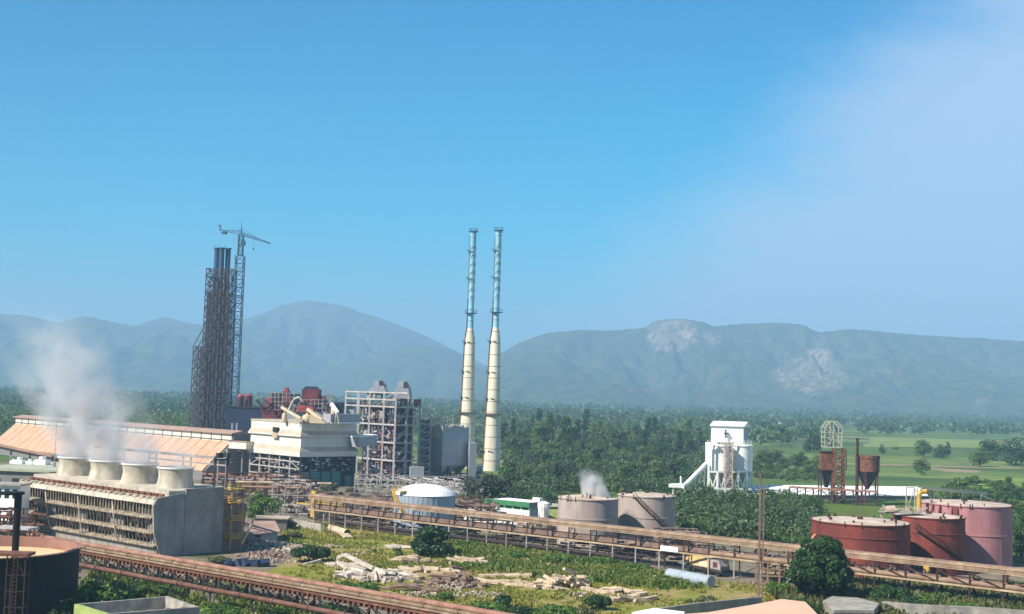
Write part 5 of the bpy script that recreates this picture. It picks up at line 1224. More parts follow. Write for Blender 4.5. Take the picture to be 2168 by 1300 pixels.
m.build('low_gallery', 'clean_white', sp_)
p = AT(1432, 372); t = thing('loading_hood', 'small white roofed conveyor head with a thin pipe, left of the white silos', 'conveyor', p)
m = MB(); zz_ = ZAT(p, 1024); m.hexa([p+V3(-2, 0, zz_-1.2), p+V3(2.4, 0, zz_-1.2), p+V3(2.4, 3, zz_-1.2), p+V3(-2, 3, zz_-1.2)], [p+V3(-2, 0, zz_-.3), p+V3(2.0, 0, zz_), p+V3(2.0, 3, zz_), p+V3(-2, 3, zz_-.3)]); m.build('hood', 'clean_white', t)
m = MB(); 
for x in (-1, 1.4): m.bar(p+V3(x, .5, 0), p+V3(x, .5, zz_-1.2), .3)
m.bar(p+V3(2, 0, zz_-1), p+V3(4, 0, 1.5), .4); m.build('leg', 'clean_white', t); MB().cyl(p+V3(1.4, 1, zz_), p+V3(1.4, 1, zz_+2.2), .28, n=8).build('vent_pipe', 'clean_white', t)
# ------------------------------------------------------------------ the long white wall and the two rusty towers
a, b = AT(1592, 383), AT(1965, 398); t = thing('pitched_white_wall', 'long low white wall pitched like a shed roof to catch the sun, behind the rusty hoppers', 'shed', a)  # white wall given a roof pitch so the sun brightens it
zq = ZAT(a+V3(0, 7), 1026); MB().slab(a+V3(0, .4), b-a, V3(0, 6.4, 0), 0, 1.3).build('wall', 'gable_grey', t); MB().hexa([a+UP*1.31, b+UP*1.31, b+V3(0, 7, 1.31), a+V3(0, 7, 1.31)], [a+UP*1.55, b+UP*1.55, b+V3(0, 7, zq), a+V3(0, 7, zq)]).build('roof', 'clean_white', t)
m = MB()
for k in range(30): q_ = a.lerp(b, (k+.5)/30); m.bar(q_+UP*1.6, q_+V3(0, 7, zq+.05), .12)
m.build('roof_ribs', 'clad_grey', t)
g1 = thing('belt_gallery', 'low rusty conveyor walkway on dark posts at the foot of the rusty hoppers', 'conveyor', AT(1680, 375)); A_, B_ = px1(1672, 1031, 376), px1(1858, 1041, 368)
MB().bar(A_, B_, 1.6, .5).build('belt_cover', 'pipe_pink', g1); m = MB()
for k in range(12): p = A_.lerp(B_, k/11); m.bar(V3(p.x, p.y, 0), p, .35)
for k in range(11): p = A_.lerp(B_, k/11); q_ = A_.lerp(B_, (k+1)/11); m.bar(p-UP*1.4, q_-UP*.3, .16)
m.build('post', 'dark_steel', g1)
p = AT(1737, 377); hp = thing('square_hopper', 'square rust-streaked hopper tower with an open arched frame on top', 'hopper', p)
r0, r1 = AT(1738, 377), AT(1765, 377); zA, zB_ = ZAT(p, 957), ZAT(p, 994)
MB().slab(r0, r1-r0, V3(.5, 5, 0), zB_, zA).build('bin', 'rust', hp); m = MB(); q = [r0, r1, r1+V3(.5, 5, 0), r0+V3(.5, 5, 0)]; c_ = sum(q, V3(0, 0))/4
MB().hexa([c_+(x-c_)*.25+UP*(zB_-5.5) for x in q], [x+UP*(zB_-.01) for x in q]).build('cone', 'dark_steel', hp)
m = MB(); m.slab(r0-V3(.3, .3), (r1-r0)+V3(.6, 0, 0), V3(.5, 5.6, 0), zB_-.25, zB_-.02); m.slab(r0-V3(.3, .3), (r1-r0)+V3(.6, 0, 0), V3(.5, 5.6, 0), zA+.01, zA+.25)
for x in q: m.bar(V3(x.x, x.y, 0), V3(x.x, x.y, zB_-.3), .35)
m.bar(V3(r0.x, r0.y, 0), r1+UP*4, .25); m.bar(V3(r1.x, r1.y, 0), r0+UP*4, .25); m.build('frame', 'rust_dark', hp)
lt_ = AT(1774, 376); m = MB(); zt = ZAT(lt_, 948); lattice_leg(m, lt_, lt_+UP*zt, 2.9, 1.5, .26); m.build('lift_tower', 'rust', hp)
m = MB(); m.bar(lt_+V3(2.1, .5, zt*.55), lt_+V3(2.1, .5, zt), .3); m.bar(lt_+V3(2.6, .5, zt*.6), lt_+V3(2.6, .5, zt-.5), .2); m.build('guide_rail', 'dark_steel', hp)
a0, a1 = AT(1745, 377), AT(1781, 377); zt = ZAT(a0, 947); zu = ZAT(a0, 905); zp = ZAT(a0, 892); m = MB()
for y in (0, 4):
    for x in (a0, a1, mid(a0, a1)): m.bar(x+V3(0, y, zt), x+V3(0, y, zu if x != mid(a0, a1) else zp), .26)
    A1_, A2_ = a0.lerp(a1, .28), a0.lerp(a1, .72)
    m.bar(a0+V3(0, y, zu), A1_+V3(0, y, zp), .4); m.bar(A1_+V3(0, y, zp), A2_+V3(0, y, zp), .3); m.bar(A2_+V3(0, y, zp), a1+V3(0, y, zu), .4); m.bar(a0+V3(0, y, zt), a1+V3(0, y, zt), .3)
    m.bar(a0+V3(0, y, zt), mid(a0, a1)+V3(0, y, (zt+zu)/2), .2); m.bar(a0+V3(0, y, zu), mid(a0, a1)+V3(0, y, (zt+zu)/2), .2); m.bar(a1+V3(0, y, zt), mid(a0, a1)+V3(0, y, zu), .2)
for k in range(5): z = zt+(zu-zt)*k/4; m.bar(a0+UP*z, a0+V3(0, 4, z), .2); m.bar(a0+UP*z, a0.lerp(a1, .5)+UP*z, .18); m.bar(a1+UP*z, a1+V3(0, 4, z), .2)
m.build('arched_frame', 'sage_roof', hp)
c = AT(1836, 372); hp = thing('round_hopper', 'round rusty hopper with a dark cone on legs and a thin tall chimney', 'hopper', c); r = 24.5*372/F
zA, zB_, zc = ZAT(c, 964), ZAT(c, 998), ZAT(c, 1036)
MB().lathe(c, [(r*.98, zB_), (r, zB_+.02), (r, zA-1), (r+.15, zA-.9), (r+.15, zA), (r-.2, zA), (0, zA+.1)], 30).build('bin', 'rust', hp, smooth=True)
MB().lathe(c, [(.4, zc), (r*.97, zB_-.01)], 24).build('cone', 'dark_steel', hp, smooth=True)
for i in range(5): a_ = i*1.256+.5; d = V3(math.cos(a_), math.sin(a_)); MB().bar(c+d*r*.95, c+d*r*.95+UP*zB_, .36).build('leg', 'maroon', hp)
p = AT(1814, 370); MB().cyl(p, p+UP*ZAT(p, 930), .5, .42, 10).cyl(p+UP*ZAT(p, 930), p+UP*(ZAT(p, 930)+.35), .6, n=10).build('chimney_pipe', 'rust_dark', hp)
# ------------------------------------------------------------------ poles
def pole(px_, pyb, pyt, label, tw_=.9, arms=1, m_='belt_brown', name='utility_pole'):
    p = G(px_, pyb); t = thing(name, label, 'pole', p); z = ZAT(p, pyt)
    MB().bar(p, p+UP*z, .26).build('shaft', m_, t)
    if tw_: MB().bar(p+V3(tw_, 0), p+V3(tw_, 0, z*.92), .16).build('shaft', m_, t); 
    m = MB()
    for k in range(arms): m.bar(p+V3(-.9, 0, z-.5-k*.9), p+V3(1.6, 0, z-.5-k*.9), .14)
    for x in (-.8, .3, 1.4): m.cyl(p+V3(x, 0, z-.45), p+V3(x, 0, z-.1), .09, n=6)
    m.build('crossarm', 'dark_steel', t)
pole(1606, 1277, 1003, 'tall twin-shafted pole in front of the green scrub, right of centre', .55)
pole(684, 1128, 1088, 'short pole with a white lamp head in the grass beside the tan-roofed hut', 0, 1, 'grey_steel')
# ------------------------------------------------------------------ yellow gantry post and the pipework in the middle distance
p = AT(657, 283); t = thing('gantry_post', 'rusty yellow post with a landing at the left end of the long conveyor', 'post', p); z = ZAT(p, 1040)
MB().slab(p, UR*1.2, NR*.8, 0, z).build('post', 'yellow', t); m = MB(); zl = ZAT(p, 1068); m.slab(p-UR*5, UR*16, NR*1.4, zl-.2, zl); rail(m, [p+UP*zl, p+UR*10+UP*zl], 1.0, .12, .8); m.build('landing', 'yellow', t)
junk('pipework_frame', 'dense low pipework between the round green tree and the yellow post', 'pipe rack', (575, 655, 292, 312, 0, 7.0), 150, 'rust_dark', 'grey_steel', 21)
junk('pipework_frame', 'pink and grey pipe bundle on frames behind the round green tree', 'pipe rack', (428, 650, 326, 340, 0, 6.4), 170, 'pipe_pink', 'rust_dark', 22)
junk('pipework_frame', 'pale framed pipework at the foot of the boiler tower, right of the teal wall', 'pipe rack', (750, 985, 352, 374, 0, 4.6), 240, 'pale_steel', 'grey_steel', 23)
junk('pipework_frame', 'dark pipework under the conveyor in front of the domed tank', 'pipe rack', (665, 830, 287, 300, 0, 5.2), 150, 'dark_steel', 'belt_brown', 24)
junk('pipework_frame', 'cluttered dark stacks and pipes under the conveyor beside the yellow container', 'pipe rack', (1385, 1475, 236, 247, 0, 4.4), 190, 'dark_steel', 'rubble_pink', 25)
junk('pipework_frame', 'pipe clutter between the domed tank and the green-trimmed office', 'pipe rack', (960, 1045, 276, 300, 0, 4.8), 110, 'belt_brown', 'rust_dark', 26)
junk('pipework_frame', 'dark pipe clutter below the conveyor between the office and the taupe tanks', 'pipe rack', (1050, 1235, 254, 268, 0, 2.8), 150, 'rubble_pink', 'dark_steel', 27)
junk('pipework_frame', 'dark pipe clutter in front of the two taupe tanks under the conveyor', 'pipe rack', (1265, 1385, 236, 243, 0, 3.0), 120, 'dark_steel', 'dark_steel', 28)
junk('pipework_frame', 'rusty trestles and pipes left of the big dark tree', 'pipe rack', (1600, 1700, 205, 220, 0, 3.6), 80, 'rust_dark', 'pipe_tan', 29)
for i, (x0, x1, Y, ya, yb, w, mm) in enumerate(((430, 590, 340, 1004, 1018, .8, 'pipe_pink'), (500, 702, 322, 1020, 1024, .6, 'pipe_cream'), (512, 672, 300, 1030, 1034, .55, 'pipe_pink'), (428, 560, 330, 1012, 1017, .3, 'clad_grey'))):
    a, b = AT(x0, Y, py=ya), AT(x1, Y-4, py=yb); t = thing('pipe_run', ['thick pink pipe run in front of the shed gable', 'long cream pipe run crossing in front of the mill legs', 'dusty pink pipe run just above the round green tree', 'thin grey pipe run beside the cooling tower landing'][i], 'pipe', V3(a.x, a.y, 0))
    MB().cyl(a, b, w*.5, n=8).build('pipe', mm, t, smooth=True); m = MB()
    for k in range(7): p = a.lerp(b, k/6); m.bar(V3(p.x, p.y, 0), p, .3)
    m.build('trestle', 'rust_dark', t)
# hut with tan roof
h0 = G(587, 1146); t = thing('brick_hut', 'small grey hut with a sloping pink-tan roof right of the cooling tower', 'hut', h0); hl = LEN(h0, -V3(.93, .36), 510); zh = ZAT(h0, 1121); d1, d2 = -V3(.93, .36), V3(-.30, .95)
MB().slab(h0, d1*hl, d2*8, 0, zh-.4).build('wall', 'clad_grey', t)
q = [h0-d1*.5-d2*.5, h0+d1*(hl+.5)-d2*.5, h0+d1*(hl+.5)+d2*8.5, h0-d1*.5+d2*8.5]; hh = [zh-.3, zh-.9, zh+.9, zh+.8]
m = MB(); m.add([p+UP*z for p, z in zip(q, hh)]+[p+UP*(z-.25) for p, z in zip(q, hh)], [(0, 1, 2, 3), (7, 6, 5, 4), (0, 4, 5, 1), (1, 5, 6, 2), (2, 6, 7, 3), (3, 7, 4, 0)]); m.build('roof', 'roof_edge', t)
MB().slab(h0+d1*3.4-d2*.05, d1*.9, d2*.1, .8, 1.9).build('window', 'void', t)
h0 = AT(606, 262); t = thing('brick_hut', 'low hut with a pale flat roof behind the tan-roofed hut', 'hut', h0); MB().slab(h0, V3(-6.5, -.8, 0), V3(-.5, 5, 0), 0, 2.3).build('wall', 'gable_grey', t); MB().slab(h0+V3(.4, -.4), V3(-7.4, -.8, 0), V3(-.5, 5.8, 0), 2.3, 2.5).build('roof', 'tank_roof', t)
t = thing('yard_wall', 'low rubble wall behind the grass at the foot of the yellow post', 'wall', AT(690, 270)); MB().slab(AT(596, 274), AT(680, 262)-AT(596, 274), V3(0, .5, 0), 0, 1.5).build('wall', 'concrete', t)
p = AT(700, 262); t = thing('culvert_pipe', 'big tan concrete pipe lying beside the long conveyor near its left end', 'pipe', p); q = AT(735, 254)
MB().lathe(V3(0, 0), [(.01, 0)], 3); MB().cyl(p+UP*.75, q+UP*.75, .72, n=18, caps=False).cyl(p+UP*.75, q+UP*.75, .6, n=18, caps=False).build('barrel', 'beam_tan', t, smooth=True)
p = AT(738, 250, .3); tag(MB().bar(p, AT(722, 256, .8), 1.8, .25).build('broken_slab', 'beam_tan', loc=p), 'tilted tan slab at the open end of the big concrete pipe', 'slab')
# ------------------------------------------------------------------ container, cab and blue cylinder
a, b = AT(1416, 207), AT(1506, 199.5); d = (b-a).normalized(); c = a+UP*.95
t = thing('blue_cylinder', 'long pale blue steel cylinder lying in the grass before the conveyor', 'cylinder', V3(a.x, a.y, 0))
MB().cyl(c, b+UP*.95, .98, n=28).build('barrel', 'blue_tank', t, smooth=True)
m = MB()
for f_ in (.02, .33, .66, .98): p = c.lerp(b+UP*.95, f_); m.cyl(p-d*.06, p+d*.06, 1.03, n=28)
m.build('hoop', 'clad_grey', t)
a = AT(1452, 219); t = thing('lorry', 'yellow-bodied lorry with a grey cab parked under the conveyor', 'truck', a); b = AT(1532, 211); d = (b-a).normalized(); n_ = V3(-d.y, d.x); Lw = (b-a).length
MB().slab(a, d*Lw*.32, n_*2.3, 1.2, 2.9).build('cargo_box', 'pale_yellow', t); MB().slab(a+d*Lw*.33, d*Lw*.29, n_*2.3, 1.2, 2.9).build('cargo_box', 'pale_yellow', t)
MB().slab(a+d*Lw*.33-n_*.03, d*Lw*.29, n_*.1, 1.25, 2.2).build('side_panel', 'cream', t)
m = MB(); cb = a+d*Lw*.65
m.prism([cb+UP*.8, cb+d*2.5+UP*.8, cb+d*2.5+UP*1.8, cb+d*2.1+UP*2.7, cb+UP*2.75], n_*2.2); m.build('cab', 'grey_steel', t); MB().slab(cb+d*.7-n_*.04, d*1.0, n_*.08, 1.5, 2.4).build('window', 'maroon', t)
MB().slab(a-n_*.0, d*Lw*.95, n_*2.2, .7, 1.19).build('chassis', 'dark_steel', t)
for f_ in (.08, .2, .5, .85):
    w_ = MB().cyl(a+d*Lw*f_-n_*.05+UP*.5, a+d*Lw*f_+n_*.3+UP*.5, .5, n=16).build('wheel', 'void', t)
# ------------------------------------------------------------------ near roofs and walls, bottom right
zr_ = 4.2
def flatroof(name, label, pix, z, th, mroof, mwall, cat='building', inner=None):
    P = [G(x, y, z) for x, y in pix]; c = sum(P, V3(0, 0, 0))/len(P); t = thing(name, label, cat, V3(c.x, c.y, 0))
    area = sum(P[i].x*P[(i+1) % len(P)].y-P[(i+1) % len(P)].x*P[i].y for i in range(len(P)))
    if area < 0: P = P[::-1]
    cc_ = V3(c.x, c.y)
    MB().prism([V3(p.x, p.y, z-th) for p in P], UP*th).build('roof', mroof, t)
    I = [cc_+(V3(p.x, p.y)-cc_)*.97 for p in P]; MB().prism([V3(p.x, p.y, 0) for p in I], UP*(z-th-.01)).build('wall', mwall, t); return t
flatroof('peach_roof_building', 'low building with a wide peach-coloured roof at the bottom edge', [(1448, 1300), (1500, 1296), (1600, 1279), (1655, 1268), (1705, 1274), (1760, 1330), (1500, 1345)], 4.2, .35, 'peach_roof', 'concrete')
flatroof('white_roof_building', 'low building with a bright white roof left of the peach roof', [(1385, 1287), (1450, 1295), (1446, 1302), (1440, 1340), (1330, 1340), (1338, 1296)], 4.0, .3, 'clean_white', 'concrete')
flatroof('flat_roof_shed', 'low shed with a rough grey roof between two shrubs at bottom right', [(1742, 1272), (1762, 1262), (1815, 1265), (1862, 1277), (1850, 1292), (1765, 1292)], 2.6, .4, 'concrete', 'concrete')
def pwall(name, label, pix, h, th, m_, z0=0):
    P = [G(x, y, h) for x, y in pix]; t = thing(name, label, 'wall', V3(P[0].x, P[0].y, 0))
    for a, b in zip(P, P[1:]): a = V3(a.x, a.y); b = V3(b.x, b.y); MB().slab(a, b-a, V3(0, th, 0), 0, h).build('wall', m_, t)
    return t
pwall('retaining_wall', 'dark stained retaining wall behind the bright white roof', [(1400, 1288), (1470, 1278), (1600, 1265), (1612, 1264)], 2.4, .5, 'grey_concrete')
pwall('retaining_wall', 'pale weathered concrete wall along the bottom right corner', [(1870, 1274), (1960, 1281), (2060, 1285), (2190, 1294)], 2.6, .5, 'concrete')
# ================================================================== DEBRIS
random.seed(42)
def beam_proto(L_, w, h, mname, broken=True):
    m = MB(); n = 5; vs = []
    for i in range(n+1):
        x = -L_/2+L_*i/n; k = 1 if 0 < i < n else random.uniform(.75, 1); j = random.uniform(-.04, .04)
        vs += [(x+random.uniform(-.1, .1), -w/2*k, -h/2*k+j), (x+random.uniform(-.1, .1), w/2*k, -h/2*k+j), (x, w/2*k, h/2*k+j), (x, -w/2*k, h/2*k+j)]
    fs = [(3, 2, 1, 0), (4*n, 4*n+1, 4*n+2, 4*n+3)]+[(4*i+j, 4*i+(j+1) % 4, 4*i+4+(j+1) % 4, 4*i+4+j) for i in range(n) for j in range(4)]
    m.add(vs, fs); me = bpy.data.meshes.new('beam'); me.from_pydata(m.v, [], m.f); me.materials.append(MATS[mname]); return me
BM = {k: [beam_proto(L_, w, h, mm) for L_, w, h in spec] for k, mm, spec in (
    ('tan', 'beam_tan', ((4.0, .5, .46), (2.9, .55, .5), (5.2, .48, .42))), ('white', 'beam_white', ((3.6, .5, .42), (2.4, .55, .45), (5.0, .45, .4))), ('brown', 'beam_brown', ((3.4, .5, .42), (2.4, .55, .45), (4.6, .42, .4))))}
def put_beam(kind, i, p, yaw, pitch, label, group):
    o = bpy.data.objects.new('concrete_beam', BM[kind][i]); sc.collection.objects.link(o); o.location = p; o.rotation_euler = (random.uniform(-.3, .3), pitch, yaw); tag(o, label, 'beam', group)
def pile(px_, py_, n, kind, spread, yaw, label, group, hh=1.2, ys=.35, fan=False):
    c = G(px_, py_)
    for k in range(n):
        r = random.random()**.7; x = random.uniform(-1, 1)*spread[0]; y = random.uniform(-1, 1)*spread[1]
        z = .25+max(0, (1-abs(x)/spread[0])*(1-abs(y)/(spread[1]+.1)))*hh*1.35*random.random()
        a = yaw+random.gauss(0, ys)+(x/spread[0]*.9 if fan else 0)
        put_beam(kind, random.randrange(3), c+V3(x, y, z), a, random.uniform(-.22, .22) if not fan else random.uniform(.05, .3), label, group)
pile(720, 1198, 6, 'white', (5.5, 1.2), .0, 'white broken beam lying flat left of the leaning white frame', 'white beams left of the leaning frame', .3)
pile(790, 1222, 34, 'white', (5.2, 4.2), .3, 'white beam in the rubble heap above the leafy near bush', 'white beams heaped above the near bush', 1.8, 1.2)
pile(868, 1191, 7, 'tan', (2.3, 1.0), .1, 'tan beam in the neat low stack at the upper left of the beam yard', 'tan beams in the upper left stack', 1.3, .06)
pile(910, 1212, 15, 'tan', (5.5, 1.2), -.35, 'tan beam in the long loose row below the round bush', 'tan beams below the round bush', .5, .25)
pile(990, 1199, 10, 'tan', (2.4, 1.4), -.35, 'tan beam in the small stack right of the round bush', 'tan beams right of the round bush', 1.5, .1)
pile(1035, 1221, 8, 'tan', (6, .9), -.05, 'tan beam lying in line in the middle of the meadow', 'tan beams lying in line', .3, .12)
pile(868, 1252, 9, 'brown', (3.2, 1.2), .05, 'brown beam stacked beside the near gallery', 'brown beams beside the near gallery', 1.2, .1)
pile(965, 1240, 30, 'brown', (4.2, 2.8), .2, 'brown beam in the jagged heap at the middle of the beam yard', 'brown beams in the jagged heap', 2.2, 1.0)
pile(1050, 1237, 9, 'tan', (5.0, 1.2), -.28, 'tan beam sloping away right of the jagged brown heap', 'tan beams right of the jagged heap', .6, .15)
pile(1158, 1246, 15, 'tan', (2.4, 1.4), -.2, 'tan beam fanned out at the left of the right-hand pile', 'tan beams fanned at the left', 1.2, .4)
pile(1212, 1243, 26, 'tan', (2.3, 1.4), .9, 'tan beam in the tallest tent-shaped pile right of centre', 'tan beams in the tent-shaped pile', 2.4, .5, True)
pile(1300, 1257, 11, 'tan', (3.6, 1.0), -.55, 'tan beam scattered below the tent-shaped pile', 'tan beams scattered below the tent-shaped pile', .6, .25)
pile(1342, 1273, 13, 'tan', (2.1, 1.6), .5, 'tan beam in the pile nearest the bright white roof', 'tan beams nearest the white roof', 1.2, .3)
pile(1130, 1204, 3, 'tan', (3, 1), 0, 'single tan beam among the green weeds', 'tan beams among the weeds', .1, .2)
pile(820, 1160, 5, 'white', (5.5, .8), -.1, 'flat white slab strip in the open grass left of the round bush', 'white strips in the open grass', .05, .08)
# the leaning white frame
fp = G(735, 1208); fr = thing('collapsed_portal', 'leaning white concrete portal frame collapsed at the left of the beam yard', 'frame', fp)
pts = [AT(712, fp.y, py=1203), AT(716, fp.y, py=1180), AT(730, fp.y-.5, py=1174), AT(790, fp.y-3, py=1203)]
m = MB()
for a, b in zip(pts, pts[1:]): m.bar(a, b, .6, .55)
m.bar(AT(714, fp.y-1, py=1190), AT(735, fp.y-2, py=1204), .5); m.bar(AT(735, fp.y-2, py=1204), AT(775, fp.y-2, py=1202), .5); m.bar(AT(745, fp.y-1.5, py=1196), AT(760, fp.y-1.5, py=1198), .4)
m.build('portal', 'beam_white', fr); m = MB().bar(V3(pts[0].x+.2, pts[0].y-1, 0), AT(711, fp.y-1, py=1190), .12); m.build('prop', 'dark_steel', fr)
def rubble(name, label, spots, mname, kind='stuff'):
    m = MB()
    for (x, y, sx, sy, n, r) in spots:
        c = G(x, y)
        for k in range(n):
            dx, dy = random.gauss(0, .45), random.gauss(0, .45); h = max(0, 1-math.hypot(dx, dy))*r*2.2
            m.rock(c+V3(dx*sx, dy*sy, random.random()*h+.1), random.uniform(.3, 1)*r)
    o = m.build(name, mname); return tag(o, label, 'rubble', kind=kind)
rubble('rubble', 'pale broken stone heaped across the beam yard', [(790, 1225, 6, 5, 240, .42), (625, 1165, 5, 5, 150, .5), (575, 1158, 6, 4, 110, .4), (965, 1245, 5, 4, 120, .34), (900, 1205, 5, 2, 50, .3), (1015, 1262, 6, 4, 120, .25), (1130, 1214, 4, 1.5, 40, .28), (1385, 1230, 1.2, .7, 24, .35), (700, 1160, 3, 1, 30, .3), (545, 1188, 8, 3, 60, .35), (1235, 1262, 5, 2, 40, .3), (760, 1175, 3, 1, 30, .3), (880, 1262, 8, 2.5, 90, .3)], 'rubble')
rubble('rubble', 'pink-brown rubble along the foot of the near gallery and cooling tower', [(560, 1178, 6, 5, 130, .4), (520, 1150, 5, 4, 90, .45), (1250, 1215, 8, 1.6, 70, .25), (250, 1205, 12, 3, 120, .35), (420, 1225, 12, 4, 160, .4), (1330, 1225, 5, 1.5, 60, .35), (600, 1262, 10, 4, 120, .35), (1620, 1238, 8, 3, 80, .25), (800, 1285, 8, 3, 70, .3)], 'rubble_pink')
# blue-grey tarpaulin heap
p = G(520, 1200); m = MB()
for k in range(5): m.rock(p+V3(k*1.5-3, random.uniform(-1, 1), .4), 1.1)
tag(m.build('tarpaulin_heap', 'navy_clad', loc=p), 'dark blue tarpaulin heap in the shade right of the cooling tower', 'heap')

# ================================================================== TREES
def crown_mesh(name, m, blobs, n, size, seed, twig=0.0, zsq=1.0):
    """leaf quads spread over the outer part of many overlapping clumps"""
    g = np.random.default_rng(seed); w = np.array([b[3]**2 for b in blobs]); w = w/w.sum(); idx = g.choice(len(blobs), n, p=w); B = np.array(blobs)[idx]
    d = g.normal(0, 1, (n, 3)); d /= np.linalg.norm(d, axis=1)[:, None]; rr = B[:, 3]*(0.55+.5*g.random(n)**.6)
    c = B[:, :3]+d*rr[:, None]*np.array([1, 1, .8*zsq]); c[:, 2] = np.maximum(c[:, 2], .15)
    nrm = d*.8+g.normal(0, .55, (n, 3))+np.array([0, 0, .35]); nrm /= np.linalg.norm(nrm, axis=1)[:, None]
    t = np.cross(nrm, g.normal(0, 1, (n, 3))); t /= np.linalg.norm(t, axis=1)[:, None]; u = np.cross(nrm, t); s = size*(.5+.9*g.random(n))[:, None]
    a = t*s*.5; b = u*s*.34
    vs = np.stack([c-a, c-b*1.1-a*.1, c+a, c+b*1.1+a*.1], 1).reshape(-1, 3)
    return card_mesh(name, vs, m)
def trunk_mesh(name, h, r, limbs, spread, seed):
    random.seed(seed); m = MB(); top = V3(random.uniform(-.3, .3), random.uniform(-.3, .3), h); m.cyl(V3(0, 0, -.2), top*.55, r, r*.7, 7); m.cyl(top*.55, top, r*.7, r*.35, 6)
    for k in range(limbs):
        a = k*6.28/limbs+random.random(); p = top*random.uniform(.4, .9); q = p+V3(math.cos(a)*spread, math.sin(a)*spread, spread*random.uniform(.5, 1)); m.cyl(p, q, r*.4, r*.12, 5)
    me = bpy.data.meshes.new(name); me.from_pydata(m.v, [], m.f); me.materials.append(MATS['bark']); return me
def blobset(kind, seed):
    g = random.Random(seed); out = []
    if kind == 'round':      # unit: 10 m tall broad tree
        for k in range(22):
            a = g.random()*6.28; r = g.random()**.5*2.9; out.append((math.cos(a)*r, math.sin(a)*r, (2.0+g.random()*6.2)*(1-(r/4.6)**2)+(.6 if k%2 else 0), g.uniform(1.1, 1.9)))
    elif kind == 'tall':     # slender
        for k in range(15):
            z = 2.6+k*.62; r = 1.5*math.sin(min(1, (k+2)/15)*math.pi)**.6; a = g.random()*6.28; out.append((math.cos(a)*r*.7, math.sin(a)*r*.7, z, g.uniform(.7, 1.25)))
    elif kind == 'bush':     # unit: 4 m wide, 2.4 m tall
        for k in range(13):
            a = g.random()*6.28; r = g.random()**.5*1.5; out.append((math.cos(a)*r, math.sin(a)*r, .85+g.random()*.9*(1-r/2.4), g.uniform(.45, .8)))
    elif kind == 'ball':     # clipped looking dome to the ground
        for k in range(34):
            a = g.random()*6.28; z = g.random(); r = 1.65*math.sqrt(max(0, 1-(z*.95)**2))*g.uniform(.75, 1); out.append((math.cos(a)*r, math.sin(a)*r, .45+z*2.0, g.uniform(.42, .62)))
    return out
PR = {}
for i in range(4):
    PR['round', i] = (crown_mesh('crown', ('leaf_mid', 'leaf_mid', 'leaf_dark', 'leaf_mid')[i], blobset('round', i+3), 1500, .62, i), trunk_mesh('trunk', 5, .24, 5, 1.8, i))
    PR['tall', i] = (crown_mesh('crown', ('leaf_mid', 'leaf_dark', 'leaf_mid', 'leaf_dark')[i], blobset('tall', i+30), 1300, .55, i+9), trunk_mesh('trunk', 8, .2, 5, .9, i+8))
    PR['bush', i] = (crown_mesh('foliage', ('leaf_bright', 'leaf_mid', 'leaf_mid', 'leaf_olive')[i], blobset('bush', i+60), 1300, .34, i+19), trunk_mesh('stem', 1.2, .08, 5, .7, i+18))
PR['bushgrey', 0] = (crown_mesh('foliage', 'leaf_grey', blobset('bush', 77), 1300, .36, 44), trunk_mesh('stem', 1.2, .08, 5, .7, 50))
PR['roundgrey', 0] = (crown_mesh('crown', 'leaf_grey', blobset('round', 78), 1700, .6, 45), trunk_mesh('trunk', 5, .22, 5, 1.8, 51))
PR['roundbright', 0] = (crown_mesh('crown', 'leaf_bright', blobset('round', 79), 3200, .5, 46), trunk_mesh('trunk', 4, .2, 5, 1.8, 52))
PR['ball', 0] = (crown_mesh('foliage', 'leaf_dark', blobset('ball', 5), 5200, .27, 47), trunk_mesh('stem', 1, .12, 4, .5, 53))
PR['dense', 0] = (crown_mesh('foliage', 'leaf_dark', blobset('bush', 91), 3800, .26, 48), trunk_mesh('stem', 1, .1, 5, .7, 54))
PR['densegreen', 0] = (crown_mesh('foliage', 'leaf_bright', blobset('bush', 92), 3600, .27, 49), trunk_mesh('stem', 1, .1, 5, .7, 55))
PR['denseolive', 0] = (crown_mesh('foliage', 'leaf_olive', blobset('bush', 93), 3600, .27, 50), trunk_mesh('stem', 1, .1, 5, .7, 56))
def plant(kind, i, p, s, name, label, cat, group=None, sz=1.0, rot=None):
    cr_, tr_ = PR[kind, i]; t = thing(name, label, cat, p, group); t.rotation_euler[2] = random.random()*6.28 if rot is None else rot; t.scale = (s, s, s*sz)
    for me, nm in ((cr_, cr_.name.split('.')[0]), (tr_, tr_.name.split('.')[0])):
        o = bpy.data.objects.new(nm, me); sc.collection.objects.link(o); o.parent = t
    return t
random.seed(12)
def pxplant(kind, i, px_, pyb, wpx, hpx, name, label, cat, group=None):
    """plant with its foot at a picture point, given its picture width and height"""
    base = {'round': (8.0, 9.6), 'tall': (3.8, 12.2), 'bush': (4.2, 2.4), 'ball': (4.0, 3.0), 'dense': (4.2, 2.4)}
    k = next(v for kk, v in base.items() if kind.startswith(kk)); p = G(px_, pyb); m_ = p.y/F
    s = wpx*m_/k[0]; h = hpx*m_/k[1]; return plant(kind, i, p, s, name, label, cat, group, h/s)
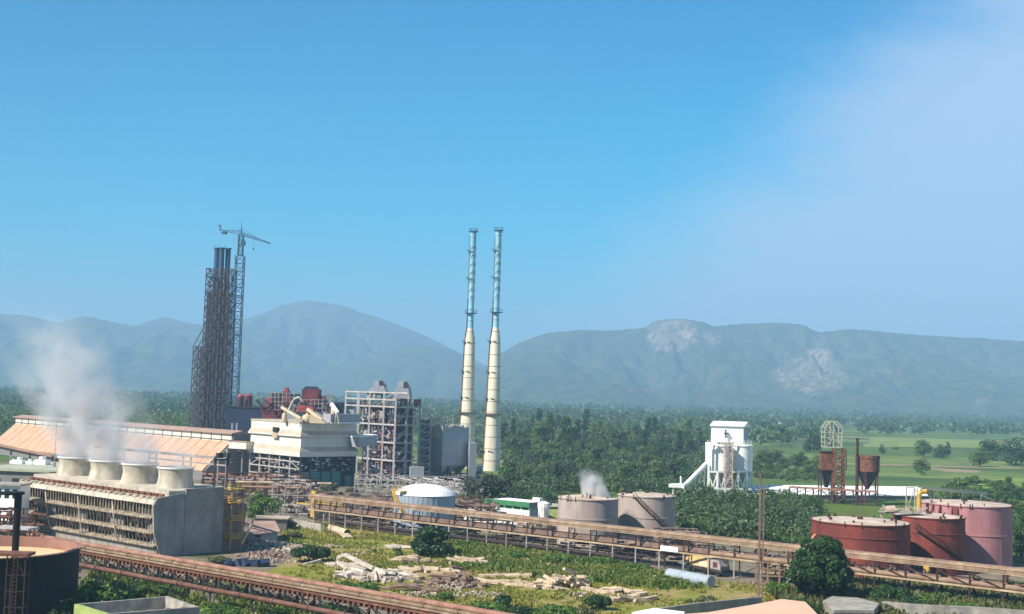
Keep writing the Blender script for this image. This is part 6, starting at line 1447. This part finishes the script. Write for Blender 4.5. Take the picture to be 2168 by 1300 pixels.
# named near trees and bushes
pxplant('ball', 0, 914, 1177, 92, 66, 'round_bush', 'large round dark bush standing alone in the middle of the meadow', 'bush')
pxplant('dense', 0, 656, 1190, 90, 42, 'dark_bush', 'low dark green bush beside the pale rubble heap', 'bush')
pxplant('roundbright', 0, 550, 1112, 84, 78, 'green_tree', 'rounded bright green tree right of the cooling tower', 'tree')
pxplant('denseolive', 0, 455, 1196, 66, 22, 'hedge_bush', 'low speckled bush at the foot of the cooling tower end wall', 'bush')
pxplant('densegreen', 0, 752, 1272, 120, 52, 'leafy_bush', 'leafy yellow-green bush overhanging the near gallery', 'bush')
pxplant('roundbright', 0, 828, 1012, 40, 52, 'green_tree', 'small bright green tree in front of the boiler tower', 'tree')
pxplant('bushgrey', 0, 694, 1046, 46, 32, 'grey_bush', 'greyish bush in front of the teal wall', 'bush')
pxplant('bushgrey', 0, 745, 1046, 34, 18, 'grey_bush', 'small greyish bush right of the one before the teal wall', 'bush')
pxplant('roundgrey', 0, 1042, 1078, 105, 84, 'grey_tree', 'broad grey-green tree in front of the chimney base', 'tree')
pxplant('roundgrey', 0, 1000, 1062, 60, 60, 'grey_tree', 'smaller grey-green tree left of the broad one by the chimneys', 'tree')
pxplant('denseolive', 0, 1500, 1292, 60, 36, 'pale_bush', 'pale leafy bush against the dark retaining wall', 'bush')
pxplant('densegreen', 0, 460, 1010, 70, 26, 'low_bush', 'low bush beside the shed gable', 'bush')
plant('roundgrey', 0, AT(112, 350), .62, 'olive_tree', 'olive tree between the orange shed roof and the sage roof', 'tree', None, 1.7)
# the big dark tree at the right
def bigtree():
    g = random.Random(4); B = []
    for k in range(80):
        z = g.random()**.85; r = math.sqrt(max(0, 1-abs(z*1.05-.36)**1.6*1.75))*g.random()**.4; a = g.random()*6.28; B.append((math.cos(a)*r*4.7, math.sin(a)*r*4.1, 1.3+z*8.4, g.uniform(.8, 1.5)))
    return crown_mesh('crown', 'leaf_dark', B, 19000, .5, 77), trunk_mesh('trunk', 6, .35, 7, 2.4, 60)
PR['big', 0] = bigtree(); p = G(1738, 1282); plant('big', 0, p, 1.0, 'broad_tree', 'large dense dark green tree in front of the rust-red tank', 'tree', rot=.4, sz=.98)
near_b = [('dense', 1880, 1284, 96, 52, 'dark_bush', 'dark blue-green bush in front of the smaller rust-red tank'), ('densegreen', 1960, 1284, 60, 36, 'leafy_bush', 'yellow-flecked bush right of the dark bush by the rust tanks'),
          ('denseolive', 1840, 1312, 130, 46, 'pale_bush', 'pale olive bush before the rough grey shed roof'), ('dense', 1695, 1318, 90, 60, 'dark_bush', 'spiky dark bush over the peach roof, below the big tree'),
          ('densegreen', 2010, 1278, 70, 34, 'leafy_bush', 'green bush below the right end of the conveyor'), ('denseolive', 2110, 1290, 110, 34, 'pale_bush', 'low olive bush in the bottom right corner'), ('densegreen', 2150, 1262, 60, 40, 'leafy_bush', 'bright bush at the right edge under the conveyor'),
          ('densegreen', 205, 1292, 150, 72, 'leafy_bush', 'broad green bush beside the black open tank'), ('densegreen', 285, 1268, 90, 42, 'leafy_bush', 'green bush in front of the near gallery, behind the basin'), ('dense', 150, 1318, 90, 60, 'dark_bush', 'dark bush at the bottom left against the black tank'),
          ('densegreen', 470, 1322, 110, 46, 'leafy_bush', 'green bush right of the open basin'), ('dense', 590, 1335, 90, 50, 'dark_bush', 'dark bush under the near gallery at the bottom edge'),
          ('densegreen', 1015, 1316, 120, 50, 'leafy_bush', 'green bush at the bottom edge right of the near gallery'), ('dense', 1065, 1290, 56, 36, 'dark_bush', 'small dark bush below the jagged brown heap'), ('densegreen', 1170, 1315, 120, 40, 'leafy_bush', 'green bush at the bottom edge below the tent-shaped pile'), ('dense', 1265, 1292, 62, 38, 'dark_bush', 'dark bush left of the pile nearest the white roof'),
          ('densegreen', 940, 1270, 40, 20, 'leafy_bush', 'small green bush in front of the jagged brown heap'), ('denseolive', 610, 1120, 40, 20, 'low_bush', 'low bush in the grass behind the tan-roofed hut'), ('densegreen', 1350, 1212, 60, 24, 'leafy_bush', 'green bush in the verge below the sign board'), ('densegreen', 1280, 1200, 60, 26, 'leafy_bush', 'green bush in the verge below the left taupe tank'),
          ('densegreen', 1095, 1188, 60, 26, 'leafy_bush', 'green bush in the verge below the white office'), ('densegreen', 1180, 1196, 70, 28, 'leafy_bush', 'green bush in the verge midway along the conveyor'), ('denseolive', 620, 1140, 40, 18, 'low_bush', 'low olive bush at the left end of the meadow'),
          ('densegreen', 985, 1312, 70, 34, 'leafy_bush', 'green bush at the bottom edge touching the end of the near gallery'), ('dense', 1110, 1312, 70, 34, 'dark_bush', 'dark bush at the bottom edge between two green bushes'), ('denseolive', 1225, 1318, 70, 40, 'pale_bush', 'olive bush at the bottom edge left of the white roof'), ('densegreen', 1780, 1310, 90, 34, 'leafy_bush', 'green bush in front of the rough grey shed roof'),
          ('dense', 1925, 1300, 80, 44, 'dark_bush', 'dark bush before the pale weathered wall'), ('densegreen', 2050, 1305, 90, 34, 'leafy_bush', 'green bush over the pale weathered wall near the corner'), ('densegreen', 1648, 1262, 60, 40, 'leafy_bush', 'bright bush at the left foot of the large dark tree'), ('densegreen', 360, 1262, 80, 26, 'leafy_bush', 'green bush under the near gallery behind the basin'), ('dense', 700, 1316, 90, 44, 'dark_bush', 'dark bush under the right end of the near gallery'),
          ('dense', 1990, 1200, 60, 40, 'dark_bush', 'dark bush squeezed between rust-red and pink tanks'), ('dense', 1715, 1190, 60, 40, 'dark_bush', 'dark bush left of the widest rust-red tank')]
for k, x, y, w, h, nm, lb_ in near_b: pxplant(k, 0, x, y, w, h, nm, lb_, 'bush')
# woods of single trees: each stands on its own patch of ground
def clear(x, y):
    """keep trees off the works"""
    q = proj((x, y, 0)); X, Yp = q
    return not ((1420 < X < 1880 and 362 < y < 412) or (1150 < X < 1440 and y < 285) or (940 < X < 1075 and 400 < y < 502) or (1000 < X < 1180 and y < 300))
def wood(pix, n, gap, kinds, smin, smax, name, label, cat, group, szr=(.8, 1.2)):
    out = 0
    for (x, y) in scatter(pix, n, gap=gap):
        if not clear(x, y): continue
        k = random.choice(kinds); plant(k[0], k[1], V3(x, y), random.uniform(smin, smax), name, label, cat, group, random.uniform(*szr)); out += 1
    return out
RK = [('round', 0), ('round', 1), ('round', 2), ('round', 3)]; TK = [('tall', 0), ('tall', 1), ('tall', 2), ('tall', 3)]; BK = [('bush', 0), ('bush', 1), ('bush', 2), ('bush', 1)]
c = 0
c += wood([(1055, 1040), (1440, 1045), (1440, 960), (1500, 958), (1500, 948), (1050, 940)], 150, 4.6, RK+RK+[('roundgrey', 0)], .65, 1.1, 'broadleaf_tree', 'broadleaf tree in the dense wood behind the taupe tanks', 'tree', 'broadleaf trees behind the taupe tanks')
c += wood([(1060, 962), (1490, 975), (1490, 940), (1060, 925)], 60, 6, TK+TK+RK, 1.0, 1.7, 'slender_tree', 'tall slender tree in the tree line behind the centre of the works', 'tree', 'slender trees behind the works', (.9, 1.15))
c += wood([(1440, 1090), (1730, 1120), (1730, 1065), (1900, 1068), (1900, 1056), (1600, 1052), (1430, 1060)], 90, 3.0, RK, .35, .62, 'scrub_tree', 'scrubby tree in the green thicket between silos and rust tanks', 'tree', 'scrubby trees below the white silos')
c += wood([(1600, 1012), (1740, 1016), (1740, 985), (1600, 975)], 14, 8, RK, .6, .9, 'orchard_tree', 'leafy tree behind the long white wall', 'tree', 'leafy trees behind the white shed')
c += wood([(2140, 1200), (2260, 1210), (2260, 1040), (2110, 1045)], 34, 3.6, RK, .45, .75, 'broadleaf_tree', 'dark tree in the thicket at the right edge behind the pink tank', 'tree', 'dark trees behind the pink tank')
c += wood([(1940, 1062), (2140, 1066), (2120, 1030), (2010, 1022)], 18, 5, BK, 1.3, 2.2, 'green_bush', 'low green bush in the field behind the pipe bridge', 'bush', 'bushes behind the pipe bridge')
print('TREES', c)
cb = 0
cb += wood([(1440, 1135), (1720, 1160), (1730, 1080), (1440, 1075)], 95, 2.6, BK, .8, 1.5, 'green_bush', 'green bush in the thicket between the silos and the long conveyor', 'bush', 'bushes between silos and conveyor')
cb += wood([(960, 1188), (1100, 1172), (1250, 1192), (1420, 1228), (1400, 1240), (1150, 1215), (980, 1205)], 34, 1.6, [('bush', 0), ('bush', 3), ('bush', 0)], .3, .7, 'weed_clump', 'clump of bright weeds in the verge below the conveyor', 'bush', 'weed clumps below the conveyor')
cb += wood([(690, 1180), (860, 1160), (1300, 1225), (1680, 1255), (1400, 1290), (1000, 1280)], 34, 3, [('bush', 3), ('bush', 0)], .2, .45, 'weed_clump', 'small weed clump in the open meadow', 'bush', 'weed clumps in the meadow')
cb += wood([(1780, 1262), (2180, 1268), (2190, 1300), (1800, 1300)], 30, 1.8, [('bush', 3), ('bush', 0), ('bush', 2)], .4, .8, 'weed_clump', 'weed clump in the near right corner', 'bush', 'weed clumps in the near right corner')
print('BUSHES', cb)
# field trees standing alone
for i, (k, x, y, w, h, lb_) in enumerate((('round', 1722, 958, 44, 52, 'dark tree in the field left of the arched rusty frame'), ('round', 1955, 968, 46, 42, 'broad dark tree in the fields right of the round hopper'), ('round', 1990, 970, 36, 30, 'small tree touching the broad one in the fields'), ('round', 1951, 1006, 36, 40, 'single round tree nearest the pipe bridge in the fields'),
      ('round', 1868, 960, 16, 20, 'tiny lone tree in the pale field'), ('round', 2110, 975, 74, 50, 'wide tree of the group at the right edge of the fields'), ('round', 2150, 985, 70, 60, 'tallest tree of the group at the right edge of the fields'), ('round', 2075, 988, 50, 40, 'left tree of the group at the right edge of the fields'), ('bush', 2048, 1026, 30, 14, 'low dark bush in the bright field behind the pink tank'),
      ('bush', 1896, 952, 18, 8, 'tiny bush on the pale field edge'), ('tall', 2006, 968, 16, 34, 'slim tree right of the broad one in the fields'), ('round', 1640, 975, 50, 26, 'low spreading tree right of the white silos'), ('round', 1690, 985, 60, 24, 'low spreading tree behind the long white wall'))):
    pxplant(k, 1 if i % 2 else 2, x, y, w, h, 'field_tree' if k != 'bush' else 'green_bush', lb_, 'tree' if k != 'bush' else 'bush')
# far woods that read as one mass
def woodland(name, polys, label, size, h, cards_, m_='leaf_far'):
    V = []; g = np.random.default_rng(9)
    for pix, n in polys:
        for (x, y) in scatter(pix, n):
            if not clear(x, y): continue
            hh = random.uniform(.6, 1.25)*h; r = hh*random.uniform(.38, .6); k = cards_; d = g.normal(0, 1, (k, 3)); d /= np.linalg.norm(d, axis=1)[:, None]
            c_ = np.array([x, y, hh*.55])+d*np.array([r, r, hh*.45])*(.55+.5*g.random(k))[:, None]; nr = d+g.normal(0, .5, (k, 3)); nr /= np.linalg.norm(nr, axis=1)[:, None]
            t = np.cross(nr, g.normal(0, 1, (k, 3))); t /= np.linalg.norm(t, axis=1)[:, None]; u = np.cross(nr, t); s = size*(.6+.7*g.random(k))[:, None]
            V.append(np.stack([c_-t*s*.5, c_-u*s*.4, c_+t*s*.5, c_+u*s*.4], 1).reshape(-1, 3))
    o = bpy.data.objects.new(name, card_mesh(name, np.concatenate(V), m_)); sc.collection.objects.link(o); return tag(o, label, 'woodland', kind='stuff')
random.seed(31)
woodland('woodland', [([(-60, 935), (250, 950), (520, 975), (520, 900), (-60, 880)], 420), ([(500, 930), (1000, 925), (1000, 880), (500, 870)], 260), ([(1040, 945), (1500, 955), (1500, 915), (1040, 898)], 210)], 'middle distance woodland behind the works', 1.5, 10, 110)
woodland('woodland', [([(-100, 880), (1100, 905), (1100, 872), (-100, 842)], 1250), ([(1040, 898), (1500, 915), (1620, 905), (1560, 888), (1040, 872)], 420), ([(1500, 918), (2260, 926), (2260, 898), (1500, 892)], 420), ([(1580, 950), (1760, 950), (1700, 925), (1590, 925)], 30)], 'hazy belt of far woodland across the valley', 3.0, 12, 46)
woodland('woodland', [([(-200, 845), (1100, 873), (1100, 858), (-200, 826)], 900), ([(1040, 873), (2300, 900), (2300, 884), (1040, 860)], 1100)], 'farthest woodland at the foot of the hills', 6.5, 15, 22)
random.seed(33)
woodland('undergrowth', [([(1072, 1080), (1180, 1075), (1180, 1046), (1440, 1052), (1500, 1040), (1500, 980), (1072, 975)], 700), ([(985, 978), (1500, 985), (1500, 925), (985, 912)], 560), ([(1600, 1018), (1740, 1024), (1740, 1003), (1600, 995)], 50), ([(1430, 1140), (1725, 1165), (1730, 1066), (1880, 1075), (1880, 1058), (1600, 1054), (1430, 1066)], 420)], 'dense undergrowth filling the wood behind the taupe tanks and below the silos', .6, 3.4, 130, 'leaf_mid')
woodland('undergrowth', [([(1072, 1080), (1180, 1075), (1180, 1046), (1440, 1052), (1500, 1040), (1500, 980), (1072, 975)], 500), ([(985, 978), (1500, 985), (1500, 925), (985, 912)], 360), ([(1430, 1140), (1725, 1165), (1730, 1066), (1880, 1075), (1880, 1058), (1600, 1054), (1430, 1066)], 170)], 'cooler green taller undergrowth mixed into the wood and the thicket', .75, 5.2, 130, 'leaf_cool')
# far houses
HS = [(8, 838, 22, 6), (30, 845, 14, 4), (75, 836, 12, 4), (60, 852, 10, 3), (925, 852, 14, 4), (945, 856, 10, 3), (1168, 868, 12, 4), (1195, 872, 8, 3), (1300, 877, 26, 4), (1340, 879, 12, 3), (1385, 880, 10, 3), (1410, 883, 8, 3), (1630, 925, 10, 4), (1648, 928, 16, 4), (1662, 930, 9, 3), (1540, 886, 9, 3), (1560, 888, 12, 3), (1655, 898, 10, 3), (1690, 900, 8, 3), (1100, 865, 9, 3)]
where = ['largest far white building at the left edge below the hills', 'second far white building from the left edge', 'far white house right of the left-edge pair, above the shed ridge', 'tiny far house just above the shed clerestory', 'far pale house in the haze left of the chimneys', 'far pale house nearest the left chimney', 'far house in the haze just right of the chimneys', 'tiny far house second to the right of the chimneys', 'longest far white roof in the haze under the right ridge', 'far white house right of the longest far roof', 'far white house under the rocky dome', 'tiny far house right of the one under the rocky dome', 'left end white farm shed beyond the silos', 'largest white farm shed in the field beyond the silos', 'right end white farm shed beyond the silos', 'tiny hazy house above the silo head house', 'hazy low house right of the silo head house', 'hazy house above the farm sheds', 'hazy house left of the arched rusty frame', 'first hazy house right of the right chimney']
for (x, y, w, h), lb_ in zip(HS, where):
    p = G(x, y); s = p.y/F; W_, H_ = w*s, h*s*1.3; t = thing('farm_house', lb_, 'house', p); MB().slab(p-V3(W_/2, 0), V3(W_, 0), V3(0, W_*.5), 0, H_).build('wall', 'clean_white', t)
    MB().prism([p+V3(-W_*.53, -W_*.05, H_), p+V3(-W_*.53, W_*.55, H_), p+V3(-W_*.53, W_*.25, H_*1.45)], V3(W_*1.06, 0, 0)).build('roof', 'tank_roof', t)
# ================================================================== STEAM
def steam(name, label, base, top, r0, r1, H_, dens, col, lean, nscale, ny=1.0):
    """closed flaring sleeve; density falls to nothing before its skin"""
    t = 14; n = 20; vs = []; fs = []
    cxf = lambda s: lean[0]*s+lean[1]*s*s
    rf_ = lambda s: r0+(r1-r0)*s
    for k in range(t+1):
        s = k/t; rr = rf_(s)
        for i in range(n): a = 2*math.pi*i/n; vs.append((base.x+cxf(s)*H_+rr*math.cos(a), base.y+rr*ny*math.sin(a), base.z+s*H_))
    for k in range(t):
        for i in range(n): j = (i+1) % n; fs.append((k*n+i, k*n+j, (k+1)*n+j, (k+1)*n+i))
    fs += [tuple(range(n-1, -1, -1)), tuple(range(t*n, (t+1)*n))]
    o = MB().add(vs, fs).build(name, 'void', loc=base); m = bpy.data.materials.new(name); m.use_nodes = True; N, L_ = m.node_tree.nodes, m.node_tree.links
    N.remove(N['Principled BSDF']); pv = N.new('ShaderNodeVolumePrincipled'); L_.new(pv.outputs[0], N['Material Output'].inputs['Volume']); pv.inputs['Color'].default_value = (*col, 1); pv.inputs['Anisotropy'].default_value = .2
    tc = N.new('ShaderNodeTexCoord'); sx = N.new('ShaderNodeSeparateXYZ'); L_.new(tc.outputs['Object'], sx.inputs[0])
    def mth(op, a, b=None, c=None, clamp=False):
        q = N.new('ShaderNodeMath'); q.operation = op; q.use_clamp = clamp
        for i, v in enumerate((a, b, c)):
            if v is None: continue
            if isinstance(v, (int, float)): q.inputs[i].default_value = v
            else: L_.new(v, q.inputs[i])
        return q.outputs[0]
    s = mth('DIVIDE', sx.outputs[2], H_); s2 = mth('MULTIPLY', s, s)
    cx_n = mth('MULTIPLY', mth('MULTIPLY_ADD', s2, lean[1], mth('MULTIPLY', s, lean[0])), H_)
    rr = mth('MULTIPLY_ADD', s, r1-r0, r0); dx = mth('DIVIDE', mth('SUBTRACT', sx.outputs[0], cx_n), rr); dy = mth('DIVIDE', sx.outputs[1], mth('MULTIPLY', rr, ny))
    q = mth('SUBTRACT', 1.0, mth('ADD', mth('MULTIPLY', dx, dx), mth('MULTIPLY', dy, dy)), clamp=True)
    nt = N.new('ShaderNodeTexNoise'); nt.inputs['Scale'].default_value = nscale; nt.inputs['Detail'].default_value = 5; nt.inputs['Roughness'].default_value = .6; L_.new(tc.outputs['Object'], nt.inputs['Vector'])
    nn_ = mth('MULTIPLY_ADD', nt.outputs[0], 3.6, -1.35, clamp=True)
    fade = mth('POWER', mth('SUBTRACT', 1.0, s, clamp=True), 2.2)
    d = mth('MULTIPLY', mth('MULTIPLY', mth('MULTIPLY', mth('POWER', q, 1.3), nn_), fade), dens); L_.new(d, pv.inputs['Density'])
    o.data.materials.clear(); o.data.materials.append(m); tag(o, label, 'steam', kind='stuff')
for i, s in enumerate(FANS):
    b = cu(s, 8, DK+3.3); steam('steam', 'pale steam drifting up from the cooling tower fans', b, None, 4.6, (8, 10, 12, 10)[i], (10, 18, 33, 24)[i], (.35, .8, 1.5, 1.3)[i], (.93, .94, .97), (-.3, -.25), .16)
p = AT(1262, 252, 9.8); steam('steam', 'small dense white steam plume on the left taupe tank', p, None, 3.2, 2.6, 6.2, 6.5, (.98, .98, .98), (-.25, -.1), .55)
